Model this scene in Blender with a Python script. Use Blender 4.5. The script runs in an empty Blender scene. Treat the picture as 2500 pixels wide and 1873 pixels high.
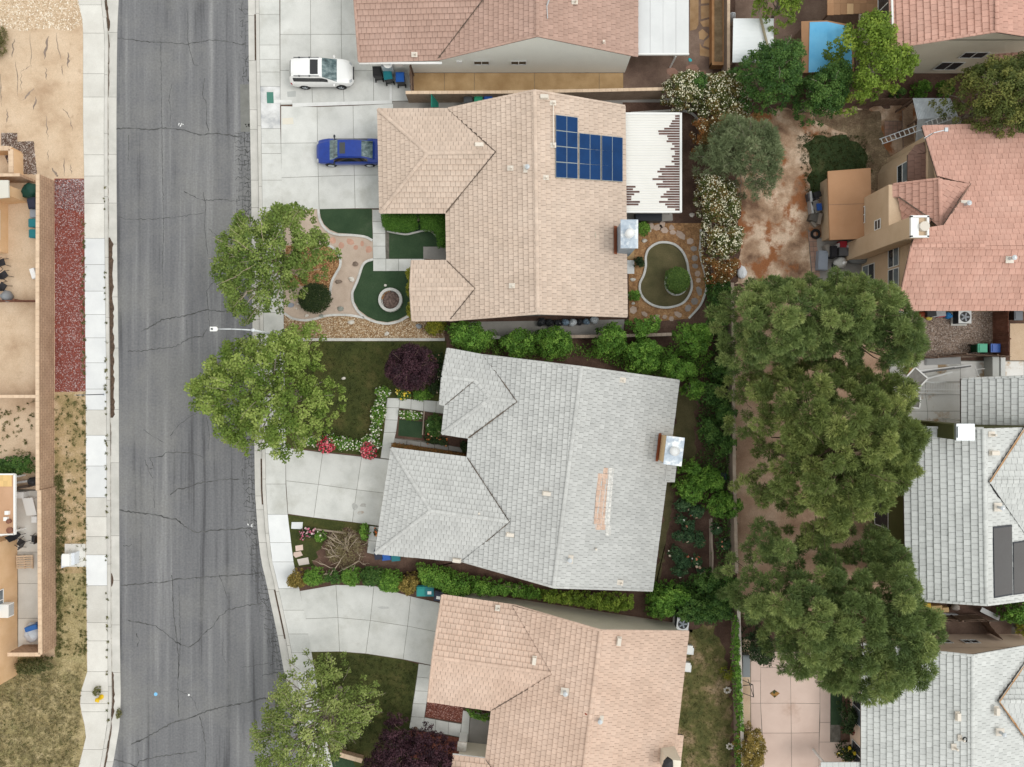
import bpy, math, random
import numpy as np
from mathutils import Vector, Matrix

random.seed(7)
RNG = np.random.default_rng(7)
scene = bpy.context.scene
COL = scene.collection

# ------------------------------------------------------------------ camera
H, S, CX, CY = 52.0, 33.0, 1250.0, 936.5      # drone height (m), ground pixels per metre, photo centre
cam_d = bpy.data.cameras.new('camera')
cam = bpy.data.objects.new('camera', cam_d); COL.objects.link(cam)
cam.location = (0, 0, H); cam.rotation_euler = (0, 0, 0)
cam_d.sensor_width = 36.0; cam_d.lens = 36.0 * H * S / 2500.0
cam_d.clip_start = 0.5; cam_d.clip_end = 2000
scene.camera = cam

# ------------------------------------------------------------------ sky and sun (high thin overcast)
SUN_EL, SUN_AZ = math.radians(58), math.radians(98)     # azimuth clockwise from +Y (image up)
world = bpy.data.worlds.new('World'); scene.world = world; world.use_nodes = True
wn, wl = world.node_tree.nodes, world.node_tree.links
sky = wn.new('ShaderNodeTexSky'); sky.sky_type = 'NISHITA'; sky.sun_disc = False
sky.sun_elevation = SUN_EL; sky.sun_rotation = SUN_AZ
sky.air_density = 5.0; sky.dust_density = 0.4; sky.ozone_density = 1.0
hsv = wn.new('ShaderNodeHueSaturation'); hsv.inputs['Saturation'].default_value = 0.16
wl.new(sky.outputs[0], hsv.inputs['Color'])
wl.new(hsv.outputs[0], wn['Background'].inputs[0]); wn['Background'].inputs[1].default_value = 0.15
sun_d = bpy.data.lights.new('sun', 'SUN'); sun_d.energy = 0.6; sun_d.angle = math.radians(20)
sun_d.color = (1.0, 0.955, 0.89)
sun = bpy.data.objects.new('sun', sun_d); COL.objects.link(sun)
sd = Vector((math.sin(SUN_AZ) * math.cos(SUN_EL), math.cos(SUN_AZ) * math.cos(SUN_EL), math.sin(SUN_EL)))
sun.rotation_euler = sd.to_track_quat('Z', 'Y').to_euler()
sun.location = sd * 80
cy = scene.cycles
cy.max_bounces = 5; cy.diffuse_bounces = 4; cy.glossy_bounces = 2; cy.transmission_bounces = 2; cy.transparent_max_bounces = 4
vs = scene.view_settings
vs.view_transform = 'Standard'; vs.look = 'None'; vs.gamma = 1.0; vs.exposure = 0.46
vs.use_curve_mapping = False

# ------------------------------------------------------------------ helpers
def W(x, y, z=0.0):
    """photo position of a point that stands z metres above the road -> world"""
    k = (H - z) / H / S
    return Vector(((x - CX) * k, -(y - CY) * k, z))
def W2(pts, z=0.0):
    return [(W(x, y, z).x, W(x, y, z).y) for x, y in pts]

MATS = {}
def M(name, cols, scale=1.0, detail=5, rough=0.85, stretch=None, grain=0.0, gscale=30.0, rnd=0.0, tint=0.0,
      bump=0.0, bscale=40.0, metal=0.0, spec=0.25, trans=0.0, nrough=0.6, blotch=None, coat=0.0):
    """procedural material: noise ramp over world position, grain, per-object / per-face tint, bump"""
    if name in MATS: return MATS[name]
    m = bpy.data.materials.new(name); m.use_nodes = True; MATS[name] = m
    n, l = m.node_tree.nodes, m.node_tree.links
    b = n['Principled BSDF']
    if isinstance(cols, tuple): cols = [(0.0, cols)]
    geo = n.new('ShaderNodeNewGeometry')
    vec = geo.outputs['Position']
    src = vec
    if stretch:
        mp = n.new('ShaderNodeMapping'); mp.inputs['Scale'].default_value = stretch
        l.new(vec, mp.inputs['Vector']); src = mp.outputs[0]
    if len(cols) > 1:
        nz = n.new('ShaderNodeTexNoise'); nz.inputs['Scale'].default_value = scale
        nz.inputs['Detail'].default_value = min(detail, 6); nz.inputs['Roughness'].default_value = nrough
        l.new(src, nz.inputs['Vector'])
        rp = n.new('ShaderNodeValToRGB'); l.new(nz.outputs['Fac'], rp.inputs[0])
        e = rp.color_ramp.elements
        e[0].position, e[0].color = cols[0][0], (*cols[0][1], 1)
        e[1].position, e[1].color = cols[-1][0], (*cols[-1][1], 1)
        for p, c in cols[1:-1]:
            q = e.new(p); q.color = (*c, 1)
        col = rp.outputs[0]
    else:
        rg = n.new('ShaderNodeRGB'); rg.outputs[0].default_value = (*cols[0][1], 1); col = rg.outputs[0]
    if blotch:                                     # (colour, scale, lo, hi): second patchy colour over the first
        nb = n.new('ShaderNodeTexNoise'); nb.inputs['Scale'].default_value = blotch[1]; nb.inputs['Detail'].default_value = 6
        nb.inputs['Roughness'].default_value = 0.65
        mpb = n.new('ShaderNodeMapping'); mpb.inputs['Location'].default_value = (13.7, 5.1, 2.2)
        l.new(vec, mpb.inputs['Vector']); l.new(mpb.outputs[0], nb.inputs['Vector'])
        mr = n.new('ShaderNodeMapRange'); mr.inputs[1].default_value = blotch[2]; mr.inputs[2].default_value = blotch[3]
        l.new(nb.outputs['Fac'], mr.inputs[0])
        mx = n.new('ShaderNodeMix'); mx.data_type = 'RGBA'
        l.new(mr.outputs[0], mx.inputs[0]); l.new(col, mx.inputs[6]); mx.inputs[7].default_value = (*blotch[0], 1)
        col = mx.outputs[2]
    def scaled(col, sock, lo, hi, f0=0.0, f1=1.0):
        mr = n.new('ShaderNodeMapRange'); mr.inputs[1].default_value = f0; mr.inputs[2].default_value = f1
        mr.inputs[3].default_value = lo; mr.inputs[4].default_value = hi; mr.clamp = False
        l.new(sock, mr.inputs[0])
        v = n.new('ShaderNodeVectorMath'); v.operation = 'SCALE'
        l.new(col, v.inputs[0]); l.new(mr.outputs[0], v.inputs['Scale'])
        return v.outputs[0]
    if grain:
        g = n.new('ShaderNodeTexNoise'); g.inputs['Scale'].default_value = gscale; g.inputs['Detail'].default_value = 3
        l.new(vec, g.inputs['Vector']); col = scaled(col, g.outputs['Fac'], 1 - grain, 1 + grain, 0.25, 0.75)
    if rnd:
        oi = n.new('ShaderNodeObjectInfo'); col = scaled(col, oi.outputs['Random'], 1 - rnd, 1 + rnd)
    if tint:
        at = n.new('ShaderNodeAttribute'); at.attribute_name = 'tint'
        col = scaled(col, at.outputs['Fac'], 1 - tint, 1 + tint)
    l.new(col, b.inputs['Base Color'])
    b.inputs['Roughness'].default_value = rough; b.inputs['Metallic'].default_value = metal
    b.inputs['Specular IOR Level'].default_value = spec
    if coat:
        b.inputs['Coat Weight'].default_value = coat; b.inputs['Coat Roughness'].default_value = 0.04
    if bump:
        nb2 = n.new('ShaderNodeTexNoise'); nb2.inputs['Scale'].default_value = bscale; nb2.inputs['Detail'].default_value = 4
        l.new(vec, nb2.inputs['Vector'])
        bp = n.new('ShaderNodeBump'); bp.inputs['Strength'].default_value = bump; bp.inputs['Distance'].default_value = 0.05
        l.new(nb2.outputs['Fac'], bp.inputs['Height']); l.new(bp.outputs[0], b.inputs['Normal'])
    if trans:
        out = n['Material Output']
        t = n.new('ShaderNodeBsdfTranslucent'); l.new(col, t.inputs[0])
        mx = n.new('ShaderNodeMixShader'); mx.inputs[0].default_value = trans
        l.new(b.outputs[0], mx.inputs[1]); l.new(t.outputs[0], mx.inputs[2]); l.new(mx.outputs[0], out.inputs[0])
    return m

def leafmat(name, dark, mid, light, trans=0.22, rough=0.6):
    """foliage: colour ramp driven by the face attribute tint (0..1) plus slow noise"""
    if name in MATS: return MATS[name]
    m = bpy.data.materials.new(name); m.use_nodes = True; MATS[name] = m
    n, l = m.node_tree.nodes, m.node_tree.links
    b = n['Principled BSDF']
    at = n.new('ShaderNodeAttribute'); at.attribute_name = 'tint'
    rp = n.new('ShaderNodeValToRGB'); l.new(at.outputs['Fac'], rp.inputs[0])
    e = rp.color_ramp.elements
    e[0].position, e[0].color = 0.05, (*dark, 1); e[1].position, e[1].color = 0.95, (*light, 1)
    q = e.new(0.5); q.color = (*mid, 1)
    l.new(rp.outputs[0], b.inputs['Base Color'])
    b.inputs['Roughness'].default_value = rough; b.inputs['Specular IOR Level'].default_value = 0.25
    t = n.new('ShaderNodeBsdfTranslucent'); l.new(rp.outputs[0], t.inputs[0])
    mx = n.new('ShaderNodeMixShader'); mx.inputs[0].default_value = trans
    l.new(b.outputs[0], mx.inputs[1]); l.new(t.outputs[0], mx.inputs[2])
    l.new(mx.outputs[0], n['Material Output'].inputs[0])
    return m

def tag(o, label=None, cat=None, group=None, kind=None):
    if label: o['label'] = label
    if cat: o['category'] = cat
    if group: o['group'] = group
    if kind: o['kind'] = kind
    return o
def link(o, parent=None):
    COL.objects.link(o)
    if parent is not None:
        o.parent = parent
        if parent.get('_w'): o.location = -parent.location     # world-space mesh under an Empty at the thing's base
    return o
def thing(name, label, cat, loc, group=None, world=True, rotz=0.0):
    o = bpy.data.objects.new(name, None); COL.objects.link(o)
    o.location = loc; o.rotation_euler = (0, 0, rotz); o.empty_display_size = 0.2
    tag(o, label, cat, group)
    if world: o['_w'] = 1
    return o
def copy_tree(o, parent=None, loc=None, rotz=None, label=None):
    c = o.copy(); COL.objects.link(c); c.parent = parent
    if loc is not None: c.location = loc
    if rotz is not None: c.rotation_euler = (0, 0, rotz)
    if label: c['label'] = label
    for ch in o.children: copy_tree(ch, c)
    return c

class MB:
    """collects faces and links them as one mesh object"""
    def __init__(s): s.v = []; s.f = []; s.t = []
    def face(s, pts, t=0.5):
        i = len(s.v); s.v.extend([tuple(p) for p in pts]); s.f.append(tuple(range(i, i + len(pts)))); s.t.append(t)
    def prism(s, xy, z0, z1, t=0.5, bottom=False):
        a = sum(xy[i][0] * xy[(i + 1) % len(xy)][1] - xy[(i + 1) % len(xy)][0] * xy[i][1] for i in range(len(xy)))
        if a < 0: xy = xy[::-1]
        n = len(xy); i = len(s.v)
        zt = z1 if hasattr(z1, '__len__') else [z1] * n
        if a < 0 and hasattr(z1, '__len__'): zt = zt[::-1]
        s.v.extend([(x, y, z0) for x, y in xy]); s.v.extend([(p[0], p[1], zt[k]) for k, p in enumerate(xy)])
        s.f.append(tuple(range(i + n, i + 2 * n))); s.t.append(t)
        if bottom: s.f.append(tuple(range(i + n - 1, i - 1, -1))); s.t.append(t)
        for k in range(n):
            q = (k + 1) % n; s.f.append((i + k, i + q, i + n + q, i + n + k)); s.t.append(t)
    def box(s, c, sz, rot=0.0, t=0.5, mat=None):
        hx, hy, hz = sz[0] / 2, sz[1] / 2, sz[2] / 2
        R = mat if mat is not None else Matrix.Rotation(rot, 3, 'Z')
        P = [Vector(c) + R @ Vector((a * hx, b * hy, d * hz)) for d in (-1, 1) for a, b in ((-1, -1), (1, -1), (1, 1), (-1, 1))]
        i = len(s.v); s.v.extend([tuple(p) for p in P])
        for f in ((3, 2, 1, 0), (4, 5, 6, 7), (0, 1, 5, 4), (1, 2, 6, 5), (2, 3, 7, 6), (3, 0, 4, 7)):
            s.f.append(tuple(i + k for k in f)); s.t.append(t)
    def bar(s, p0, p1, w, h, t=0.5):
        p0, p1 = Vector(p0), Vector(p1); d = p1 - p0
        x = d.normalized(); up = Vector((0, 0, 1)) if abs(x.z) < 0.95 else Vector((0, 1, 0))
        y = up.cross(x).normalized(); z = x.cross(y)
        s.box((p0 + p1) / 2, (d.length, w, h), mat=Matrix((x, y, z)).transposed(), t=t)
    def tube(s, p0, p1, r0, r1=None, n=8, t=0.5, cap=True):
        p0, p1 = Vector(p0), Vector(p1); r1 = r0 if r1 is None else r1
        x = (p1 - p0).normalized(); up = Vector((0, 0, 1)) if abs(x.z) < 0.9 else Vector((1, 0, 0))
        a = x.cross(up).normalized(); b = x.cross(a); i = len(s.v)
        for p, r in ((p0, r0), (p1, r1)):
            for k in range(n):
                q = 2 * math.pi * k / n; s.v.append(tuple(p + (a * math.cos(q) + b * math.sin(q)) * r))
        for k in range(n):
            q = (k + 1) % n; s.f.append((i + k, i + n + k, i + n + q, i + q)); s.t.append(t)
        if cap:
            s.f.append(tuple(range(i + n, i + 2 * n))[::-1]); s.f.append(tuple(range(i, i + n))); s.t += [t, t]
    def lathe(s, c, prof, n=16, t=0.5):
        """prof: list of (radius, z) from bottom to top about the vertical through c"""
        i = len(s.v)
        for r, z in prof:
            for k in range(n):
                q = 2 * math.pi * k / n; s.v.append((c[0] + r * math.cos(q), c[1] + r * math.sin(q), c[2] + z))
        for j in range(len(prof) - 1):
            for k in range(n):
                q = (k + 1) % n
                s.f.append((i + j * n + k, i + j * n + q, i + (j + 1) * n + q, i + (j + 1) * n + k)); s.t.append(t)
        s.f.append(tuple(range(i + (len(prof) - 1) * n, i + len(prof) * n))); s.t.append(t)
    def blob(s, c, r, seed=0, n=8, rings=5, t=0.5, amp=0.18):
        """lumpy stone / sack: r = (rx, ry, rz)"""
        rd = random.Random(seed); i = len(s.v); ph = [rd.uniform(0, 6.28) for _ in range(6)]
        for j in range(rings + 1):
            th = math.pi * j / rings
            for k in range(n):
                q = 2 * math.pi * k / n
                d = 1 + amp * (math.sin(2 * q + ph[0]) * math.sin(th + ph[1]) + 0.6 * math.sin(3 * q + ph[2] + 2 * th)) + rd.uniform(-amp, amp) * 0.4
                s.v.append((c[0] + r[0] * d * math.sin(th) * math.cos(q), c[1] + r[1] * d * math.sin(th) * math.sin(q), c[2] - r[2] * d * math.cos(th)))
        for j in range(rings):
            for k in range(n):
                q = (k + 1) % n
                s.f.append((i + j * n + k, i + j * n + q, i + (j + 1) * n + q, i + (j + 1) * n + k)); s.t.append(t)
    def mesh(s, name, mat, smooth=False):
        me = bpy.data.meshes.new(name); me.from_pydata(s.v, [], s.f); me.update()
        if mat: me.materials.append(mat)
        a = me.attributes.new('tint', 'FLOAT', 'FACE'); a.data.foreach_set('value', s.t)
        if smooth: me.polygons.foreach_set('use_smooth', [True] * len(me.polygons))
        return me
    def build(s, name, mat, parent=None, smooth=False):
        return link(bpy.data.objects.new(name, s.mesh(name, mat, smooth)), parent)

def ndquads(name, P, tint, mat, parent=None):
    """P: (n,4,3) array of quads -> one mesh object"""
    n = len(P); me = bpy.data.meshes.new(name)
    me.vertices.add(n * 4); me.vertices.foreach_set('co', P.astype(np.float32).ravel())
    me.loops.add(n * 4); me.loops.foreach_set('vertex_index', np.arange(n * 4, dtype=np.int32))
    me.polygons.add(n); me.polygons.foreach_set('loop_start', np.arange(0, n * 4, 4, dtype=np.int32))
    me.polygons.foreach_set('loop_total', np.full(n, 4, dtype=np.int32))
    me.update(calc_edges=True); me.materials.append(mat)
    a = me.attributes.new('tint', 'FLOAT', 'FACE'); a.data.foreach_set('value', tint.astype(np.float32))
    return link(bpy.data.objects.new(name, me), parent)

def crom(pts, k=6, closed=False):
    """Catmull-Rom through 2D/3D points"""
    P = [np.array(p, float) for p in pts]; n = len(P); out = []
    for i in range(n if closed else n - 1):
        p0 = P[(i - 1) % n] if closed or i > 0 else P[0] * 2 - P[1]
        p1, p2 = P[i], P[(i + 1) % n]
        p3 = P[(i + 2) % n] if closed or i + 2 < n else P[-1] * 2 - P[-2]
        for j in range(k):
            t = j / k
            out.append(0.5 * (2 * p1 + (p2 - p0) * t + (2 * p0 - 5 * p1 + 4 * p2 - p3) * t * t + (3 * p1 - p0 - 3 * p2 + p3) * t ** 3))
    if not closed: out.append(P[-1])
    return [tuple(p) for p in out]

def ragged(px, step=9, amp=5):
    """natural, uneven outline"""
    out = []; n = len(px)
    for i in range(n):
        (x0, y0), (x1, y1) = px[i], px[(i + 1) % n]; L = math.hypot(x1 - x0, y1 - y0); k = max(1, int(L / step))
        for j in range(k):
            t = j / k; out.append((x0 + (x1 - x0) * t + random.gauss(0, amp * .5), y0 + (y1 - y0) * t + random.gauss(0, amp * .5)))
    return crom(out, 2, True)
def zone(name, px, z, mat, parent=None, smooth=0, thick=0.08):
    """flat ground sheet with a small edge"""
    if smooth: px = [tuple(p) for p in crom(px, smooth, True)]
    b = MB(); b.prism(W2(px, z), z - thick, z)
    o = b.build(name, mat, parent)
    if parent is None: o['kind'] = 'structure'
    return o
def inset(xy, d):
    """shrink a convex polygon by d"""
    a = sum(xy[i][0] * xy[(i + 1) % len(xy)][1] - xy[(i + 1) % len(xy)][0] * xy[i][1] for i in range(len(xy)))
    if a < 0: xy = xy[::-1]
    n = len(xy); out = []
    for i in range(n):
        p0, p1, p2 = (Vector(xy[(i + k) % n]) for k in (-1, 0, 1))
        e0, e1 = (p1 - p0).normalized(), (p2 - p1).normalized()
        n0, n1 = Vector((-e0.y, e0.x)), Vector((-e1.y, e1.x))
        k = (n0 + n1); k = k / max(k.dot(n0), 0.3)
        out.append(tuple(p1 + k * d))
    return out
def slab(px, z, mat, parent, name='slab', gap=0.014, thick=0.1, dz=0.0):
    b = MB(); b.prism(inset(W2(px, z), gap), z - thick, z + dz)
    return b.build(name, mat, parent)
def slab_grid(parent, rows, z, mat, skip=(), name='slab', gap=0.014):
    for r in range(len(rows) - 1):
        for c in range(len(rows[r]) - 1):
            if (r, c) in skip: continue
            slab([rows[r][c], rows[r][c + 1], rows[r + 1][c + 1], rows[r + 1][c]], z, mat, parent, name, gap, dz=random.uniform(-.004, .004))
def ribbon(parent, px, w, z0, z1, mat, name, smooth=5, closed=False):
    """kerb swept along a photo polyline"""
    pts = crom(px, smooth, closed) if smooth else px
    P = [W(x, y, z1).xy for x, y in pts]; n = len(P); L, R = [], []
    for i in range(n):
        a = P[(i - 1) % n] if closed or i > 0 else P[0]; c = P[(i + 1) % n] if closed or i < n - 1 else P[-1]
        d = (c - a).normalized(); q = Vector((-d.y, d.x)) * (w / 2); L.append(P[i] + q); R.append(P[i] - q)
    b = MB()
    for i in range(n if closed else n - 1):
        j = (i + 1) % n
        b.face([(*R[i], z1), (*R[j], z1), (*L[j], z1), (*L[i], z1)])
        b.face([(*L[i], z1), (*L[j], z1), (*L[j], z0), (*L[i], z0)]); b.face([(*R[j], z1), (*R[i], z1), (*R[i], z0), (*R[j], z0)])
    if not closed:
        b.face([(*L[0], z0), (*R[0], z0), (*R[0], z1), (*L[0], z1)]); b.face([(*R[-1], z0), (*L[-1], z0), (*L[-1], z1), (*R[-1], z1)])
    return b.build(name, mat, parent)

def inpoly(P, poly):
    x, y = P[:, 0], P[:, 1]; r = np.zeros(len(P), bool); n = len(poly); j = n - 1
    for i in range(n):
        xi, yi = poly[i]; xj, yj = poly[j]
        c = ((yi > y) != (yj > y)) & (x < (xj - xi) * (y - yi) / (yj - yi + 1e-12) + xi)
        r ^= c; j = i
    return r
def edgedist(P, poly):
    d = np.full(len(P), 1e9); n = len(poly); A = np.array(poly)
    for i in range(n):
        a, b = A[i], A[(i + 1) % n]; ab = b - a
        t = np.clip(((P - a) @ ab) / max(ab @ ab, 1e-9), 0, 1)
        d = np.minimum(d, np.linalg.norm(P - (a + t[:, None] * ab), axis=1))
    return d
def sample_poly(poly, n):
    A = np.array(poly); lo, hi = A.min(0), A.max(0); out = np.zeros((0, 2))
    while len(out) < n:
        P = RNG.uniform(lo, hi, (n * 3, 2)); out = np.vstack([out, P[inpoly(P, poly)]])
    return out[:n]
def spread(poly, n):
    """n roughly evenly spread points in a polygon (best of a larger sample)"""
    P = sample_poly(poly, n * 6); keep = [0]; d = np.linalg.norm(P - P[0], axis=1)
    for _ in range(n - 1):
        i = int(np.argmax(d)); keep.append(i); d = np.minimum(d, np.linalg.norm(P - P[i], axis=1))
    return P[keep]
def circ(x, y, rx, ry=None, n=14, jit=0.0, rot=0.0):
    ry = rx if ry is None else ry; o = []
    for k in range(n):
        q = 2 * math.pi * k / n; f = 1 + random.uniform(-jit, jit)
        a, b = rx * math.cos(q) * f, ry * math.sin(q) * f
        o.append((x + a * math.cos(rot) - b * math.sin(rot), y + a * math.sin(rot) + b * math.cos(rot)))
    return o
# ------------------------------------------------------------------ materials for the ground
m_asph = M('asphalt', [(.33, (.085, .085, .092)), (.42, (.145, .146, .155)), (.55, (.170, .171, .180)), (.68, (.25, .25, .255))], scale=1.0, detail=6,
           stretch=(1.5, .045, 1), grain=.16, gscale=7, bump=.25, bscale=45, rough=.9, blotch=((.22, .218, .212), .16, .46, .75))
m_asph2 = M('asphalt_patch', [(.3, (.15, .15, .14)), (.7, (.2, .2, .19))], scale=2, grain=.1)
m_crack = M('crack_filler', [(.35, (.05, .05, .05)), (.65, (.125, .125, .126))], scale=1.6, detail=3)
m_conc = M('concrete', [(.28, (.48, .485, .465)), (.5, (.585, .585, .565)), (.72, (.65, .65, .63))], scale=.55, detail=8, grain=.045, gscale=14, rnd=.055,
           bump=.08, rough=.9, blotch=((.43, .425, .39), .45, .52, .8))
m_walk = M('sidewalk_concrete', [(.3, (.53, .51, .475)), (.7, (.66, .645, .61))], scale=.5, detail=7, grain=.05, gscale=14, rnd=.09, bump=.08,
           blotch=((.5, .42, .32), .4, .62, .9))
m_walkw = M('bright_concrete', [(.3, (.63, .64, .655)), (.7, (.74, .75, .755))], scale=.6, detail=6, grain=.03, rnd=.06)
m_pink = M('pink_concrete', [(.3, (.56, .42, .36)), (.7, (.68, .53, .46))], scale=.35, detail=6, grain=.04, rnd=.05, blotch=((.42, .27, .2), .3, .6, .8))
m_joint = M('joint_dirt', [(.3, (.10, .09, .075)), (.7, (.2, .185, .16))], scale=3)
m_kerb = M('kerb_concrete', [(.3, (.46, .45, .42)), (.7, (.60, .58, .55))], scale=.8, detail=7, grain=.06, rnd=.06)
m_border = M('border_concrete', [(.3, (.47, .46, .44)), (.7, (.62, .61, .59))], scale=1.5, grain=.08, gscale=12)
m_soil = M('tan_soil', [(.28, (.42, .29, .19)), (.5, (.56, .42, .295)), (.72, (.63, .49, .36))], scale=.45, detail=8, grain=.12, gscale=16, bump=.25, bscale=20,
           blotch=((.36, .25, .165), 1.3, .6, .8))
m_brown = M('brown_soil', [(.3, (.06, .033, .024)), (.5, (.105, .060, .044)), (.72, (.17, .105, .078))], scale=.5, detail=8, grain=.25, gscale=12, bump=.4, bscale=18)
m_yard = M('east_soil', [(.34, (.17, .095, .06)), (.47, (.40, .26, .17)), (.60, (.66, .50, .375))], scale=.5, detail=8, grain=.16, gscale=12, bump=.3, bscale=18,
           blotch=((.30, .12, .05), .45, .52, .60))
m_eyard = M('rose_tan_soil', [(.3, (.30, .18, .12)), (.5, (.43, .285, .20)), (.7, (.56, .40, .30))], scale=.5, detail=8, grain=.14, gscale=12, bump=.3, bscale=18)
m_dry = M('dry_grass', [(.3, (.20, .155, .075)), (.48, (.31, .25, .125)), (.6, (.38, .31, .17)), (.75, (.46, .36, .24))], scale=.9, detail=9, grain=.38, gscale=9, bump=.6, bscale=14,
          blotch=((.20, .19, .075), .5, .52, .75), nrough=.72)
m_dryb = M('dry_brown_grass', [(.32, (.12, .09, .05)), (.5, (.22, .16, .10)), (.68, (.40, .31, .2))], scale=.9, detail=9, grain=.35, gscale=10, bump=.6, bscale=14, nrough=.72, blotch=((.10, .055, .035), .5, .5, .7))
m_weedy = M('weedy_soil', [(.3, (.21, .17, .07)), (.5, (.38, .275, .15)), (.7, (.55, .415, .28))], scale=.6, detail=9, grain=.25, gscale=10, bump=.4, bscale=16, nrough=.7)
m_lawn = M('lawn_grass', [(.3, (.032, .042, .012)), (.5, (.058, .066, .018)), (.72, (.105, .088, .032))], scale=.45, detail=9, grain=.3, gscale=14, bump=.6, bscale=25, rough=.95, nrough=.68)
m_lawn2 = M('patchy_lawn', [(.36, (.06, .07, .02)), (.5, (.125, .115, .04)), (.6, (.25, .18, .10)), (.75, (.38, .28, .19))], scale=.55, detail=9, grain=.3, gscale=12, bump=.6, bscale=22, nrough=.7)
m_turf = M('artificial_turf', [(.3, (.024, .052, .024)), (.6, (.040, .072, .035)), (.78, (.07, .095, .056))], scale=.6, detail=8, grain=.22, gscale=22, bump=.4, bscale=40, rough=.9)
m_olive = M('olive_lawn', [(.3, (.075, .07, .03)), (.6, (.125, .105, .05)), (.8, (.17, .13, .07))], scale=.8, detail=8, grain=.2, gscale=16, bump=.4)
m_dg = M('decomposed_granite', [(.3, (.42, .325, .26)), (.6, (.53, .425, .35)), (.8, (.58, .48, .41))], scale=.6, detail=8, grain=.1, gscale=22, bump=.2,
         blotch=((.33, .235, .18), .9, .62, .85))
m_goldb = M('gold_gravel_bed', [(.3, (.26, .155, .075)), (.7, (.42, .28, .15))], scale=4, grain=.3, gscale=14)
m_redb = M('red_gravel_bed', [(.3, (.16, .05, .038)), (.5, (.25, .065, .045)), (.75, (.23, .10, .09))], scale=.7, grain=.3, gscale=12)
m_mulch = M('bark_mulch', [(.3, (.20, .10, .045)), (.55, (.36, .20, .095)), (.75, (.46, .29, .15))], scale=3, detail=8, grain=.35, gscale=11, bump=.8, bscale=14)
m_redm = M('red_mulch', [(.3, (.13, .04, .028)), (.6, (.22, .075, .05)), (.8, (.33, .16, .12))], scale=4, grain=.35, gscale=12, bump=.7, bscale=14)
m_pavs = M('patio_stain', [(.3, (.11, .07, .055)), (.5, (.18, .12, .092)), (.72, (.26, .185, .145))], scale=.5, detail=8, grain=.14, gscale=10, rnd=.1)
m_tanc = M('stained_side_concrete', [(.3, (.33, .205, .095)), (.6, (.45, .30, .155)), (.8, (.52, .37, .22))], scale=.8, detail=7, grain=.1, rnd=.06)
m_dk = M('dark_concrete', [(.3, (.25, .235, .22)), (.7, (.35, .33, .31))], scale=.6, detail=6, grain=.08)

def rows_of(xs, y): return [(x, y) for x in xs]

# ------------------------------------------------------------------ ground, road, kerbs, pavements
g = MB(); g.prism([(-400, -400), (400, -400), (400, 400), (-400, 400)], -.3, -.03)
tag(g.build('ground', m_soil), kind='structure')

RY = [-260, -40, 150, 300, 480, 700, 900, 1050, 1200, 1300, 1370, 1410, 1480, 1550, 1640, 1720, 1810, 1910, 2130]
RX = [603, 606, 608, 611, 614, 616, 618, 621, 623, 630, 638, 648, 663, 678, 694, 712, 735, 764, 840]
LY = [-260, -40, 0, 60, 150, 300, 470, 700, 900, 1200, 1400, 1560, 1640, 1700, 1740, 1780, 1820, 1873, 1920, 2130]
LX = [296, 290, 289, 286, 284.5, 283.5, 284, 286, 289, 290, 291, 292, 293, 294, 293, 290, 283, 274, 262, 180]
SRY = [-260, 0, 300, 450, 820, 1090, 1180, 1255, 1370, 1440, 1500, 1590, 1680, 1760, 1873, 1910, 2130]
SRX = [680, 682, 684, 688, 693, 697, 697, 702, 716, 731, 745, 760, 775, 788, 812, 822, 900]
SLY = [-260, -40, 0, 30, 60, 300, 400, 470, 700, 900, 1100, 1370, 1403, 1640, 1670, 1690, 1715, 1745, 1775, 1800, 1830, 1873, 1920, 2130]
SLX = [150, 180, 188, 198, 203, 203, 205, 206, 207, 209, 210, 210, 211, 213, 205, 197, 195, 200, 208, 210, 203, 192, 180, 100]
RE = lambda y: float(np.interp(y, RY, RX)); LE = lambda y: float(np.interp(y, LY, LX))
SR = lambda y: float(np.interp(y, SRY, SRX)); SL = lambda y: float(np.interp(y, SLY, SLX))
ys = list(range(-260, 2131, 30))
road = zone('road', [(LE(y), y) for y in ys] + [(RE(y), y) for y in ys[::-1]], 0.0, m_asph, thick=.2)
# yard soil on both sides of the street (one sheet each)
zone('west_yard_soil', [(SL(y) + 2, y) for y in ys] + [(-900, 2130), (-900, -260)], .10, m_soil)
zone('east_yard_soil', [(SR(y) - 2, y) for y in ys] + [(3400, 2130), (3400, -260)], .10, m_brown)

def street_band(nm, fa, fb, breaks, z, mat, z0=-.1, gap=.012):
    base = None
    for a, b in zip(breaks[:-1], breaks[1:]):
        n = max(2, int(abs(b - a) / 25) + 1); t = np.linspace(a, b, n)
        px = [(fa(y), y) for y in t] + [(fb(y), y) for y in t[::-1]]
        if base is None:
            full = np.linspace(breaks[0], breaks[-1], 70)
            base = zone(nm, [(fa(y) - .3, y) for y in full] + [(fb(y) + .3, y) for y in full[::-1]], z - .018, m_joint, thick=.12)
        xy = W2(px, z); c = np.mean(xy, axis=0); k = len(t)
        xy2 = []
        for i, p in enumerate(xy):                         # shorten the ends for the joint
            q = np.array(p); end = i in (0, 2 * k - 1) or i in (k - 1, k)
            xy2.append((q[0], q[1] + (gap * np.sign(c[1] - q[1]) if end else 0)))
        mb = MB(); mb.prism(xy2, z0, z + random.uniform(-.003, .003))
        mb.build('slab', mat(a) if callable(mat) else mat, base)
    return base
def brk(first, last, step, marks=()):
    out = [first]
    while out[-1] < last - step * .6: out.append(out[-1] + step * random.uniform(.93, 1.07))
    out[-1] = last; return out
LW = [-250, -130, 12, 81, 180, 237, 378, 430, 497, 582, 646, 711, 768, 825, 886, 950, 1001, 1063, 1138, 1215, 1262, 1310, 1355, 1430, 1520, 1565, 1640, 1688, 1718, 1738, 1830, 1950, 2120]
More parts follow.
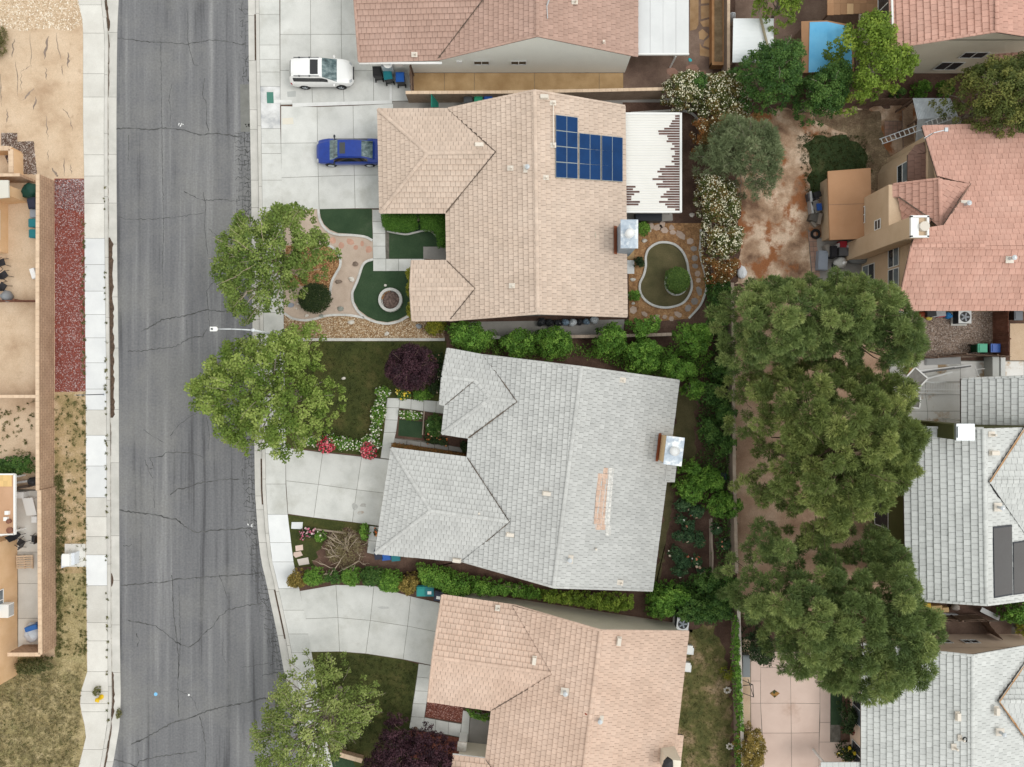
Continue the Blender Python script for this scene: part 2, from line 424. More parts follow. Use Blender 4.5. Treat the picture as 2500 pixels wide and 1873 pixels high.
def lwm(a): return m_walkw if (575 < a < 1000 or 1060 < a < 1200 or 1350 < a < 1430) else m_walk
top_in = lambda y: float(np.interp(y, [-300, 0, 60, 110, 2200], [30, 13, 3, 0, 0]))
street_band('west_sidewalk', SL, lambda y: LE(y) - 30 - top_in(y), LW, .12, lwm)
street_band('west_kerb', lambda y: LE(y) - 29.3 - top_in(y), lambda y: LE(y) - 22 - top_in(y), brk(-250, 2120, 150), .135, m_kerb)
street_band('west_gutter', lambda y: LE(y) - 21.5 - top_in(y), lambda y: LE(y) + .6, [-250, 79, 237, 377, 496, 596, 725, 850, 1000, 1130, 1308, 1417, 1526, 1642, 1860, 2120], .008, m_kerb)
RW = [-250, -120, 35, 110, 145, 176, 211, 314, 350, 375, 440, 507, 570, 640, 705, 763, 812, 870, 960, 1040, 1108, 1182, 1256, 1325, 1372, 1437, 1490, 1548, 1594, 1660, 1730, 1800, 1880, 2120]
m_mott = M('mottled_slab', [(.35, (.40, .41, .43)), (.5, (.58, .58, .58)), (.65, (.70, .70, .71))], scale=1.1, detail=6, grain=.04)
def rwm(a): return m_mott if 205 < a < 300 else m_walkw if 1250 < a < 1400 else m_conc
street_band('east_sidewalk', lambda y: RE(y) + 26.5, SR, RW, .12, rwm)
street_band('east_kerb', lambda y: RE(y) + 18, lambda y: RE(y) + 25.8, brk(-250, 2120, 140), .125, m_kerb)
street_band('east_gutter', lambda y: RE(y) - .6, lambda y: RE(y) + 17.5, [-250, 38, 148, 268, 316, 440, 507, 640, 780, 1101, 1211, 1245, 1325, 1440, 1552, 1640, 1760, 1900, 2120], .008, m_kerb)

# asphalt cracks: jagged filled lines lying on the road
def crack(px, w=.045, name='crack'):
    pts = []
    for a, b in zip(px[:-1], px[1:]):
        n = max(2, int(math.hypot(b[0] - a[0], b[1] - a[1]) / 5))
        for i in range(n):
            t = i / n; pts.append((a[0] + (b[0] - a[0]) * t + random.uniform(-1.1, 1.1), a[1] + (b[1] - a[1]) * t + random.uniform(-1.6, 1.6)))
    pts.append(px[-1]); P = [W(x, y).xy for x, y in pts]; mb = MB(); pr = None
    for i, p in enumerate(P):
        d = (P[min(i + 1, len(P) - 1)] - P[max(i - 1, 0)]).normalized(); q = Vector((-d.y, d.x)) * w * random.uniform(.25, .75)
        cur = ((*(p + q), .005), (*(p - q), .005))
        if pr: mb.face([pr[1], cur[1], cur[0], pr[0]])
        pr = cur
    mb.build(name, m_crack, road)
for px, w in [
    ([(288, 92), (313, 96), (355, 102), (400, 103), (455, 108), (500, 100), (530, 98), (565, 103), (606, 112)], .05),
    ([(285, 314), (320, 314), (360, 317), (400, 313), (445, 316), (485, 330), (530, 325), (560, 330), (592, 336)], .075),
    ([(286, 528), (310, 536), (360, 535), (420, 532), (500, 520)], .03), ([(450, 468), (480, 484), (500, 490), (540, 487), (580, 492)], .05),
    ([(345, 808), (365, 800), (385, 787), (400, 779), (425, 776), (455, 770), (490, 760), (510, 757), (540, 761), (575, 754)], .075),
    ([(312, 858), (345, 857), (385, 851), (420, 848), (440, 840), (455, 830), (470, 824), (495, 822), (505, 803)], .06),
    ([(353, 1122), (362, 1145), (376, 1141), (366, 1119), (395, 1115), (404, 1105), (440, 1104), (470, 1107), (494, 1116)], .055), ([(362, 1147), (368, 1160), (374, 1168)], .06),
    ([(415, 1208), (433, 1195), (460, 1190), (485, 1180), (510, 1175), (540, 1171), (585, 1170)], .065),
    ([(290, 1245), (330, 1252), (390, 1258), (410, 1266), (430, 1268), (450, 1284), (470, 1297), (480, 1300), (520, 1295), (570, 1292), (618, 1288)], .085),
    ([(295, 1431), (330, 1426), (390, 1422), (430, 1415), (500, 1409), (560, 1405), (640, 1400)], .07),
    ([(312, 1515), (345, 1520), (380, 1528), (410, 1550), (430, 1568), (460, 1581), (480, 1568), (500, 1545), (520, 1530), (535, 1505), (560, 1488), (600, 1478), (640, 1474)], .06),
    ([(320, 1818), (350, 1805), (385, 1785), (420, 1765), (455, 1755), (485, 1745), (510, 1735), (550, 1725), (600, 1715), (640, 1706), (700, 1699)], .09),
    ([(275, 1853), (300, 1860), (335, 1872)], .07), ([(335, 1868), (340, 1858), (380, 1848), (430, 1841), (480, 1835)], .065), ([(487, 1750), (495, 1780), (503, 1830), (500, 1880)], .05),
    ([(393, 90), (394, 200), (395, 320), (398, 460), (400, 560), (396, 660), (398, 740)], .035), ([(420, 205), (412, 240), (417, 270), (415, 312)], .03),
    ([(455, 20), (460, 60), (457, 90), (465, 130), (475, 158), (485, 160)], .035), ([(500, 190), (494, 235), (503, 245), (504, 300), (510, 320)], .04),
    ([(497, 470), (502, 500), (500, 560), (507, 620)], .035), ([(536, 575), (532, 640), (520, 690), (504, 712), (510, 760), (511, 800)], .035), ([(510, 560), (532, 578), (550, 567), (575, 568)], .035),
    ([(313, 330), (315, 360), (312, 400)], .04), ([(455, 780), (457, 828)], .025), ([(350, 1050), (380, 1068), (400, 1080)], .03), ([(414, 1065), (435, 1040), (460, 1020), (482, 1008)], .035),
    ([(505, 1020), (512, 1060), (508, 1100)], .03), ([(420, 1405), (424, 1500), (436, 1600), (434, 1680), (436, 1750)], .05), ([(437, 1430), (440, 1560), (436, 1650)], .035),
    ([(535, 1405), (548, 1435), (555, 1462)], .035), ([(545, 1560), (543, 1600), (552, 1620)], .025), ([(430, 1682), (460, 1697), (475, 1712), (482, 1735)], .03), ([(333, 1548), (340, 1562), (335, 1580)], .05),
    ([(300, 1331), (315, 1334), (322, 1328)], .05), ([(335, 1826), (338, 1846)], .05), ([(640, 1650), (690, 1640)], .04), ([(375, 1185), (377, 1240)], .025), ([(590, 1630), (640, 1622), (700, 1610)], .03)]:
    crack(px, w)
def alligator(y0, y1, wpx, den=1.0):
    """crazed asphalt beside the gutter: jittered honeycomb of cell edges"""
    mb = MB(); hy, hx = 11.0, 7.5; ny, nx = int((y1 - y0) / hy), max(3, int(wpx / hx)); G = {}
    for j in range(ny + 1):
        for i in range(nx + 1):
            y = y0 + j * hy + random.uniform(-3.6, 3.6) + (2.5 if (i + j) % 2 else -2.5); G[i, j] = (RE(y) - i * hx + random.uniform(-2.2, 2.2), y)
    for (i, j), p in G.items():
        for q in ((i + 1, j), (i, j + 1)):
            if q not in G or (q[1] > j and (i + j) % 2): continue
            if random.random() > (1.0 - .55 * (i / nx) ** 2) * den: continue
            a, b = W(*p).xy, W(*G[q]).xy; w = random.uniform(.012, .034) * (1.1 - .5 * i / nx); d = (b - a).normalized(); k = Vector((-d.y, d.x)) * w; d = d * .01
            mb.face([(*(a - d - k), .0045), (*(b + d - k), .0045), (*(b + d + k), .0045), (*(a - d + k), .0045)])
    mb.build('crazed_cracking', m_crack, road)
alligator(10, 300, 20, .5); alligator(325, 540, 44); alligator(1075, 1150, 30); alligator(1150, 1330, 36, .9); alligator(1330, 1480, 34); alligator(1480, 1650, 36, .9)
zone('road_patch', [(586, 206), (609, 206), (611, 322), (588, 322)], .006, m_asph2, road)
# dirt and rotting leaves washed against the west kerb
m_dirt = M('gutter_dirt', [(.3, (.045, .03, .022)), (.7, (.13, .085, .06))], scale=5, grain=.3)
dl = MB()
for a, b, k in ((-100, 80, 8), (80, 240, 4.5), (240, 580, 3), (580, 1025, 13), (1025, 1120, 4), (1120, 1400, 2.5), (1400, 1432, 9), (1432, 1640, 2.5), (1640, 1760, 8), (1760, 1900, 6)):
    yy = np.arange(a, b + 1, 8); wv = [k * random.uniform(.7, 1.1) * min(1, (y - a) / 25 + .45, (b - y) / 25 + .45) for y in yy]
    f = lambda y: LE(y) - 21.8 - top_in(y)
    for i in range(len(yy) - 1):
        p = [W(f(yy[i]), yy[i], .02), W(f(yy[i + 1]), yy[i + 1], .02), W(f(yy[i + 1]) + wv[i + 1], yy[i + 1], .013), W(f(yy[i]) + wv[i], yy[i], .013)]
        dl.face(p)
for a, b in ((35, 145), (1120, 1230), (1440, 1560)):
    for y in range(a, b, 8):
        dl.face([W(RE(y) + 14, y, .012), W(RE(y + 8) + 14, y + 8, .012), W(RE(y + 8) + 18.2, y + 8, .02), W(RE(y) + 18.2, y, .02)])
tag(dl.build('gutter_dirt', m_dirt), 'dark dirt and leaf litter washed against the kerb in the gutter', 'dirt', kind='stuff')

# ------------------------------------------------------------------ loose gravel (real stones, too many to count)
def gravel(name, label, px, n, size, mat, z=.11, tints=(0, 1)):
    P = sample_poly(W2(px, z), n); r = RNG.uniform(size[0], size[1], n); a = RNG.uniform(0, 6.28, n); e = RNG.uniform(.55, 1, n)
    ca, sa = np.cos(a), np.sin(a); Q = np.zeros((n, 5, 3))
    for k, (u, v) in enumerate(((1, 0), (0, 1), (-1, 0), (0, -1))):
        Q[:, k, 0] = P[:, 0] + r * (u * ca - v * e * sa); Q[:, k, 1] = P[:, 1] + r * (u * sa + v * e * ca); Q[:, k, 2] = z - .01
    Q[:, 4, :2] = P + RNG.uniform(-.3, .3, (n, 2)) * r[:, None]; Q[:, 4, 2] = z + r * RNG.uniform(.4, .9, n)
    F = np.array([[0, 1, 4], [1, 2, 4], [2, 3, 4], [3, 0, 4]]); V = Q.reshape(-1, 3)
    idx = (np.arange(n)[:, None, None] * 5 + F[None]).reshape(-1)
    me = bpy.data.meshes.new(name); me.vertices.add(len(V)); me.vertices.foreach_set('co', V.astype(np.float32).ravel())
    nf = n * 4; me.loops.add(nf * 3); me.loops.foreach_set('vertex_index', idx.astype(np.int32))
    me.polygons.add(nf); me.polygons.foreach_set('loop_start', np.arange(0, nf * 3, 3, dtype=np.int32)); me.polygons.foreach_set('loop_total', np.full(nf, 3, dtype=np.int32))
    me.update(calc_edges=True); me.materials.append(mat)
    t = np.repeat(RNG.uniform(tints[0], tints[1], n) ** 1.3, 4); at = me.attributes.new('tint', 'FLOAT', 'FACE'); at.data.foreach_set('value', t.astype(np.float32))
    o = link(bpy.data.objects.new(name, me)); tag(o, label, 'gravel', kind='stuff'); return o
m_gold = leafmat('gold_stones', (.20, .115, .055), (.42, .28, .16), (.72, .62, .48), 0.0, .8)
m_red = leafmat('red_stones', (.17, .036, .026), (.21, .07, .06), (.46, .36, .35), 0.0, .8)
m_purp = leafmat('purple_stones', (.10, .06, .06), (.24, .16, .165), (.55, .48, .48), 0.0, .8)
m_cream = leafmat('cream_stones', (.42, .30, .19), (.66, .52, .37), (.86, .8, .7), 0.0, .8)
m_greyst = leafmat('grey_brown_stones', (.12, .085, .065), (.30, .235, .20), (.5, .44, .4), 0.0, .8)
m_bark = leafmat('bark_chips', (.14, .06, .025), (.36, .19, .085), (.58, .38, .2), 0.0, .85)
m_redbark = leafmat('red_bark_chips', (.10, .028, .02), (.21, .07, .05), (.45, .28, .24), 0.0, .85)

# west side surfaces
zone('gravel_bed', [(-60, -40), (182, -40), (198, 30), (202, 62), (180, 80), (120, 74), (60, 80), (-60, 62)], .106, m_soil)
gravel('cream_gravel', 'cream landscaping stones in the upper left corner beside the pavement', [(-60, -40), (182, -40), (198, 30), (202, 60), (170, 76), (120, 68), (60, 76), (-60, 56)], 5200, (.03, .085), m_cream)
rp = [(133, 436), (205, 436), (206, 600), (208, 800), (209, 955), (134, 957)]
zone('red_gravel_bed', rp, .106, m_redb)
gravel('red_gravel', 'red and white lava gravel strip between block wall and pavement', [(134, 470), (205, 470), (208, 955), (134, 957)], 9000, (.03, .075), m_red)
gravel('purple_gravel', 'purple grey gravel at the top end of the red strip', [(134, 438), (205, 438), (206, 520), (134, 505)], 1500, (.03, .075), m_purp)
zone('gravel_bed', [(3, 325), (42, 325), (42, 346), (82, 345), (90, 425), (30, 425), (3, 360)], .106, m_brown)
gravel('brown_gravel', 'dark brown gravel in the brick edged bed at left', [(3, 325), (42, 325), (42, 346), (82, 345), (90, 425), (30, 425), (3, 360)], 1400, (.03, .08), m_greyst)
zone('weedy_strip', [(133, 957), (209, 957), (210, 1250), (211, 1605), (134, 1605)], .105, m_weedy)
zone('dry_lawn', [(-300, 1604), (211, 1604), (213, 1640), (205, 1670), (196, 1690), (194, 1715), (199, 1745), (207, 1775), (209, 1800), (202, 1830), (191, 1873), (178, 1925), (100, 2130), (-300, 2130)], .106, m_dry)
zone('dry_lawn', [(135, 1400), (210, 1400), (211, 1606), (134, 1606)], .1085, m_dry)
# dark damp cracks in the bare soil
m_scr = M('damp_soil_crack', [(.3, (.17, .13, .11)), (.7, (.32, .25, .2))], scale=3)
sc = MB()
for x0, y0, x1, y1, w in ((34, 95, 30, 140, 3), (75, 80, 76, 165, 1.6), (117, 88, 108, 145, 5), (135, 80, 150, 148, 1.6), (40, 150, 42, 238, 1.8), (52, 170, 50, 225, 1.5), (78, 160, 52, 175, 2), (82, 215, 55, 246, 5), (88, 235, 82, 268, 4),
        (112, 165, 112, 195, 2.5), (150, 160, 154, 185, 2), (168, 128, 165, 165, 5), (113, 280, 116, 340, 1.8), (155, 265, 172, 290, 2.5), (172, 290, 177, 320, 1.5), (18, 265, 18, 300, 3), (128, 410, 140, 432, 7), (157, 385, 158, 430, 2), (117, 365, 119, 395, 1.5), (60, 245, 85, 247, 1.5), (170, 400, 175, 425, 2), (3, 180, 2, 260, 2)):
    n = 7; pv = None
    for i in range(n + 1):
        t = i / n; x = x0 + (x1 - x0) * t + random.uniform(-2.5, 2.5); y = y0 + (y1 - y0) * t; h = w * .5 * (math.sin(math.pi * t) + .25) * random.uniform(.5, 1.2)
        c = (W(x - h, y, .1045), W(x + h, y, .1045))
        if pv: sc.face([c[0], c[1], pv[1], pv[0]])
        pv = c
tag(sc.build('soil_cracks', m_scr), 'dark cracks and plant debris on the bare tan soil at upper left', 'soil cracks', kind='stuff')

# ------------------------------------------------------------------ driveways, walks, lawns of the four near lots
def paved(name, rows, z=.13, mat=None, skip=(), gap=.014):
    out = rows[0] + [r[-1] for r in rows[1:-1]] + rows[-1][::-1] + [r[0] for r in rows[1:-1]][::-1]
    b = zone(name, out, z - .016, m_joint); slab_grid(b, rows, z, mat or m_conc, skip, gap=gap); return b
d1 = paved('driveway', [rows_of([684, 758, 833, 913], -200), rows_of([684, 758, 833, 913], -60), rows_of([684, 758, 833, 913], 84), [(684, 172), (759, 172), (835, 172), (913, 172)]])
slab_grid(d1, [[(684, 172), (760, 172), (836, 172), (912, 172), (957, 172), (1010, 172)], [(684, 256), (763, 254), (840, 252), (912, 249), (957, 247), (1010, 246)]], .13, m_conc)
zone('driveway', [(684, 171), (1010, 171), (1010, 247), (684, 257)], .112, m_joint)
wb = M('whitened_concrete', [(.3, (.6, .6, .59)), (.7, (.72, .72, .71))], scale=2, grain=.05)
slab([(714, 252), (957, 245), (957, 253), (714, 261)], .136, wb, d1, 'concrete_band', .0); slab([(669, 244), (712, 244), (713, 251), (669, 251)], .136, wb, d1, 'concrete_band', .0)
slab([(951, 208), (957, 208), (957, 246), (951, 246)], .1365, wb, d1, 'concrete_band', .0)
paved('driveway', [[(686, 259), (774, 261), (862, 258), (960, 253)], [(686, 350), (775, 349), (863, 346), (960, 346)], [(687, 434), (777, 431), (865, 428), (960, 427)], [(689, 513), (779, 511), (867, 509), (960, 509)]])
paved('driveway', [[(697, 1093), (788, 1105), (883, 1115), (965, 1124)], [(698, 1174), (777, 1183), (871, 1196), (955, 1206)], [(703, 1255), (766, 1264), (860, 1275), (945, 1287)]])
paved('driveway', [[(732, 1443), (820, 1428), (913, 1430), (1003, 1456), (1100, 1478)], [(746, 1511), (825, 1508), (904, 1515), (995, 1529), (1092, 1548)], [(760, 1592), (829, 1591), (893, 1596), (984, 1610), (1080, 1630)]])
def stain(x, y, rx, ry, col, rot=0.0, z=.137):
    m = M('stain_%d_%d' % (x, y), [(.35, col), (.6, (.48, .48, .46))], scale=2.2, detail=5, grain=.05); zone('concrete_stain', crom(circ(x, y, rx, ry, 9, .3, rot), 3, True), z, m, d1, thick=.004)
for s_ in ((866, 1236, 6, 8, (.33, .33, .32)), (886, 1234, 8, 4, (.36, .34, .32)), (880, 1252, 7, 5, (.4, .3, .24)), (937, 1484, 13, 3, (.4, .4, .4))): stain(*s_)
# beige house, front garden
zone('granite_path', [(692, 511), (1030, 511), (1030, 700), (1050, 835), (694, 835)], .106, m_dg)
zone('mulch_bed', [(697, 600), (798, 597), (818, 608), (827, 622), (830, 640), (825, 655), (814, 672), (807, 690), (804, 712), (760, 695), (697, 705)], .112, m_mulch)
gravel('bark_chips', 'orange bark chips under the upper street tree', [(700, 602), (798, 599), (818, 610), (827, 640), (812, 674), (803, 705), (760, 690), (700, 700)], 3000, (.03, .08), m_bark, .116)
zone('turf', [(780, 511), (908, 510), (910, 585), (890, 575), (856, 571), (825, 569), (805, 561), (791, 548), (783, 531)], .115, m_turf)
zone('turf', [(940, 540), (1090, 540), (1090, 632), (942, 632)], .115, m_turf)
zone('turf', [(911, 634), (911, 662), (1012, 662), (1016, 700), (1016, 760), (996, 768), (972, 781), (946, 787), (919, 783), (897, 773), (876, 757), (865, 737), (862, 717), (872, 694), (879, 677), (882, 656), (890, 643)], .115, m_turf)
wk = zone('walkway', [(909, 511), (950, 511), (950, 632), (1040, 632), (1040, 662), (911, 662)], .118, m_joint)
slab_grid(wk, [[(909, 512), (941, 512)], [(909, 541), (941, 541)], [(910, 570), (941, 570)], [(910, 601), (941, 601)], [(911, 632), (942, 632)]], .135, m_conc)
slab_grid(wk, [[(911, 632), (942, 632), (973, 632), (1004, 632), (1036, 632)], [(911, 662), (942, 662), (973, 662), (1004, 662), (1036, 662)]], .135, m_conc)
slab([(1033, 602), (1095, 602), (1095, 636), (1033, 632)], .145, m_dk, wk, 'slab')
zone('gold_gravel_bed', [(694, 767), (713, 779), (740, 784), (767, 781), (796, 773), (825, 771), (856, 772), (885, 778), (905, 785), (930, 791), (952, 792), (978, 786), (998, 772), (1030, 778), (1085, 785), (1085, 828), (694, 828)], .110, m_goldb)
gravel('gold_gravel', 'golden river gravel strip along the lawn edge', [(694, 770), (713, 781), (740, 786), (767, 783), (796, 775), (825, 773), (856, 774), (885, 780), (905, 787), (930, 793), (952, 794), (978, 788), (998, 774), (1030, 780), (1085, 788), (1085, 826), (694, 826)], 9000, (.03, .075), m_gold, .113)
bord = {}
def edging(label, px, w=.17, closed=False, z1=.2, mat=None):
    o = ribbon(None, px, w, .08, z1, mat or m_border, 'garden_edging', 6, closed); tag(o, label, 'edging'); return o
edging('curved concrete edging round the upper turf by the driveway', [(777, 511), (779, 531), (788, 551), (803, 566), (825, 573), (856, 574), (890, 578), (909, 587)])
edging('pale curved edging in front of the clipped hedges', [(945, 564), (957, 567), (990, 572), (1012, 568), (1035, 563), (1053, 565), (1066, 577)], .12)
edging('wavy concrete edging round the mulch under the tree', [(799, 598), (815, 606), (826, 619), (831, 637), (829, 652), (820, 668), (811, 685), (807, 702), (805, 726)])
edging('long curved concrete edging round the kidney shaped turf', [(911, 633), (895, 638), (885, 648), (878, 668), (872, 686), (865, 702), (860, 715), (861, 735), (870, 755), (884, 770), (905, 782), (930, 789), (950, 790), (975, 784), (1000, 770)])
edging('wavy concrete edging above the golden gravel', [(694, 765), (713, 777), (740, 782), (767, 779), (796, 771), (825, 769), (856, 770), (888, 776)])
edging('straight concrete edging between golden gravel and lawn', [(694, 829), (860, 829), (1086, 829)], .2)
# grey house, front garden
zone('lawn', [(694, 833), (1100, 833), (1100, 1000), (950, 974), (940, 1010), (932, 1116), (788, 1102), (697, 1090)], .108, m_lawn)
wk = zone('walkway', [(944, 971), (1088, 981), (1088, 1012), (975, 998), (952, 1122), (928, 1120), (938, 1055)], .118, m_joint)
slab_grid(wk, [[(946, 972), (977, 972)], [(942, 995), (974, 996)], [(940, 1025), (971, 1026)], [(937, 1056), (967, 1056)], [(929, 1118), (951, 1121)]], .135, m_conc)
slab_grid(wk, [[(977, 972), (1004, 975), (1035, 977), (1065, 979), (1090, 981)], [(974, 996), (1003, 1000), (1034, 1004), (1064, 1008), (1088, 1011)]], .135, m_conc)
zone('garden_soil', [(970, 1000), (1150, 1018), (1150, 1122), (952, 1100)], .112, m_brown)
zone('courtyard_lawn', [(974, 1024), (1034, 1030), (1030, 1070), (972, 1064)], .118, m_turf)
ck = zone('walkway', [(958, 1069), (1030, 1076), (1135, 1094), (1133, 1106), (1030, 1090), (957, 1080)], .116, m_joint)
for i in range(5):
    x = 960 + 34 * i; slab([(x, 1070 + 4.6 * i), (x + 33, 1074.5 + 4.6 * i), (x + 32, 1086 + 4.6 * i), (x - 1, 1081 + 4.6 * i)], .135, m_dk, ck)
zone('lawn', [(703, 1257), (766, 1265), (860, 1276), (922, 1284), (900, 1352), (880, 1380), (715, 1385)], .108, m_lawn)
zone('garden_soil', ragged([(800, 1300), (925, 1290), (1150, 1370), (1250, 1420), (1250, 1450), (1100, 1450), (900, 1400), (760, 1380)], 10, 8), .110, m_brown)
wk = zone('walkway', [(902, 1284), (925, 1287), (914, 1354), (895, 1350)], .118, m_joint)
slab_grid(wk, [[(902, 1284), (924, 1287)], [(899, 1320), (919, 1322)], [(896, 1350), (914, 1354)]], .135, m_conc)
# pink house at the bottom
zone('lawn', [(760, 1592), (829, 1592), (893, 1597), (984, 1611), (1024, 1622), (1014, 1700), (1006, 1782), (1090, 1800), (1110, 1900), (840, 1930), (800, 1800), (775, 1680)], .108, m_lawn)
wk = zone('walkway', [(1022, 1620), (1056, 1626), (1036, 1752), (1130, 1768), (1200, 1735), (1200, 1860), (1120, 1860), (1122, 1800), (999, 1779)], .118, m_joint)
slab_grid(wk, [[(1022, 1620), (1056, 1626)], [(1018, 1653), (1049, 1656)], [(1013, 1687), (1045, 1688)], [(1008, 1718), (1041, 1719)], [(1004, 1750), (1036, 1752)], [(999, 1778), (1032, 1784)]], .135, m_conc)
slab_grid(wk, [[(1036, 1752), (1064, 1757), (1095, 1763), (1127, 1768)], [(1032, 1784), (1062, 1789), (1094, 1794), (1122, 1800)]], .135, m_conc)
slab([(1130, 1735), (1148, 1738), (1140, 1850), (1119, 1850)], .138, m_conc, wk); slab([(1149, 1738), (1210, 1745), (1205, 1865), (1141, 1862)], .138, m_dk, wk)
zone('red_mulch_bed', [(1044, 1710), (1132, 1716), (1128, 1764), (1038, 1750)], .112, m_redm)
gravel('red_bark', 'red bark mulch beside the small front walk', [(1044, 1712), (1131, 1718), (1127, 1762), (1039, 1749)], 1500, (.03, .07), m_redbark, .116)
zone('red_mulch_bed', [(1000, 1782), (1122, 1802), (1118, 1860), (1000, 1850)], .111, m_redm)
zone('turf', [(795, 1838), (860, 1855), (880, 1900), (800, 1900)], .114, m_turf)
# side strips and back gardens of the near lots
sp = zone('side_path', [(1003, 180), (1522, 180), (1522, 226), (1003, 232)], .115, m_joint)
slab_grid(sp, [rows_of([1003, 1085, 1158, 1305, 1463, 1522], 178), rows_of([1003, 1085, 1158, 1305, 1463, 1522], 226)], .13, m_tanc)
pt = zone('patio', [(1522, -180), (1740, -180), (1740, 250), (1522, 226)], .118, m_pavs)
zone('side_path', [(955, 246), (1700, 240), (1700, 275), (955, 285)], .111, m_dk)
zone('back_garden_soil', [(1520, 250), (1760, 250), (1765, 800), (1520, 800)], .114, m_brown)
zone('mulch_bed', [(1535, 545), (1712, 545), (1722, 671), (1722, 722), (1682, 778), (1535, 790)], .117, m_mulch)
kid = [(1611, 592), (1643, 595), (1665, 612), (1677, 637), (1682, 666), (1689, 691), (1687, 711), (1674, 734), (1654, 746), (1626, 751), (1597, 746), (1574, 731), (1563, 711), (1563, 691), (1572, 671), (1577, 649), (1577, 626), (1586, 606)]
zone('lawn', kid, .125, m_olive, smooth=4)
edging('kidney shaped white edging round the small back lawn', kid, .16, True, .24)
edging('curved concrete edging beside the flowering hedge', [(1711, 560), (1711, 586), (1709, 609), (1713, 637), (1722, 671), (1725, 700), (1720, 722), (1708, 748), (1682, 777)], .15)
edging('arched concrete edging above the ribbed patio cover', [(1540, 276), (1620, 271), (1665, 270), (1690, 277), (1708, 295)], .15)
zone('side_path', [(1140, 786), (1525, 780), (1520, 826), (1140, 826)], .118, m_dk)
tc = zone('patio', [(1530, 500), (1640, 500), (1640, 540), (1530, 545)], .122, m_dk)
slab([(1531, 605), (1549, 602), (1549, 634), (1531, 634)], .14, m_tanc, tc); slab([(1531, 635), (1549, 635), (1549, 669), (1531, 669)], .14, m_walkw, tc)
zone('garden_soil', [(1090, 830), (1760, 830), (1770, 960), (1650, 930), (1400, 905), (1090, 860)], .111, m_brown)
zone('lawn', ragged([(1650, 935), (1700, 950), (1695, 1120), (1640, 1180), (1640, 1060)], 10, 8), .113, m_olive)
zone('lawn', ragged([(1625, 1180), (1648, 1180), (1632, 1300), (1605, 1440), (1598, 1440)], 10, 8), .113, m_olive)
zone('lawn', ragged([(1680, 1540), (1740, 1520), (1775, 1600), (1785, 1740), (1785, 1900), (1640, 1900), (1655, 1700)], 10, 8), .113, m_lawn2)
zone('side_strip', [(1080, 1440), (1500, 1470), (1700, 1500), (1690, 1545), (1480, 1520), (1080, 1470)], .113, m_brown)

# ------------------------------------------------------------------ east lots
zone('paver_yard', [(1795, -180), (2180, -180), (2180, 130), (2000, 200), (1795, 230)], .112, m_pavs)
zone('yard_soil', ragged([(1795, 290), (1860, 268), (2240, 262), (2240, 520), (2060, 700), (1795, 700), (1802, 500)], 14, 12), .114, m_yard)
zone('patchy_grass', ragged([(1975, 278), (2050, 268), (2150, 272), (2165, 370), (2150, 480), (2060, 440), (2060, 330)], 16, 9), .1175, m_dryb)
zone('lawn', ragged([(1962, 345), (1990, 332), (2060, 335), (2105, 360), (2118, 395), (2100, 440), (2060, 470), (1985, 465), (1968, 440), (1978, 395)], 15, 8), .120, M('patch_lawn', [(.3, (.022, .040, .012)), (.55, (.040, .062, .020)), (.75, (.09, .085, .035))], scale=.9, detail=8, grain=.3, gscale=12, bump=.5, bscale=20, nrough=.7), smooth=0)
zone('garden_soil', [(2140, 180), (2420, 175), (2420, 250), (2120, 260)], .116, m_brown)
zone('yard_soil', [(1793, 700), (2200, 700), (2200, 1500), (1800, 1500)], .1125, m_eyard)
ep = zone('patio', [(1992, 580), (2120, 580), (2120, 720), (1992, 700)], .120, m_joint)
slab_grid(ep, [[(1994, 582), (2046, 582), (2115, 582)], [(1994, 642), (2046, 642), (2115, 642)], [(1994, 715), (2046, 715), (2115, 715)]], .135, m_dk)
zone('gravel_yard', [(2180, 760), (2425, 755), (2425, 870), (2200, 880)], .118, M('gravel_ground', [(.3, (.20, .145, .11)), (.7, (.36, .28, .23))], scale=3, grain=.3, gscale=12))
gravel('side_yard_gravel', 'brown gravel covering the side yard below the pink tiled house', [(2182, 762), (2422, 757), (2422, 866), (2202, 874)], 5500, (.03, .075), m_greyst, .122)
zone('gravel_yard', [(2466, 790), (2560, 790), (2560, 880), (2466, 880)], .118, m_soil)
wp = zone('patio', [(2170, 880), (2580, 880), (2580, 1040), (2170, 1040)], .122, m_joint)
m_wpat = M('weathered_patio', [(.3, (.62, .60, .56)), (.6, (.74, .73, .71)), (.75, (.78, .78, .77))], scale=.5, detail=7, grain=.06, blotch=((.46, .33, .21), .45, .52, .6))
slab_grid(wp, [[(2172, 882), (2260, 882), (2345, 882), (2420, 882), (2500, 882), (2570, 882)], [(2172, 964), (2260, 964), (2345, 964), (2420, 964), (2500, 964), (2570, 964)], [(2172, 1004), (2265, 1004), (2345, 1004), (2420, 1004), (2500, 1004), (2570, 1004)], [(2172, 1036), (2265, 1036), (2345, 1036), (2420, 1036), (2500, 1036), (2570, 1036)]], .14, m_wpat)
pp = zone('pink_patio', [(1832, 1590), (2052, 1590), (2052, 1930), (1832, 1930)], .120, m_joint)
slab_grid(pp, [[(1833, 1592), (1858, 1592)], [(1833, 1663), (1857, 1663)], [(1833, 1717), (1857, 1717)], [(1834, 1790), (1860, 1790)], [(1836, 1930), (1866, 1930)]], .135, m_pink)
slab_grid(pp, [[(1858, 1592), (1930, 1592), (2002, 1592)], [(1857, 1630), (1930, 1630), (2002, 1630)], [(1857, 1717), (1931, 1717), (2002, 1718)], [(1861, 1790), (1932, 1790), (2000, 1789)], [(1866, 1930), (1933, 1930), (1999, 1930)]], .135, m_pink)
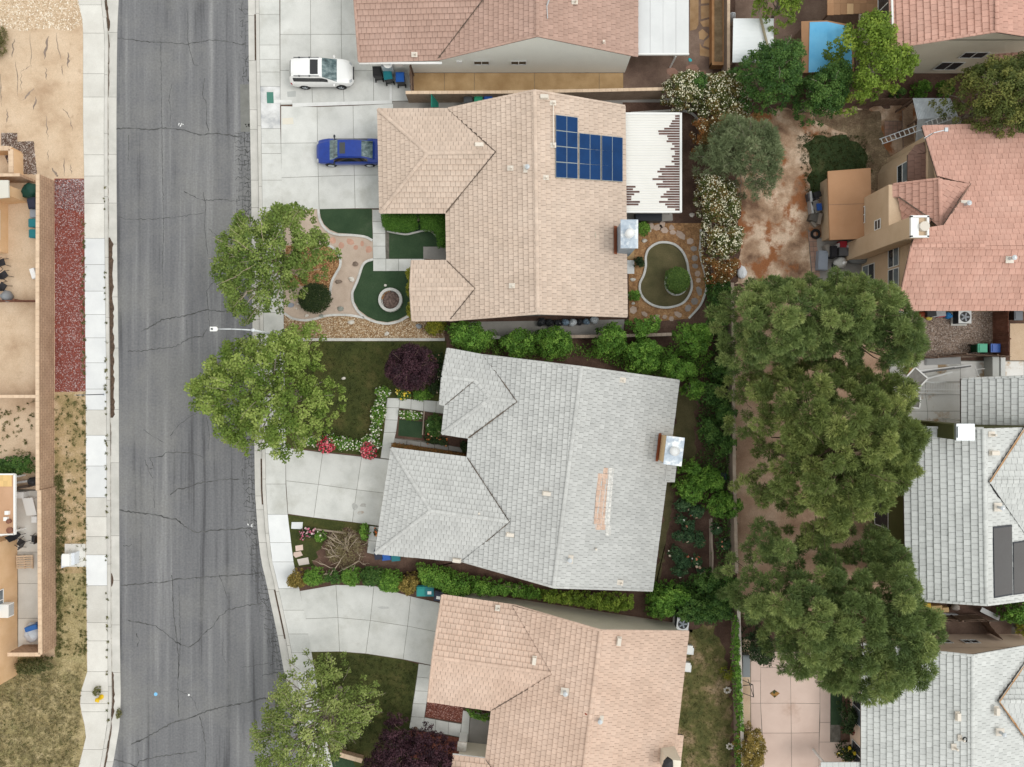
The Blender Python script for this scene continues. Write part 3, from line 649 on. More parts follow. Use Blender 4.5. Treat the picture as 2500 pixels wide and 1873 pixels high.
slab_grid(pp, [[(2002, 1650), (2028, 1650)], [(2002, 1764), (2027, 1764)], [(2000, 1812), (2027, 1812)]], .135, m_pink); slab([(2000, 1812), (2080, 1812), (2080, 1930), (1999, 1930)], .134, m_pink, pp)
zone('lawn', [(2028, 1660), (2056, 1660), (2056, 1770), (2028, 1770)], .123, m_turf)
zone('garden_soil', [(2054, 1640), (2095, 1640), (2095, 1880), (2054, 1812)], .121, m_brown)
zone('planter_soil', [(1812, 1560), (1832, 1560), (1832, 1780), (1812, 1780)], .121, m_soil)
sp2 = zone('side_path', [(2240, 1515), (2480, 1515), (2480, 1552), (2240, 1552)], .122, m_joint)
slab_grid(sp2, [rows_of([2240, 2266, 2314, 2392, 2470], 1517), rows_of([2240, 2266, 2314, 2392, 2470], 1550)], .135, m_pavs)
# ------------------------------------------------------------------ houses
m_wall_c = M('cream_stucco', [(.3, (.72, .66, .55)), (.7, (.78, .72, .61))], scale=.7, grain=.05, gscale=18, bump=.15)
m_wall_g = M('pale_grey_stucco', [(.3, (.80, .80, .75)), (.7, (.84, .84, .79))], scale=.7, grain=.05, gscale=18, bump=.15)
m_wall_t = M('tan_stucco', [(.3, (.52, .38, .255)), (.7, (.60, .455, .32))], scale=.7, grain=.06, gscale=18, bump=.15)
m_wall_gr = M('olive_green_stucco', [(.3, (.075, .082, .028)), (.7, (.105, .11, .042))], scale=.8, grain=.08, gscale=18)
m_wall_p = M('peach_stucco', [(.3, (.62, .40, .22)), (.7, (.74, .52, .33))], scale=.5, grain=.05, gscale=18)
m_wall_pk = M('pink_stucco', [(.3, (.70, .53, .41)), (.7, (.77, .60, .48))], scale=.7, grain=.05, gscale=18)
m_wall_gy = M('grey_stucco', [(.3, (.38, .39, .38)), (.7, (.46, .47, .46))], scale=.7, grain=.05)
m_white = M('white_paint', (.78, .78, .77), rough=.5, grain=.03)
m_glass = M('window_glass', [(.3, (.02, .023, .028)), (.7, (.045, .05, .06))], scale=1.5, rough=.08, spec=.6)
m_glassb = M('window_glass_blind', [(.3, (.10, .12, .14)), (.7, (.2, .24, .27))], scale=1.0, rough=.1, spec=.6)
m_under = M('roof_underlay', (.11, .09, .08))
m_flash = M('rusty_valley_flashing', [(.3, (.05, .042, .038)), (.7, (.15, .11, .08))], scale=2)
m_rust = M('orange_rust_flashing', [(.3, (.30, .15, .06)), (.7, (.48, .29, .15))], scale=3)
m_metal = M('galvanised_metal', [(.3, (.42, .45, .48)), (.7, (.6, .63, .66))], scale=2, rough=.4, metal=.4, spec=.5)
m_black = M('black_plastic', (.022, .022, .024), rough=.5)
def tilemat(name, a, b, c): return M(name, [(.28, a), (.5, b), (.74, c)], scale=.4, detail=7, grain=.06, gscale=9, tint=.065, bump=.12, bscale=25, rough=.9, nrough=.65)
t_h1 = tilemat('roof_tile_rose_brown', (.37, .245, .20), (.42, .28, .23), (.46, .315, .265))
t_h2 = tilemat('roof_tile_beige', (.515, .405, .33), (.56, .445, .368), (.60, .485, .405))
t_h3 = tilemat('roof_tile_grey', (.435, .437, .43), (.485, .487, .478), (.525, .527, .518))
t_h4 = tilemat('roof_tile_pale_pink', (.535, .385, .305), (.585, .43, .345), (.625, .47, .385))
t_h5 = tilemat('roof_tile_salmon', (.47, .265, .21), (.53, .31, .25), (.585, .36, .295))
t_h7 = tilemat('roof_tile_silver_grey', (.49, .50, .49), (.54, .55, .54), (.585, .595, .585))

def clip_rect(poly, u0, v0, u1, v1):
    for ax, val, keep in ((0, u0, 1), (0, u1, -1), (1, v0, 1), (1, v1, -1)):
        out = []; n = len(poly)
        for i in range(n):
            a, b = poly[i], poly[(i + 1) % n]; da, db = (a[ax] - val) * keep, (b[ax] - val) * keep
            if da >= 0: out.append(a)
            if (da >= 0) != (db >= 0):
                t = da / (da - db); out.append((a[0] + (b[0] - a[0]) * t, a[1] + (b[1] - a[1]) * t))
        poly = out
        if len(poly) < 3: return []
    return poly
TILE_T = .08
def tile_meshes(mat, w, L):
    ms = []
    for k in range(9):
        b = MB(); t = k / 8
        x0, x1, h0, h1 = 0, w - .018, TILE_T + random.uniform(-.006, .012), .012
        v = [(x0, 0, 0), (x1, 0, 0), (x1, L, 0), (x0, L, 0), (x0, 0, h0), (x1, 0, h0), (x1, L, h1), (x0, L, h1)]
        for f in ((4, 5, 6, 7), (0, 1, 5, 4), (1, 2, 6, 5), (3, 0, 4, 7)): b.face([v[i] for i in f], t)
        ms.append(b.mesh('tile', mat))
    return ms
CAPM = {}
def cap_meshes(mat, w, h, L):
    key = (mat.name, w)
    if key not in CAPM:
        ms = []
        for k in range(4):
            b = MB(); A = [(-w / 2, 0), (-w * .28, h * .8), (0, h), (w * .28, h * .8), (w / 2, 0)]
            for i in range(4):
                (y0, z0), (y1, z1) = A[i], A[i + 1]
                b.face([(0, y0, z0 + .03), (L, y0, z0), (L, y1, z1), (0, y1, z1 + .03)], k / 3)
            b.face([(0, y, z + .03) for y, z in A][::-1], k / 3); b.face([(0, A[0][0], A[0][1]), (0, A[4][0], A[4][1]), (0, A[4][0], A[4][1] + .03), (0, A[0][0], A[0][1] + .03)], k / 3)
            ms.append(b.mesh('ridge_tile', mat))
        CAPM[key] = ms
    return CAPM[key]

def roof(house, facets, mat, expo=.365, tw=.36, ridges=(), valleys=(), rakes=(), vmat=None, limit=300, fascia=None, stray=0.0):
    deck = MB(); full = []; rest = MB(); L = expo + .012
    for fc in facets:
        P = [W(*p) for p in fc]; n = Vector((0, 0, 0))
        for i in range(len(P)):
            a, b = P[i], P[(i + 1) % len(P)]; n += Vector(((a.y - b.y) * (a.z + b.z), (a.z - b.z) * (a.x + b.x), (a.x - b.x) * (a.y + b.y)))
        n.normalize()
        if n.z < 0: n = -n
        e = P[1] - P[0]; e = (e - n * e.dot(n)).normalized(); s = n.cross(e)
        if s.z < 0: e, s = -e, -s
        o = (P[0] + P[1]) / 2
        uv = [(e.dot(p - o), s.dot(p - o)) for p in P]
        off = sum(n.dot(p - o) for p in P) / len(P); o = o + n * off
        Q = [o + e * u + s * v for u, v in uv]
        deck.face(Q if (Q[1] - Q[0]).cross(Q[2] - Q[1]).z > 0 or True else Q)
        deck.face([q - Vector((0, 0, .16)) for q in Q])
        for i in range(len(Q)):
            a, b = Q[i], Q[(i + 1) % len(Q)]; deck.face([a, b, b - Vector((0, 0, .16)), a - Vector((0, 0, .16))])
        us, vv = [q[0] for q in uv], [q[1] for q in uv]; vmin = min(vv) - .03
        poly = [(u, v - (.03 if abs(v - min(vv)) < .08 else 0)) for u, v in uv]
        r = 0
        while vmin + r * expo < max(vv):
            v0 = vmin + r * expo; ph = (.5 * tw if r % 2 else 0) + random.uniform(-.03, .03); k = math.floor((min(us) - ph) / tw)
            while ph + k * tw < max(us):
                u0 = ph + k * tw; k += 1
                c = clip_rect(poly, u0, v0, u0 + tw - .018, v0 + L)
                if len(c) < 3: continue
                ar = abs(sum(c[i][0] * c[(i + 1) % len(c)][1] - c[(i + 1) % len(c)][0] * c[i][1] for i in range(len(c)))) / 2
                if ar < .004: continue
                org = o + e * u0 + s * v0
                if ar > (tw - .018) * L * .995:
                    full.append((org, e, s, n)); continue
                hh = lambda v: TILE_T + (.012 - TILE_T) * (v - v0) / L
                top = [o + e * u + s * v + n * hh(v) for u, v in c]; bot = [o + e * u + s * v for u, v in c]; t = random.random()
                if (top[1] - top[0]).cross(top[2] - top[0]).dot(n) < 0: top.reverse(); bot.reverse()
                rest.face(top, t)
                for i in range(len(c)):
                    j = (i + 1) % len(c); rest.face([bot[i], bot[j], top[j], top[i]], t)
            r += 1
    rf = deck.build('roof', fascia or m_under, house)
    full.sort(key=lambda q: (q[0] - Vector((0, 0, H))).length)
    ms = tile_meshes(mat, tw, L)
    for i, (org, e, s, n) in enumerate(full):
        jit = random.uniform(-.006, .006)
        if i < limit:
            t = bpy.data.objects.new('tile', random.choice(ms)); COL.objects.link(t); t.parent = rf
            x, y, z = e, s, n
            t.matrix_basis = Matrix(((x.x, y.x, z.x, org.x), (x.y, y.y, z.y, org.y), (x.z, y.z, z.z, org.z + jit), (0, 0, 0, 1)))
        else:
            x1, h0, h1, t = tw - .018, TILE_T + random.uniform(-.006, .012), .012, random.random()
            org = org + n * jit; a = lambda u, v, h: org + e * u + s * v + n * h
            rest.face([a(0, 0, h0), a(x1, 0, h0), a(x1, L, h1), a(0, L, h1)], t); rest.face([a(0, 0, 0), a(x1, 0, 0), a(x1, 0, h0), a(0, 0, h0)], t)
            rest.face([a(x1, 0, 0), a(x1, L, 0), a(x1, L, h1), a(x1, 0, h0)], t); rest.face([a(0, L, 0), a(0, 0, 0), a(0, 0, h0), a(0, L, h1)], t)
    tag(rest.build('tiles', mat, rf), kind='stuff')
    def caps(lines, w, h, lift, nm, L=.38):
        for p0, p1 in lines:
            p0, p1 = W(*p0), W(*p1); d = p1 - p0; k = max(1, int(d.length / (L - .02))); x = d.normalized()
            y = Vector((0, 0, 1)).cross(x).normalized(); z = x.cross(y); st = d / k
            for i in range(k):
                q = bpy.data.objects.new(nm, random.choice(cap_meshes(mat, w, h, L))); COL.objects.link(q); q.parent = rf
                c = p0 + st * i + Vector((0, 0, lift)); q.matrix_basis = Matrix(((x.x, y.x, z.x, c.x), (x.y, y.y, z.y, c.y), (x.z, y.z, z.z, c.z), (0, 0, 0, 1)))
    caps(ridges, .26, .05, .025, 'ridge_tile'); caps(rakes, .17, .045, .055, 'rake_tile')
    vb = MB()
    for p0, p1, *w in valleys:
        p0, p1 = W(*p0) + Vector((0, 0, .105)), W(*p1) + Vector((0, 0, .105)); ww = w[0] if w else .075; N = 9; pr = None
        d = (p1 - p0).normalized(); q = Vector((-d.y, d.x, 0)).normalized()
        for i in range(N + 1):
            h = q * ww * random.uniform(.3, .62); c = p0 + (p1 - p0) * i / N
            cur = (c + h, c - h)
            if pr: vb.face([pr[1], cur[1], cur[0], pr[0]])
            pr = cur
    if valleys: vb.build('valley_flashing', vmat or m_flash, rf)
    return rf

def walls(house, eave_px, ze, mat, ins=.45, drop=.12):
    b = MB(); b.prism(inset(W2(eave_px, ze), ins), -.02, ze - drop + .35 * 0); return b.build('wall', mat, house)
def gable(house, a, b, apex, mat, thick=.2, name='gable_wall'):
    """triangle wall between eave points a, b (world) up to apex (world)"""
    a, b, apex = Vector(a), Vector(b), Vector(apex); d = (b - a); q = Vector((-d.y, d.x, 0)).normalized() * thick / 2; m = MB()
    F = [p + q for p in (a, b, apex)]; B = [p - q for p in (a, b, apex)]
    m.face(F[::-1]); m.face(B)
    for i in range(3): j = (i + 1) % 3; m.face([F[i], F[j], B[j], B[i]])
    return m.build(name, mat, house)
def window(house, p, u, w, h, panes=2, glass=None, vert=False, out=None):
    """window whose lower corner is p, running w along the horizontal unit u and h up; out = outward normal"""
    p, u = Vector(p), Vector(u).normalized(); up = Vector((0, 0, 1)); n = Vector(out).normalized()
    fr = MB(); c = lambda a, b: p + u * a + up * b + n * .03; t = .055
    for a0, a1, b0, b1 in ((0, w, 0, t), (0, w, h - t, h), (0, t, t, h - t), (w - t, w, t, h - t)) + (((w / 2 - t / 2, w / 2 + t / 2, t, h - t),) if panes == 2 and not vert else ()) + (((t, w - t, h / 2 - t / 2, h / 2 + t / 2),) if vert else ()):
        q = [c(a0, b0), c(a1, b0), c(a1, b1), c(a0, b1)]; fr.face([x + n * .03 for x in q]); 
        for i in range(4): j = (i + 1) % 4; fr.face([q[i], q[j], q[j] + n * .03, q[i] + n * .03])
    f = fr.build('window', m_white, house)
    cells = [(t, w - t, t, h - t)]
    if panes == 2: cells = [(t, w / 2 - t / 2, t, h - t), (w / 2 + t / 2, w - t, t, h - t)] if not vert else [(t, w - t, t, h / 2 - t / 2), (t, w - t, h / 2 + t / 2, h - t)]
    for i, (a0, a1, b0, b1) in enumerate(cells):
        g = MB(); g.face([p + u * a + up * b + n * .035 for a, b in ((a0, b0), (a1, b0), (a1, b1), (a0, b1))])
        g.build('pane', (glass if not isinstance(glass, (list, tuple)) else glass[i]) or m_glass, f)
    return f
def vent(house, x, y, z, kind=0, rot=0.0):
    """roof penetrations: 0 pipe on flashing, 1 square vent, 2 low dormer vent"""
    p = W(x, y, z); R = Matrix.Rotation(rot, 3, 'Z')
    if kind == 0:
        b = MB(); b.box(p + Vector((0, 0, .03)), (.42, .34, .05), rot); o = b.build('flashing', m_vent, house)
        b = MB(); b.tube(p + Vector((.06, -.05, .0)), p + Vector((.06, -.05, .4)), .07, .07, 10); b.tube(p + Vector((.06, -.05, .4)), p + Vector((.06, -.05, .401)), .05, .05, 10); b.build('pipe', m_vent, o)
    elif kind == 1:
        b = MB(); b.box(p + Vector((0, 0, .03)), (.62, .3, .05), rot); b.box(p + Vector((0, 0, .14)), (.5, .24, .2), rot); b.build('roof_vent', m_vent, house)
    else:
        b = MB(); b.box(p + Vector((0, 0, .03)), (.5, .55, .05), rot); o = b.build('flashing', m_vent, house)
        b = MB(); b.tube(p, p + Vector((0, 0, .45)), .1, .1, 10); b.lathe(p + Vector((0, 0, .45)), [(.16, 0), (.16, .04), (.05, .1)], 12); b.build('pipe', m_metal, o)
m_vent = M('cream_vent_paint', (.66, .60, .53), rough=.6, rnd=.08)
E1 = 2.9
# ---- rose-brown house at the top edge
h1 = thing('house', 'rose brown tiled house with pale gable wall at the top edge', 'house', W(1250, 60))
A, B, C1 = (1068, 147, E1), (1190, -13, 4.45), (1068, -122, E1)
roof(h1, [[(877, 152, E1), A, B, (865, -13, 4.45)], [(877, -122, E1), C1, B, (865, -13, 4.45)],
          [C1, (1068, -230, E1), (1312, -260, 5.8), (1312, 88, 5.8), A, B],
          [(1556, 138, E1), (1556, -230, E1), (1312, -260, 5.8), (1312, 88, 5.8)]], t_h1,
     ridges=[((1312, 88, 5.83), (1312, -60, 5.83)), ((866, -13, 4.48), (1190, -13, 4.48))], valleys=[((1068, 147, E1), (1190, -13, 4.45))],
     rakes=[(A, (1312, 88, 5.8)), ((1556, 138, E1), (1312, 88, 5.8)), ((877, 152, E1), (865, -13, 4.45))])
b = MB(); b.prism([(-10.2, 22.95), (8.33, 22.95), (8.33, 33), (-10.2, 33)], -.02, 2.72); b.build('wall', m_wall_g, h1)
gable(h1, (-5.3, 23.05, 2.7), (8.7, 23.05, 2.7), (1.68, 23.05, 5.62), m_wall_g)
window(h1, (-2.75, 22.95, 1.45), (1, 0, 0), 1.15, .62, out=(0, -1, 0)); window(h1, (-.1, 22.95, 1.45), (1, 0, 0), 1.15, .62, out=(0, -1, 0))
b = MB(); b.bar((-10.7, 22.42, 2.82), (-4.9, 22.42, 2.82), .14, .12); b.build('gutter', m_white, h1)
vent(h1, 1403, 5, 4.9, 0); vent(h1, 1470, 105, 3.9, 0); vent(h1, 1012, 134, 3.1, 0)
b = MB(); p = W(1335, 14, 5.6); b.tube(p, p + Vector((.3, .5, .7)), .06, .05); b.tube(p, p + Vector((.05, -.9, .1)), .03); b.build('pipe', m_metal, h1)
b = MB(); b.box((-8.95, 22.75, 1.2), (.75, .35, 1.5)); b.build('meter_cabinet', m_metal, h1)
b = MB(); b.box((-8.1, 22.85, 1.7), (.5, .18, .35)); b.build('meter_box', m_vent, h1)
b = MB(); b.box((-3.75, 22.9, 1.9), (.42, .08, .3)); b.build('wall_box', m_white, h1)

# ---- beige house with solar panels
h2 = thing('house', 'beige tiled house with blue solar panels on its roof', 'house', W(1300, 500))
R1, R2 = (1305, 222, 5.5), (1313, 765, 5.5); g1, g2 = (1044, 374, 4.36), (1210, 372, 4.36); w1, w2 = (1002, 706, 3.75), (1160, 705, 3.75)
roof(h2, [[(923, 267, E1), (1095, 267, E1), g2, g1], [(928, 520, E1), (923, 267, E1), g1], [(928, 520, E1), (1089, 520, E1), g2, g1],
          [(1091, 637, E1), (1089, 520, E1), g2, (1095, 267, E1), R1, R2, (1098, 782, E1), w2], [(1525, 260, E1), (1530, 773, E1), R2, R1],
          [(1006, 637, E1), (1091, 637, E1), w2, w1], [(1007, 783, E1), (1098, 782, E1), w2, w1]], t_h2,
     ridges=[(R1, R2), (g1, g2), ((923, 267, 2.95), g1), ((928, 520, 2.95), g1), (w1, w2)], valleys=[((1095, 267, E1), g2), (g2, (1089, 520, E1)), ((1091, 637, E1), w2, .05), (w2, (1098, 782, E1), .06)],
     rakes=[((1095, 266, E1), R1), ((1525, 260, E1), R1), ((1098, 782, E1), R2), ((1530, 773, E1), R2), ((1006, 637, E1), w1), ((1007, 783, E1), w1)])
walls(h2, [(923, 267), (1095, 267), (1525, 262), (1530, 773), (1098, 782), (1007, 783), (1006, 637), (1091, 637), (1089, 520), (928, 520)], E1, m_wall_gy)
gable(h2, W(1105, 780, 2.7) + Vector((0, .35, 0)), W(1522, 773, 2.7) + Vector((0, .35, 0)), W(1313, 766, 5.3) + Vector((0, .35, 0)), m_wall_gy)
gable(h2, W(1105, 268, 2.7) - Vector((0, .35, 0)), W(1517, 262, 2.7) - Vector((0, .35, 0)), W(1305, 224, 5.3) - Vector((0, .35, 0)), m_wall_gy)
for a in ((1328, 238, 5.35, 1), (1246, 411, 4.9, 0), (1287, 412, 5.3, 2), (1332, 434, 5.3, 0), (1250, 698, 4.9, 0), (1350, 252, 5.1, 0), (1170, 355, 4.2, 1), (1350, 355, 5.1, 0)): vent(h2, *a[:3], kind=a[3])
b = MB(); b.bar(W(1351, 250, 5.2), W(1351, 355, 5.2), .05, .05); b.build('conduit', m_vent, h2)
m_patch = M('replaced_tile', (.46, .41, .33), grain=.1); b = MB(); b.box(W(1458, 575, 3.78), (.36, .38, .05), mat=Matrix.Rotation(.4, 3, 'Y')); b.build('tile', m_patch, h2)
# ---- grey house
h3 = thing('house', 'grey tiled house at the centre with a metal capped chimney', 'house', W(1300, 1150))
R1, R2 = (1420, 897, 5.7), (1352, 1433, 5.7); g1, g2 = (1051, 1247, 4.4), (1244, 1274, 4.4); zA, zB = 3.7, 4.15
a1, a2, b1, b2 = (1080, 919, zA), (1159, 929, zA), (1197, 973, zB), (1262, 981, zB)
roof(h3, [[(956, 1094, E1), (1141, 1117, E1), g2, g1], [(917, 1351, E1), (956, 1094, E1), g1], [(917, 1351, E1), (1130, 1370, E1), g2, g1],
          [(1093, 851, E1), (1182, 868, E1), b2, b1, a2, a1], [(1074, 987, E1), (1087, 989, E1), a2, a1], [(1079, 1059, E1), (1087, 989, E1), a2, b1], [(1079, 1059, E1), (1144, 1069, E1), b2, b1],
          [(1141, 1117, E1), (1144, 1069, E1), b2, (1182, 868, E1), R1, R2, (1130, 1370, E1), g2], [(1657, 930, E1), (1592, 1441, E1), R2, R1],
          [(1652, 1110, 2.72), (1645, 1177, 2.72), (1622, 1177, 2.98), (1629, 1110, 2.98)]], t_h3,
     ridges=[(R1, R2), (g1, g2), ((956, 1094, 2.95), g1), ((917, 1351, 2.95), g1), (a1, a2), (b1, b2), (a2, b1), ((1079, 1059, 2.95), b1)],
     valleys=[((1182, 868, E1), b2, .06), (b2, (1144, 1069, E1), .085), ((1087, 989, E1), a2, .05), ((1141, 1117, E1), g2, .06), (g2, (1130, 1370, E1), .05)],
     rakes=[((1182, 868, E1), R1), ((1657, 930, E1), R1), ((1130, 1370, E1), R2), ((1592, 1441, E1), R2), ((1093, 851, E1), a1), ((1074, 987, E1), a1)])
walls(h3, [(956, 1094), (1141, 1117), (1144, 1069), (1079, 1059), (1087, 989), (1074, 987), (1093, 851), (1182, 868), (1657, 930), (1592, 1441), (1130, 1370), (917, 1351)], E1, m_wall_c)
def gab(h, a, b, top, sh, mat):
    s = Vector(sh); gable(h, W(*a) + s, W(*b) + s, W(*top) + s, mat)
gab(h3, (1185, 870, 2.7), (1650, 930, 2.7), (1420, 899, 5.5), (-.05, -.4, 0), m_wall_c); gab(h3, (1135, 1370, 2.7), (1588, 1440, 2.7), (1352, 1432, 5.5), (.05, .4, 0), m_wall_c)
for a in ((1335, 1205, 5.25, 1), (1246, 1305, 4.3, 1), (1520, 928, 4.6, 0), (1452, 1337, 4.6, 0), (1390, 1365, 5.4, 2), (1514, 1422, 4.0, 0), (1168, 1250, 4.0, 0), (1115, 1368, 3.1, 1)): vent(h3, *a[:3], kind=a[3], rot=-.12)
# patch of bare replacement tiles on the east slope
m_pp = M('bare_pink_tile', [(.3, (.50, .33, .25)), (.7, (.64, .48, .39))], scale=3, grain=.2, gscale=9); m_pw = M('mortar_stained_tile', [(.3, (.52, .50, .47)), (.7, (.72, .71, .69))], scale=5, grain=.25, gscale=9)
def plane_pt(x, y, F):
    """point of a roof plane (three photo points) seen at photo pixel x, y"""
    a, b, c = (W(*p) for p in F); n = (b - a).cross(c - a); o = Vector((0, 0, H)); d = W(x, y, 0) - o
    return o + d * ((a - o).dot(n) / d.dot(n))
EP = [(1657, 930, E1), (1592, 1441, E1), R2]
for i in range(12):
    for j, mm in ((0, m_pp), (1, m_pp), (2, m_pw)):
        if (i == 0 and j == 0) or (i == 11 and j < 2 and i % 2): continue
        y0 = 1142 + i * 13.8; x0 = 1460 - i * 1.05 + j * 13
        if i > 9: x0 += 4
        q = [plane_pt(x, y, EP) + Vector((0, 0, .078)) for x, y in ((x0, y0), (x0 + 12.6, y0 + .6), (x0 + 11.6, y0 + 13.4), (x0 - 1, y0 + 13))]
        b = MB(); b.face(q[::-1]); 
        for k in range(4): b.face([q[k], q[(k + 1) % 4], q[(k + 1) % 4] - Vector((0, 0, .06)), q[k] - Vector((0, 0, .06))])
        b.build('tile', mm, h3)
# ---- pale pink house at the bottom
h4 = thing('house', 'pale pink tiled house at the bottom edge of the photo', 'house', W(1320, 1700))
R1, R2 = (1467, 1539, 5.7), (1398, 2100, 5.7); g1, g2 = (1057, 1604, 4.3), (1350, 1645, 4.4)
roof(h4, [[(1080, 1452, E1), (1254, 1477, E1), g2, g1], [(1045, 1712, E1), (1200, 1733, E1), g2, g1],
          [(1186, 1853, E1), (1200, 1733, E1), g2, (1254, 1477, E1), R1, R2, (1160, 2080, E1), (1262, 1962, 4.2)], [(1680, 1541, E1), (1618, 2090, E1), R2, R1],
          [(1105, 1844, E1), (1186, 1853, E1), (1262, 1962, 4.2), (1094, 1950, 4.2)], [(1080, 2060, E1), (1160, 2080, E1), (1262, 1962, 4.2), (1094, 1950, 4.2)],
          [(1667, 1795, 2.72), (1655, 1900, 2.72), (1638, 1895, 2.98), (1650, 1793, 2.98)]], t_h4,
     ridges=[(R1, (1420, 1920, 5.7)), (g1, g2)], valleys=[((1254, 1477, E1), g2, .07), (g2, (1200, 1733, E1), .06), ((1186, 1853, E1), (1262, 1962, 4.2), .05)],
     rakes=[((1254, 1477, E1), R1), ((1680, 1541, E1), R1), ((1080, 1452, E1), g1), ((1045, 1712, E1), g1)])
walls(h4, [(1080, 1452), (1254, 1477), (1680, 1541), (1618, 2090), (1160, 2080), (1080, 2060), (1105, 1844), (1186, 1853), (1200, 1733), (1045, 1712)], E1, m_wall_c, ins=.4)
gab(h4, (1258, 1480, 2.7), (1675, 1541, 2.7), (1467, 1541, 5.5), (-.05, -.38, 0), m_wall_c)
nrm = Vector((.149, .989, 0)); u4 = Vector((.989, -.149, 0)); p0 = W(1440, 1522, 1.6)
window(h4, Vector((p0.x - .3, p0.y, 1.9)) + nrm * -.02, u4, 1.2, .55, out=nrm)
for a in ((1511, 1565, 5.3, 1), (1304, 1612, 4.2, 1), (1379, 1688, 5.0, 2), (1463, 1755, 5.4, 2), (1215, 1484, 3.2, 0)): vent(h4, *a[:3], kind=a[3], rot=1.45)
b = MB(); b.tube(W(1425, 1726, 5.35) , W(1430, 1742, 5.35), .1, .07); b.tube(W(1430, 1742, 5.3), W(1431, 1742, 5.6), .1); b.build('rusty_pipe', M('red_rust', (.26, .06, .03)), h4)
b = MB(); b.bar(W(1105, 1842, 2.85), W(1187, 1852, 2.85), .12, .12); b.build('gutter', m_white, h4)
# ---- salmon house, top right
h5 = thing('house', 'salmon tiled two storey house in the upper right corner', 'house', W(2330, 60))
Z5 = 5.3
roof(h5, [[(2166, -140, Z5), (2175, 118, Z5), (2433, 77, 7.5), (2433, -190, 7.5)], [(2690, 118, Z5), (2690, -140, Z5), (2433, -190, 7.5), (2433, 77, 7.5)], ], t_h5, expo=.4, tw=.4,
     ridges=[((2433, 77, 7.52), (2433, -60, 7.52))], rakes=[((2175, 118, Z5), (2433, 77, 7.5)), ((2690, 118, Z5), (2433, 77, 7.5))], limit=200)
b = MB(); b.prism([(25.6, 22.9), (36, 22.9), (36, 34), (25.6, 34)], -.02, 5.2); b.build('wall', m_wall_c, h5)
gable(h5, (25.4, 23.0, 5.1), (36.1, 23.0, 5.1), (30.75, 23.0, 7.3), m_wall_c)
window(h5, (30.6, 22.9, .75), (1, 0, 0), 1.7, 1.25, out=(0, -1, 0)); window(h5, (31.3, 22.9, 2.6), (1, 0, 0), 1.7, .9, out=(0, -1, 0))
window(h5, (25.6, 27.2, 2.9), (0, -1, 0), 2.6, 1.5, out=(-1, 0, 0)); window(h5, (25.6, 24.6, 3.1), (0, -1, 0), 1.2, 1.3, out=(-1, 0, 0))
lr = thing('lean_to', 'low salmon tiled porch roof below the upper right house', 'roof', W(2480, 150))
roof(lr, [[(2424, 116, 3.2), (2424, 148, 3.0), (2600, 230, 3.0), (2600, 60, 4.4)]], t_h5, expo=.4, tw=.4, limit=60)
b = MB(); b.prism(W2([(2436, 118), (2600, 110), (2600, 200), (2440, 150)], 2.8), -.02, 2.8); b.build('wall', m_wall_c, lr)
b = MB(); b.bar(W(2176, -60, 5.6), W(2180, 92, 5.45), .12, .08); b.build('white_strip', m_white, h5)
# ---- salmon two storey house, right
h6 = thing('house', 'salmon tiled two storey house with tan walls and tall chimney', 'house', W(2330, 560))
roof(h6, [[(2560, 300, 5.3), (2252, 309, 5.3), (2290, 432, 6.6), (2368, 449, 6.85), (2302, 552, 7.75), (2240, 560, 7.9), (2225, 600, 8.3), (2560, 600, 8.3)],
          [(2190, 757, 6.6), (2560, 757, 6.6), (2560, 600, 8.3), (2225, 600, 8.3)],
          [(2180, 482, 5.3), (2180, 451, 5.3), (2294, 437, 7.0), (2298, 560, 7.0), (2274, 538, 6.7), (2192, 482, 5.45)],
          [(2368, 449, 6.85), (2302, 552, 6.95), (2298, 555, 7.0), (2294, 437, 7.0)],
          [(2192, 482, 5.45), (2274, 538, 6.7), (2262, 556, 6.4), (2208, 556, 5.3)]], t_h5, expo=.4, tw=.4,
     ridges=[((2225, 600, 8.33), (2404, 600, 8.33)), ((2294, 437, 7.03), (2298, 556, 7.03))], valleys=[((2192, 482, 5.5), (2274, 538, 6.75), .08), ((2368, 449, 6.9), (2302, 552, 7.7), .05)],
     rakes=[((2252, 309, 5.3), (2290, 432, 6.6)), ((2190, 757, 6.6), (2225, 600, 8.3)), ((2180, 451, 5.3), (2294, 437, 7.0))])
b = MB(); b.prism([(25.8, 5.3), (40, 5.3), (40, 9.4), (27, 9.4), (25.8, 9.4)], -.02, 6.5); b.build('wall', m_wall_t, h6)
b = MB(); b.prism([(25.0, 9.45), (40, 9.45), (40, 13.2), (25.0, 13.2)], -.02, 5.35); b.build('wall', m_wall_t, h6)
b = MB(); b.prism([(27.7, 13.25), (40, 13.25), (40, 16.6), (27.7, 16.6)], -.02, 5.2); b.build('wall', m_wall_t, h6)
gable(h6, (25.9, 5.2, 6.4), (25.9, 9.3, 7.2), (25.9, 8.6, 8.1), m_wall_t); gable(h6, (27.8, 16.9, 5.15), (27.8, 9.5, 6.9), (27.8, 13, 6.6), m_wall_t)
for y0, y1, z0, z1, g in ((605, 652, 3.85, 5.2, m_glassb), (656, 705, 3.85, 5.2, m_glassb)):
    Y0, Y1 = W(0, y0, 4.5).y, W(0, y1, 4.5).y; window(h6, (25.8, Y0, z0), (0, -1, 0), abs(Y1 - Y0), z1 - z0, out=(-1, 0, 0), glass=(m_glass, g), vert=True)
window(h6, (25.8, W(0, 647, 1).y, .35), (0, -1, 0), 1.55, 1.7, out=(-1, 0, 0), glass=(m_glassb, m_glass), vert=True); window(h6, (25.0, W(0, 536, 4).y, 3.6), (0, -1, 0), .7, .8, out=(-1, 0, 0), vert=True)
window(h6, (25.0, W(0, 505, 2).y, 1.5), (0, -1, 0), 1.2, .8, out=(-1, 0, 0))
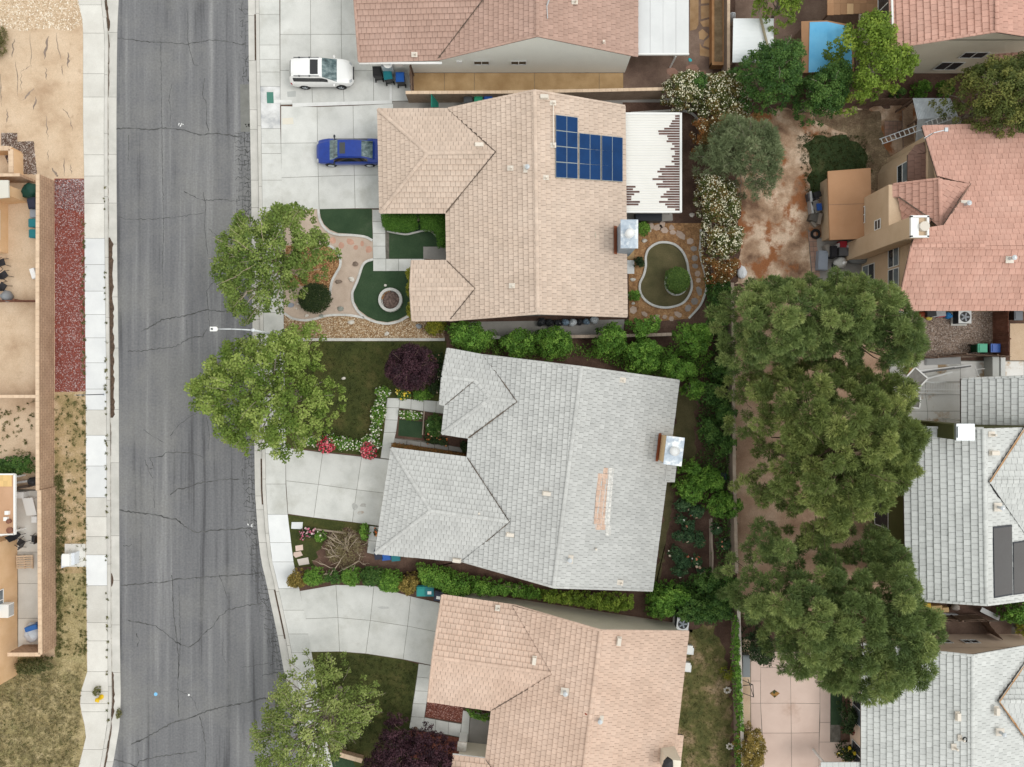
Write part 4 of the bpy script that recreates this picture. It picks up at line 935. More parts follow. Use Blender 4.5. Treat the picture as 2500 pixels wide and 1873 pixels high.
b = MB(); cx, cy = 25.15, W(0, 556, 8.5).y; b.box((cx - .1, cy, 4.35), (1.1, 1.25, 8.7)); b.build('chimney', m_wall_t, h6)
b = MB(); [b.box((cx - .1 + dx, cy + dy, 8.78), sz) for dx, dy, sz in ((-.5, 0, (.12, 1.3, .16)), (.5, 0, (.12, 1.3, .16)), (0, -.62, (1.12, .12, .16)), (0, .62, (1.12, .12, .16)))]; b.box((cx - .4, cy, 8.76), (.5, 1.1, .1)); b.build('chimney_cap', m_white, h6)
b = MB(); b.tube((cx + .15, cy, 8.6), (cx + .15, cy, 8.95), .3, .3, 16); b.build('flue', m_vent, h6)
m_dtile = tilemat('roof_tile_dark', (.13, .075, .058), (.2, .115, .09), (.26, .16, .13))
br = thing('bay', 'small dark tiled bay roof with window below the salmon house', 'roof', W(2215, 410))
roof(br, [[(2217, 378, 4.5), (2217, 441, 4.5), (2262, 441, 4.95), (2262, 372, 4.95)], [(2217, 378, 4.5), (2236, 358, 4.5), (2256, 345, 4.95), (2261, 374, 4.95)]], m_dtile, expo=.4, tw=.4, limit=40)
b = MB(); b.prism([(27.0, 13.75), (27.7, 13.75), (27.7, 16.3), (27.3, 16.0), (27.0, 15.4)], -.02, 4.4); b.build('wall', m_wall_t, br)
window(br, (27.0, 15.2, 2.8), (0, -1, 0), 1.4, 1.3, out=(-1, 0, 0), glass=(m_glass, m_glassb), vert=True)
for a in ((2262, 450, 5.9, 2), (2355, 500, 7.3, 2), (2464, 632, 8.0, 2)): vent(h6, *a[:3], kind=a[3])
b = MB(); p = W(2256, 340, 6.0); b.tube(p, p + Vector((.1, .1, .9)), .03); b.bar(p + Vector((.1, .1, .9)), p + Vector((.8, .25, .95)), .05, .05); b.box(p + Vector((.85, .27, .97)), (.2, .25, .1)); b.bar(p + Vector((-.3, -.1, .5)), p + Vector((.2, .2, .5)), .03, .03); b.build('aerial', m_metal, h6)
# ---- silver grey house with black panels
h7 = thing('house', 'silver grey tiled house with olive green walls and black panels', 'house', W(2350, 1260))
Z7, zr = 5.3, 6.96
roof(h7, [[(2205, 1043, Z7), (2212, 1463, Z7), (2408, 1476, zr), (2400, 1046, zr)], [(2512, 1463, Z7), (2512, 1043, Z7), (2400, 1046, zr), (2408, 1476, zr)],
          [(2600, 1030, 5.5), (2510, 1030, 5.5), (2415, 1176, 6.97), (2600, 1176, 6.97)], [(2508, 1310, 5.5), (2600, 1310, 5.5), (2600, 1176, 6.97), (2415, 1176, 6.97)],
          [(2347, 925, E1), (2347, 1036, E1), (2590, 1040, 5.0), (2590, 915, 5.0)]], t_h7, expo=.42, tw=.38,
     ridges=[((2400, 1046, zr), (2408, 1476, zr)), ((2415, 1176, 7.0), (2560, 1176, 7.0))], valleys=[((2415, 1176, 7.02), (2510, 1030, 5.6), .1)], vmat=m_rust,
     rakes=[((2212, 1463, Z7), (2408, 1476, zr)), ((2512, 1463, Z7), (2408, 1476, zr)), ((2205, 1043, Z7), (2400, 1046, zr)), ((2347, 925, E1), (2560, 917, 4.8))])
b = MB(); b.prism([(26.6, -2.9), (37, -2.9), (37, -14.0), (26.6, -14.0)], -.02, 5.2); b.build('wall', m_wall_gr, h7)
for x_, y_ in ((31.9, .1), (31.9, -2.6), (36.5, .1)): b = MB(); b.box((x_, y_, 1.4), (.14, .14, 2.8)); b.build('post', m_white, h7)
window(h7, (26.6, -8.0, .5), (0, -1, 0), 2.3, 1.9, out=(-1, 0, 0), panes=1); window(h7, (26.6, -3.8, 2.4), (0, -1, 0), 1.0, 1.8, out=(-1, 0, 0), panes=1); window(h7, (26.6, -12.6, 3.6), (0, -1, 0), .8, 1.0, out=(-1, 0, 0))
b = MB(); b.box((28.3, -3.05, 3.85), (1.0, .95, 7.7)); b.build('chimney', m_wall_gr, h7)
b = MB(); b.box((28.45, -3.05, 7.8), (1.15, 1.05, .22)); b.box((28.3, -3.05, 7.95), (.75, .7, .1)); b.build('chimney_cap', m_metal, h7)
vent(h7, 2420, 1060, 6.9, 0); vent(h7, 2426, 1106, 6.9, 1); vent(h7, 2235, 1431, 5.5, 0); vent(h7, 2436, 1238, 6.8, 2)
b = MB(); pv = None
for x, y in ((2417, 1180), (2432, 1205), (2455, 1230), (2475, 1260), (2500, 1290), (2520, 1310)):
    p = plane_pt(x, y, [(2512, 1463, Z7), (2512, 1043, Z7), (2400, 1046, zr)]) + Vector((0, 0, .12))
    if pv: b.bar(pv, p, .22, .05)
    pv = p
b.build('tar_patch', m_black, h7)
# ---- silver grey house, bottom right
h8 = thing('house', 'silver grey tiled house with pink walls in the lower right corner', 'house', W(2330, 1760))
Z8, zr = E1, 5.2
roof(h8, [[(2103, 1570, Z8), (2103, 2080, Z8), (2374, 2100, zr), (2374, 1600, zr)], [(2543, 2080, Z8), (2543, 1570, Z8), (2374, 1600, zr), (2374, 2100, zr)],
          [(2650, 1590, 3.35), (2522, 1590, 3.35), (2438, 1712, 4.62), (2650, 1712, 4.62)], [(2522, 1830, 3.35), (2650, 1830, 3.35), (2650, 1712, 4.62), (2438, 1712, 4.62)]], t_h7, expo=.40, tw=.38,
     ridges=[((2374, 1600, zr), (2374, 1920, zr)), ((2438, 1712, 4.65), (2560, 1712, 4.65))], valleys=[((2438, 1712, 4.7), (2522, 1590, 3.5), .1), ((2438, 1712, 4.7), (2522, 1830, 3.5), .1)], vmat=m_rust,
     rakes=[((2103, 1570, Z8), (2374, 1600, zr)), ((2543, 1570, Z8), (2374, 1600, zr))])
b = MB(); b.prism([(24.95, -18.5), (37.5, -18.5), (37.5, -33), (24.95, -33)], -.02, 2.75); b.build('wall', m_wall_pk, h8)
gable(h8, (24.7, -18.6, 2.7), (37.7, -18.6, 2.7), (30.75, -18.6, 5.0), m_wall_pk)
window(h8, (31.45, -18.5, 1.35), (-1, 0, 0), 1.15, .65, out=(0, 1, 0)); window(h8, (33.4, -18.5, 1.35), (-1, 0, 0), 1.15, .65, out=(0, 1, 0)); window(h8, (29.4, -18.5, 1.35), (-1, 0, 0), 1.15, .65, out=(0, 1, 0))
window(h8, (24.95, -22.2, .6), (0, -1, 0), 2.4, 1.4, out=(-1, 0, 0), glass=(m_glass, m_glassb)); window(h8, (24.95, -26.0, .5), (0, -1, 0), 1.6, 1.8, out=(-1, 0, 0))
for a in ((2337, 1748, 5.0, 1), (2344, 1801, 5.0, 0), (2328, 1823, 4.9, 0), (2432, 1735, 4.8, 1), (2441, 1787, 4.7, 2)): vent(h8, *a[:3], kind=a[3], rot=1.57)
b = MB(); q = [W(2356 + 5 * math.cos(t), 1806 + 6 * math.sin(t), 5.28) for t in np.linspace(0, 11, 16)]
[b.bar(q[i], q[i + 1], .05, .05) for i in range(15)]; b.build('cable_coil', m_black, h8)
# ------------------------------------------------------------------ vegetation
m_barkg = M('grey_bark', [(.3, (.16, .13, .105)), (.7, (.32, .275, .23))], scale=6, grain=.2)
m_barkb = M('brown_bark', [(.3, (.09, .06, .045)), (.7, (.19, .13, .1))], scale=6, grain=.2)
m_barkw = M('pale_twig', [(.3, (.34, .27, .2)), (.7, (.52, .43, .34))], scale=6)
L_street = leafmat('leaf_street', (.065, .113, .020), (.152, .225, .046), (.312, .384, .109))
L_street2 = leafmat('leaf_street_bright', (.072, .128, .017), (.181, .261, .046), (.362, .435, .123))
L_street3 = leafmat('leaf_street_thin', (.087, .131, .026), (.203, .268, .065), (.392, .435, .160))
L_plum = leafmat('leaf_plum', (.018, .007, .012), (.045, .017, .026), (.10, .042, .055), .12)
L_pine = leafmat('needle_pine', (.055, .095, .034), (.165, .23, .07), (.42, .48, .17), .2)
L_pine2 = leafmat('needle_pine_olive', (.06, .095, .03), (.185, .24, .066), (.46, .50, .17), .2)
L_olive = leafmat('leaf_olive_grey', (.080, .109, .051), (.181, .225, .109), (.319, .362, .203), .15)
L_lime = leafmat('leaf_lime', (.051, .123, .017), (.123, .261, .036), (.261, .435, .072))
L_green = leafmat('leaf_green', (.026, .072, .017), (.065, .145, .029), (.152, .261, .058))
L_bright = leafmat('leaf_bright', (.072, .123, .014), (.174, .268, .032), (.326, .420, .065))
L_dkgreen = leafmat('leaf_dark', (.012, .028, .01), (.03, .058, .018), (.07, .11, .035))
L_box = leafmat('leaf_clipped', (.029, .087, .009), (.070, .174, .017), (.138, .268, .043))
L_ball = leafmat('leaf_dark_ball', (.012, .028, .008), (.028, .052, .014), (.07, .09, .03))
L_photinia = leafmat('leaf_photinia', (.05, .078, .02), (.14, .165, .045), (.30, .15, .05))
L_rust = leafmat('leaf_rust', (.087, .065, .017), (.217, .123, .036), (.392, .145, .043))
L_yel = leafmat('leaf_yellow_green', (.102, .123, .014), (.246, .261, .029), (.464, .406, .043))
L_bronze = leafmat('leaf_bronze', (.087, .072, .017), (.246, .189, .043), (.522, .377, .116))
L_rose = leafmat('leaf_rose', (.026, .065, .029), (.065, .138, .061), (.145, .246, .102))
L_weed = leafmat('leaf_weed', (.058, .080, .022), (.145, .145, .051), (.290, .261, .116))
L_straw = leafmat('straw_stalk', (.14, .12, .05), (.26, .22, .11), (.42, .36, .22), .1)
F_white = leafmat('petal_white', (.60, .55, .42), (.78, .75, .66), (.86, .85, .80), .1)
F_cream = leafmat('petal_cream', (.60, .56, .38), (.77, .73, .55), (.85, .82, .68), .1)
F_red = leafmat('petal_red', (.42, .02, .04), (.62, .05, .10), (.78, .35, .36), .1)
F_pink = leafmat('petal_pink', (.50, .06, .16), (.68, .22, .32), (.8, .6, .62), .1)
F_yel = leafmat('petal_yellow', (.70, .45, .02), (.8, .62, .05), (.85, .75, .3), .1)
F_or = leafmat('petal_orange', (.6, .12, .03), (.72, .22, .06), (.8, .42, .2), .1)
F_mix = leafmat('petal_mixed', (.7, .2, .1), (.8, .65, .5), (.85, .84, .8), .1)

def unit(v): return v / np.maximum(np.linalg.norm(v, axis=1, keepdims=True), 1e-6)
def leaves(C, R, per, size, up=.55, needle=False, squash=.8, spread_t=.5, tuft=False):
    """quads of leaves round clump centres C (n,3) with radii R"""
    n = len(C); idx = np.repeat(np.arange(n), per); m = len(idx)
    d = unit(RNG.normal(size=(m, 3)) + np.array([0, 0, .35])); rad = R[idx] * RNG.uniform(.12, 1, m) ** (.33 if needle else .5)
    pos = C[idx] + d * rad[:, None] * np.array([1, 1, squash])
    if needle and tuft:                                    # needles radiate from tufts set over each puff
        K = 20; td = unit(RNG.normal(size=(n, K, 3)).reshape(-1, 3) + np.array([0, 0, .55])).reshape(n, K, 3); ti = RNG.integers(0, K, m)
        inn = RNG.random(m) < .7; d0 = d; p0 = pos
        d = unit(td[idx, ti] * .9 + RNG.normal(size=(m, 3)) * .7); pos = C[idx] + td[idx, ti] * (R[idx] * .86)[:, None] * np.array([1, 1, squash]) + d * RNG.uniform(.03, .2, m)[:, None]
        d = np.where(inn[:, None], d0, d); pos = np.where(inn[:, None], p0, pos)
        tt = RNG.uniform(0, 1, (n, K))[idx, ti]
    ln = RNG.uniform(size[0] * .7, size[0] * 1.25, m); wd = RNG.uniform(size[1] * .7, size[1] * 1.25, m)
    if needle:
        a = unit(d + RNG.normal(size=(m, 3)) * (.2 if tuft else .35)); b = unit(np.cross(a, RNG.normal(size=(m, 3)) * .5 + np.array([0, 0, .4])))
    else:
        nn = unit(d * .5 + np.array([0, 0, up]) + RNG.normal(size=(m, 3)) * .55)
        a = unit(np.cross(nn, RNG.normal(size=(m, 3)))); b = np.cross(nn, a)
    a = a * (ln / 2)[:, None]; b = b * (wd / 2)[:, None]
    Q = np.stack([pos + a, pos + b, pos - a, pos - b], 1)
    ct = RNG.uniform(0, 1, n)
    t = np.clip(spread_t * ct[idx] + (1 - spread_t) * RNG.uniform(0, 1, m), 0, 1)
    if needle and tuft: t = np.clip(.42 * ct[idx] + .33 * np.where(inn, .45, tt) + .25 * RNG.uniform(0, 1, m), 0, 1)
    return Q, t
def limb(mb, p0, p1, r0, r1, sag=.0, n=4):
    p0, p1 = Vector(p0), Vector(p1); pv = p0; rv = r0
    for i in range(1, n + 1):
        t = i / n; q = p0.lerp(p1, t) + Vector((random.uniform(-1, 1), random.uniform(-1, 1), random.uniform(-.5, .5))) * (p1 - p0).length * .05 * (1 if i < n else 0)
        q.z += sag * math.sin(math.pi * t); r = r0 + (r1 - r0) * t
        mb.tube(pv, q, rv, r, 6, cap=False); pv, rv = q, r
def plant(name, label, cat, px, z_edge, z_lo, z_hi, rc, leaf, mat, lai=3.0, needle=False, trunk=None, group=None, flowers=None, dens=1.5, up=.55, limbs=14, flat=.5, jit=.12,
          wood=None, twigs=0, core=True, squash=.8, off=(0, 0), deep=.3, spread_t=.5):
    """tree / shrub: crown of leaf clumps filling an outline, domed; tapered trunk and limbs"""
    lai = lai * (2.6 if needle else 2.3); dens = dens * (.86 if needle and trunk else 1.35); poly = W2(px, z_edge); A = np.array(poly)
    area = abs(sum(poly[i][0] * poly[(i + 1) % len(poly)][1] - poly[(i + 1) % len(poly)][0] * poly[i][1] for i in range(len(poly)))) / 2
    n = max(5, int(area / (rc * rc) * dens)); P = spread(poly, n); d = edgedist(P, poly); dm = max(np.percentile(d, 96), .05)
    f = np.clip(d / dm, 0, 1); dome = (1 - (1 - f) ** 2) ** flat
    z = z_lo + (z_hi - z_lo) * dome; hgt = z_hi - z_lo
    low = RNG.random(n) < deep; z = z - np.where(low, RNG.uniform(.15, .75, n) * hgt * dome, 0) + RNG.uniform(-jit, jit, n) * hgt
    R = rc * RNG.uniform(.65, 1.2, n); R = np.minimum(R, np.maximum(d * 1.1, rc * .6))
    z = np.maximum(z, .1 + R * .5)
    C = np.column_stack([P, z]); la = leaf[0] * leaf[1] / 2; tot = area * lai / la; per = np.maximum(4, (tot * R ** 2 / np.sum(R ** 2))).astype(int)
    Q, t = leaves(C, R, per, leaf, up, needle, squash, spread_t, needle and bool(trunk))
    cen = A.mean(0); th = thing(name, label, cat, Vector((cen[0] + off[0], cen[1] + off[1], .1)), group)
    ndquads('crown' if trunk else 'foliage', Q, t, mat, th)
    w = wood or m_barkg; base = Vector((cen[0] + off[0], cen[1] + off[1], .05))
    if trunk:
        b = MB(); th_top = Vector((base.x + random.uniform(-.2, .2), base.y + random.uniform(-.2, .2), max(1.2, z_lo + .25 * hgt)))
        b.tube(base, base + Vector((0, 0, .35)), trunk * 1.5, trunk * 1.05, 9, cap=False); limb(b, base + Vector((0, 0, .35)), th_top, trunk * 1.05, trunk * .75, 0, 4); b.build('trunk', w, th, True)
        b = MB(); sel = RNG.choice(n, min(n, limbs), replace=False)
        for i in sel: limb(b, th_top - Vector((0, 0, random.uniform(0, .4 * (th_top.z)))), C[i], trunk * .34, .015, .25, 5)
        for i in RNG.choice(n, min(n, twigs), replace=False):
            c0 = Vector(C[i]); v = Vector((C[i][0] - th_top.x, C[i][1] - th_top.y, random.uniform(-.2, .8))).normalized()
            limb(b, c0 - v * rc * 1.6, c0 + v * rc * .9 + Vector((0, 0, .1 + R[i] * .6)), .018, .007, .1, 4)
        b.build('branches', w, th)['kind'] = 'stuff'
    elif core:
        b = MB(); [limb(b, base + Vector((random.uniform(-.1, .1), random.uniform(-.1, .1), 0)), C[i], .04, .012, .05, 3) for i in RNG.choice(n, min(n, 7), replace=False)]; b.build('stems', w, th)
    if flowers:
        fm, cnt, sz = flowers; i = RNG.integers(0, n, cnt); dd = unit(RNG.normal(size=(cnt, 3)) + np.array([0, 0, 1.4])); pos = C[i] + dd * (R[i] * RNG.uniform(.85, 1.12, cnt))[:, None]
        nn = unit(dd + RNG.normal(size=(cnt, 3)) * .3); a = unit(np.cross(nn, RNG.normal(size=(cnt, 3)))) ; bb = np.cross(nn, a); s = (sz * RNG.uniform(.6, 1.2, cnt) / 2)[:, None]
        a, bb = a * s, bb * s; Q1 = np.stack([pos + a, pos + bb, pos - a, pos - bb], 1); k = .7071; a2, b2 = (a + bb) * k, (bb - a) * k
        up2 = nn * .015; Q2 = np.stack([pos + a2 + up2, pos + b2 + up2, pos - a2 + up2, pos - b2 + up2], 1); tt = RNG.uniform(0, 1, cnt)
        o = ndquads('blossoms', np.concatenate([Q1, Q2]), np.concatenate([tt, tt]), fm, th); o['kind'] = 'stuff'
    return th

# street trees
plant('street_tree', 'broad leafy street tree overhanging the road, just above the street lamp', 'tree',
      [(534, 688), (538, 634), (556, 590), (578, 558), (578, 525), (619, 525), (641, 551), (652, 532), (660, 506), (689, 493), (725, 499), (760, 514), (767, 553), (789, 566), (804, 586), (823, 625), (797, 645), (791, 666), (769, 679), (741, 690), (734, 710), (699, 727), (686, 762), (658, 764), (645, 738), (643, 768), (619, 792), (584, 790), (573, 769), (556, 755), (573, 732), (552, 725)],
      4.6, 3.2, 7.4, .5, (.18, .115), L_street, lai=2.2, trunk=.2, limbs=26, twigs=70, dens=1.0, jit=.2, spread_t=.6, wood=m_barkw, group='street trees along the east pavement', off=(.5, 0))
plant('street_tree', 'broad bright green street tree in front of the grey house, just below the street lamp', 'tree',
      [(471, 999), (477, 945), (489, 927), (507, 914), (505, 880), (545, 865), (547, 834), (603, 820), (654, 816), (690, 811), (728, 793), (755, 784), (773, 802), (773, 854), (784, 896), (766, 918), (808, 923), (840, 959), (831, 992), (808, 1008), (793, 1052), (770, 1068), (737, 1084), (726, 1113), (692, 1126), (674, 1110), (668, 1079), (648, 1086), (616, 1097), (585, 1110), (567, 1086), (540, 1075), (529, 1041), (514, 1006), (489, 1006)],
      4.8, 3.2, 7.8, .55, (.19, .13), L_street2, lai=2.2, trunk=.22, limbs=26, twigs=40, dens=1.0, jit=.2, spread_t=.6, group='street trees along the east pavement', off=(.6, 0))
plant('street_tree', 'thin crowned street tree with bare twigs at the bottom edge', 'tree',
      [(713, 1616), (770, 1610), (804, 1604), (835, 1630), (847, 1658), (884, 1667), (909, 1675), (918, 1715), (920, 1743), (892, 1772), (875, 1794), (844, 1823), (821, 1845), (810, 1873), (798, 1890), (713, 1890), (645, 1871), (640, 1840), (623, 1806), (623, 1749), (645, 1718), (694, 1701), (662, 1675), (679, 1650)],
      4.6, 3.2, 7.2, .48, (.17, .11), L_street3, lai=1.45, trunk=.2, limbs=34, twigs=130, dens=.95, jit=.2, spread_t=.6, wood=m_barkg, group='street trees along the east pavement', off=(.4, -.3))
plant('plum_tree', 'dark purple leaved tree on the lawn beside the grey house', 'tree', circ(1004, 897, 61, 57, 18, .06), 2.6, 1.8, 4.2, .34, (.12, .075), L_plum, lai=3.2, trunk=.12, wood=m_barkb, twigs=12, group='purple leaved trees')
plant('plum_tree', 'dark purple leaved tree cut off by the bottom edge', 'tree', [(880, 1875), (905, 1845), (930, 1800), (945, 1758), (965, 1752), (985, 1772), (1010, 1790), (1035, 1782), (1060, 1792), (1085, 1815), (1108, 1830), (1112, 1873), (1100, 1935), (900, 1935)], 2.8, 1.8, 4.4, .36, (.13, .08), L_plum, lai=3.2, trunk=.13, wood=m_barkb, twigs=12, group='purple leaved trees')
# pines
NE = (.28, .042)
plant('pine_tree', 'large round topped pine between the back gardens, uppermost of three', 'tree',
      [(1735, 761), (1771, 731), (1791, 711), (1832, 690), (1862, 680), (1908, 688), (1963, 685), (2004, 665), (2022, 688), (2057, 670), (2095, 685), (2126, 706), (2158, 726), (2176, 766), (2197, 792), (2202, 817), (2236, 820), (2236, 842), (2217, 858), (2228, 883), (2207, 905), (2100, 897), (2000, 885), (1930, 885), (1860, 905), (1790, 905), (1755, 880), (1758, 845), (1745, 800)],
      6.5, 4.8, 10.5, .64, NE, L_pine, lai=4.2, needle=True, trunk=.3, wood=m_barkb, limbs=34, twigs=40, dens=1.25, up=.4, group='pine trees in the middle', deep=.34, spread_t=.62, jit=.15, squash=.8)
plant('pine_tree', 'tall pine beside the olive green wall, middle of three', 'tree',
      [(1860, 905), (1930, 885), (2000, 885), (2100, 900), (2190, 915), (2205, 960), (2194, 990), (2212, 1022), (2215, 1055), (2197, 1100), (2206, 1135), (2193, 1172), (2159, 1195), (2159, 1235), (2125, 1232), (2085, 1255), (2068, 1272), (2045, 1283), (2015, 1308), (2010, 1345), (1960, 1345), (1935, 1310), (1955, 1265), (1920, 1240), (1885, 1220), (1868, 1240), (1850, 1200), (1815, 1200), (1812, 1180), (1850, 1165), (1862, 1120), (1850, 1060), (1790, 1060), (1785, 1035), (1840, 1010), (1830, 980), (1780, 960), (1790, 930)],
      6.5, 4.6, 11.0, .6, NE, L_pine2, lai=4.0, needle=True, trunk=.3, wood=m_barkb, limbs=36, twigs=55, dens=1.25, up=.4, group='pine trees in the middle', deep=.34, spread_t=.62, jit=.15, squash=.8)
plant('pine_tree', 'pine above the pink patio, lowest of three', 'tree',
      [(1830, 1290), (1870, 1275), (1905, 1300), (1910, 1340), (1945, 1345), (1990, 1325), (2030, 1335), (2080, 1305), (2120, 1285), (2150, 1290), (2172, 1310), (2190, 1340), (2195, 1375), (2212, 1400), (2228, 1440), (2248, 1465), (2254, 1500), (2262, 1562), (2228, 1572), (2230, 1612), (2192, 1640), (2190, 1665), (2150, 1675), (2125, 1690), (2085, 1703), (2050, 1690), (2010, 1678), (1985, 1658), (1978, 1620), (1950, 1636), (1900, 1638), (1885, 1605), (1870, 1550), (1820, 1500), (1780, 1470), (1770, 1400), (1790, 1375), (1835, 1370), (1822, 1330)],
      6.3, 4.6, 10.5, .62, NE, L_pine, lai=4.2, needle=True, trunk=.3, wood=m_barkb, limbs=36, twigs=45, dens=1.25, up=.4, group='pine trees in the middle', deep=.34, spread_t=.62, jit=.15, squash=.8)
# trees of the upper east yards
plant('olive_tree', 'grey green feathery tree beside the flowering hedge', 'tree', [(1720, 345), (1745, 300), (1790, 285), (1830, 310), (1860, 300), (1885, 330), (1900, 380), (1895, 430), (1885, 470), (1850, 475), (1810, 470), (1790, 440), (1750, 425), (1715, 420), (1697, 375)], 3.2, 2.0, 5.2, .5, (.26, .035), L_olive, lai=2.8, needle=True, trunk=.15, twigs=20, spread_t=.6)
plant('shade_tree', 'dark green tree in front of the white corrugated shed roof', 'tree', [(1785, 165), (1815, 160), (1830, 122), (1880, 112), (1940, 115), (1955, 150), (1950, 190), (1940, 230), (1910, 262), (1860, 265), (1820, 250), (1800, 215)], 3.5, 2.2, 5.6, .42, (.15, .085), L_green, lai=3, trunk=.15, twigs=18)
plant('shade_tree', 'dark green round tree right of the shed tree, below the blue tarp', 'tree', [(1935, 230), (1960, 190), (2000, 172), (2050, 160), (2072, 190), (2065, 240), (2040, 285), (1990, 292), (1950, 280)], 3.2, 2.0, 5.0, .42, (.14, .08), L_green, lai=3.2, trunk=.14, twigs=6)
plant('shade_tree', 'bright green tree partly covering the blue tarp', 'tree', [(2018, 112), (2060, 82), (2080, 52), (2122, 45), (2150, 90), (2165, 130), (2190, 150), (2215, 165), (2212, 200), (2180, 215), (2150, 222), (2140, 242), (2112, 235), (2090, 270), (2065, 260), (2058, 220), (2070, 170), (2035, 150)], 4.2, 2.8, 6.6, .5, (.19, .11), L_bright, lai=3, trunk=.17, spread_t=.65)
plant('shade_tree', 'green tree cut off by the top edge beside the white shed', 'tree', [(1835, -45), (1960, -45), (1948, 20), (1935, 55), (1910, 62), (1880, 42), (1845, 20)], 3.6, 2.4, 5.4, .42, (.15, .09), L_bright, lai=2.8, trunk=.14)
plant('shade_tree', 'large olive green tree cut off by the right edge', 'tree', [(2315, 230), (2335, 185), (2390, 155), (2450, 145), (2570, 150), (2590, 300), (2500, 338), (2440, 350), (2380, 340), (2335, 295)], 5.2, 3.4, 8.0, .5, (.16, .085), leafmat('leaf_olive_green', (.051, .072, .017), (.123, .152, .036), (.275, .275, .072)), lai=3.2, trunk=.22, spread_t=.6)
for i, (x, y, r, l) in enumerate(((2192, 230, 13, 'smallest round green shrub below the upper right house'), (2245, 222, 22, 'green shrub below the windows of the upper right house'), (2302, 220, 22, 'green shrub beside the large olive green tree'))):
    plant('shrub', l, 'shrub', circ(x, y, r, r * .9, 12, .1), .6, .4, 1.3, .26, (.13, .08), L_lime if i else L_green, lai=3)
# flowering photinia hedge
hedge = [('flowering photinia bush at the upper left end of the hedge', [(1622, 200), (1650, 180), (1690, 176), (1715, 190), (1722, 240), (1690, 265), (1650, 262), (1622, 240)], L_photinia, 420),
         ('flowering photinia bush at the top of the hedge, next to the shed tree', [(1712, 185), (1760, 178), (1800, 185), (1824, 225), (1834, 270), (1812, 300), (1760, 300), (1705, 285), (1703, 235)], L_photinia, 560),
         ('rusty leaved photinia bush left of the grey green tree', [(1698, 295), (1750, 288), (1815, 290), (1850, 285), (1845, 305), (1790, 335), (1755, 345), (1725, 372), (1700, 365), (1693, 325)], L_rust, 130),
         ('white flowering photinia bush below the grey green tree', [(1708, 420), (1750, 428), (1795, 455), (1810, 500), (1800, 545), (1760, 555), (1718, 540), (1704, 480)], L_photinia, 560),
         ('white flowering photinia bush beside the curved edging', [(1716, 545), (1760, 560), (1805, 550), (1815, 580), (1800, 615), (1760, 640), (1722, 625)], L_photinia, 400),
         ('yellow brown photinia bush at the lower end of the hedge', [(1718, 628), (1760, 645), (1795, 630), (1798, 665), (1768, 700), (1732, 692)], L_rust, 60)]
for l, px, mt, nf in hedge:
    plant('photinia_shrub', l, 'shrub', px, 2.0, 1.0, 3.0, .36, (.12, .07), mt, lai=3.2, flowers=(F_cream, nf * 3, .10), group='photinia hedge', core=True)
plant('shrub', 'small green bush among the white photinia flowers', 'shrub', circ(1704, 205, 20, 24, 12, .1), 2.6, 2.2, 3.3, .28, (.13, .07), L_green, lai=3)
# shrubs between beige and grey house
row = [('leafy green bush next to the grey roof corner, leftmost in the row', [(1092, 800), (1120, 785), (1160, 790), (1200, 805), (1205, 840), (1170, 860), (1130, 855), (1100, 835)], L_lime),
       ('glossy green bush above the grey roof, second in the row', [(1222, 830), (1245, 808), (1280, 808), (1312, 820), (1308, 858), (1270, 872), (1232, 866)], L_lime),
       ('glossy green bush above the grey roof, third in the row', [(1305, 815), (1340, 808), (1372, 795), (1398, 812), (1400, 850), (1370, 870), (1330, 872), (1308, 858)], L_lime),
       ('broad bright green tree near the trash bags', [(1452, 830), (1470, 800), (1500, 790), (1528, 805), (1535, 850), (1500, 876), (1462, 865)], L_lime),
       ('bright green shrub below the curved back garden', [(1530, 790), (1560, 775), (1598, 780), (1605, 812), (1575, 828), (1538, 826)], L_lime),
       ('bright green shrub tree touching the grey roof', [(1515, 855), (1550, 832), (1600, 830), (1622, 860), (1600, 905), (1565, 912), (1530, 900)], L_lime),
       ('bright green shrub tree left of the uppermost pine', [(1648, 820), (1670, 785), (1705, 778), (1735, 800), (1735, 850), (1700, 875), (1660, 862)], L_lime),
       ('loose green shrub near the right corner of the grey roof', [(1605, 890), (1640, 872), (1690, 880), (1700, 915), (1660, 935), (1620, 925)], L_lime),
       ('pale green shrub by the upper right corner of the grey roof', [(1660, 945), (1690, 928), (1715, 940), (1700, 968), (1668, 970)], L_lime)]
for l, px, mt in row: plant('shrub', l, 'shrub', ragged(px, 14, 9), 1.5, .5, 2.6, .28, (.16, .095), mt, lai=2.6, group='bright shrubs behind the houses', spread_t=.6, jit=.25)
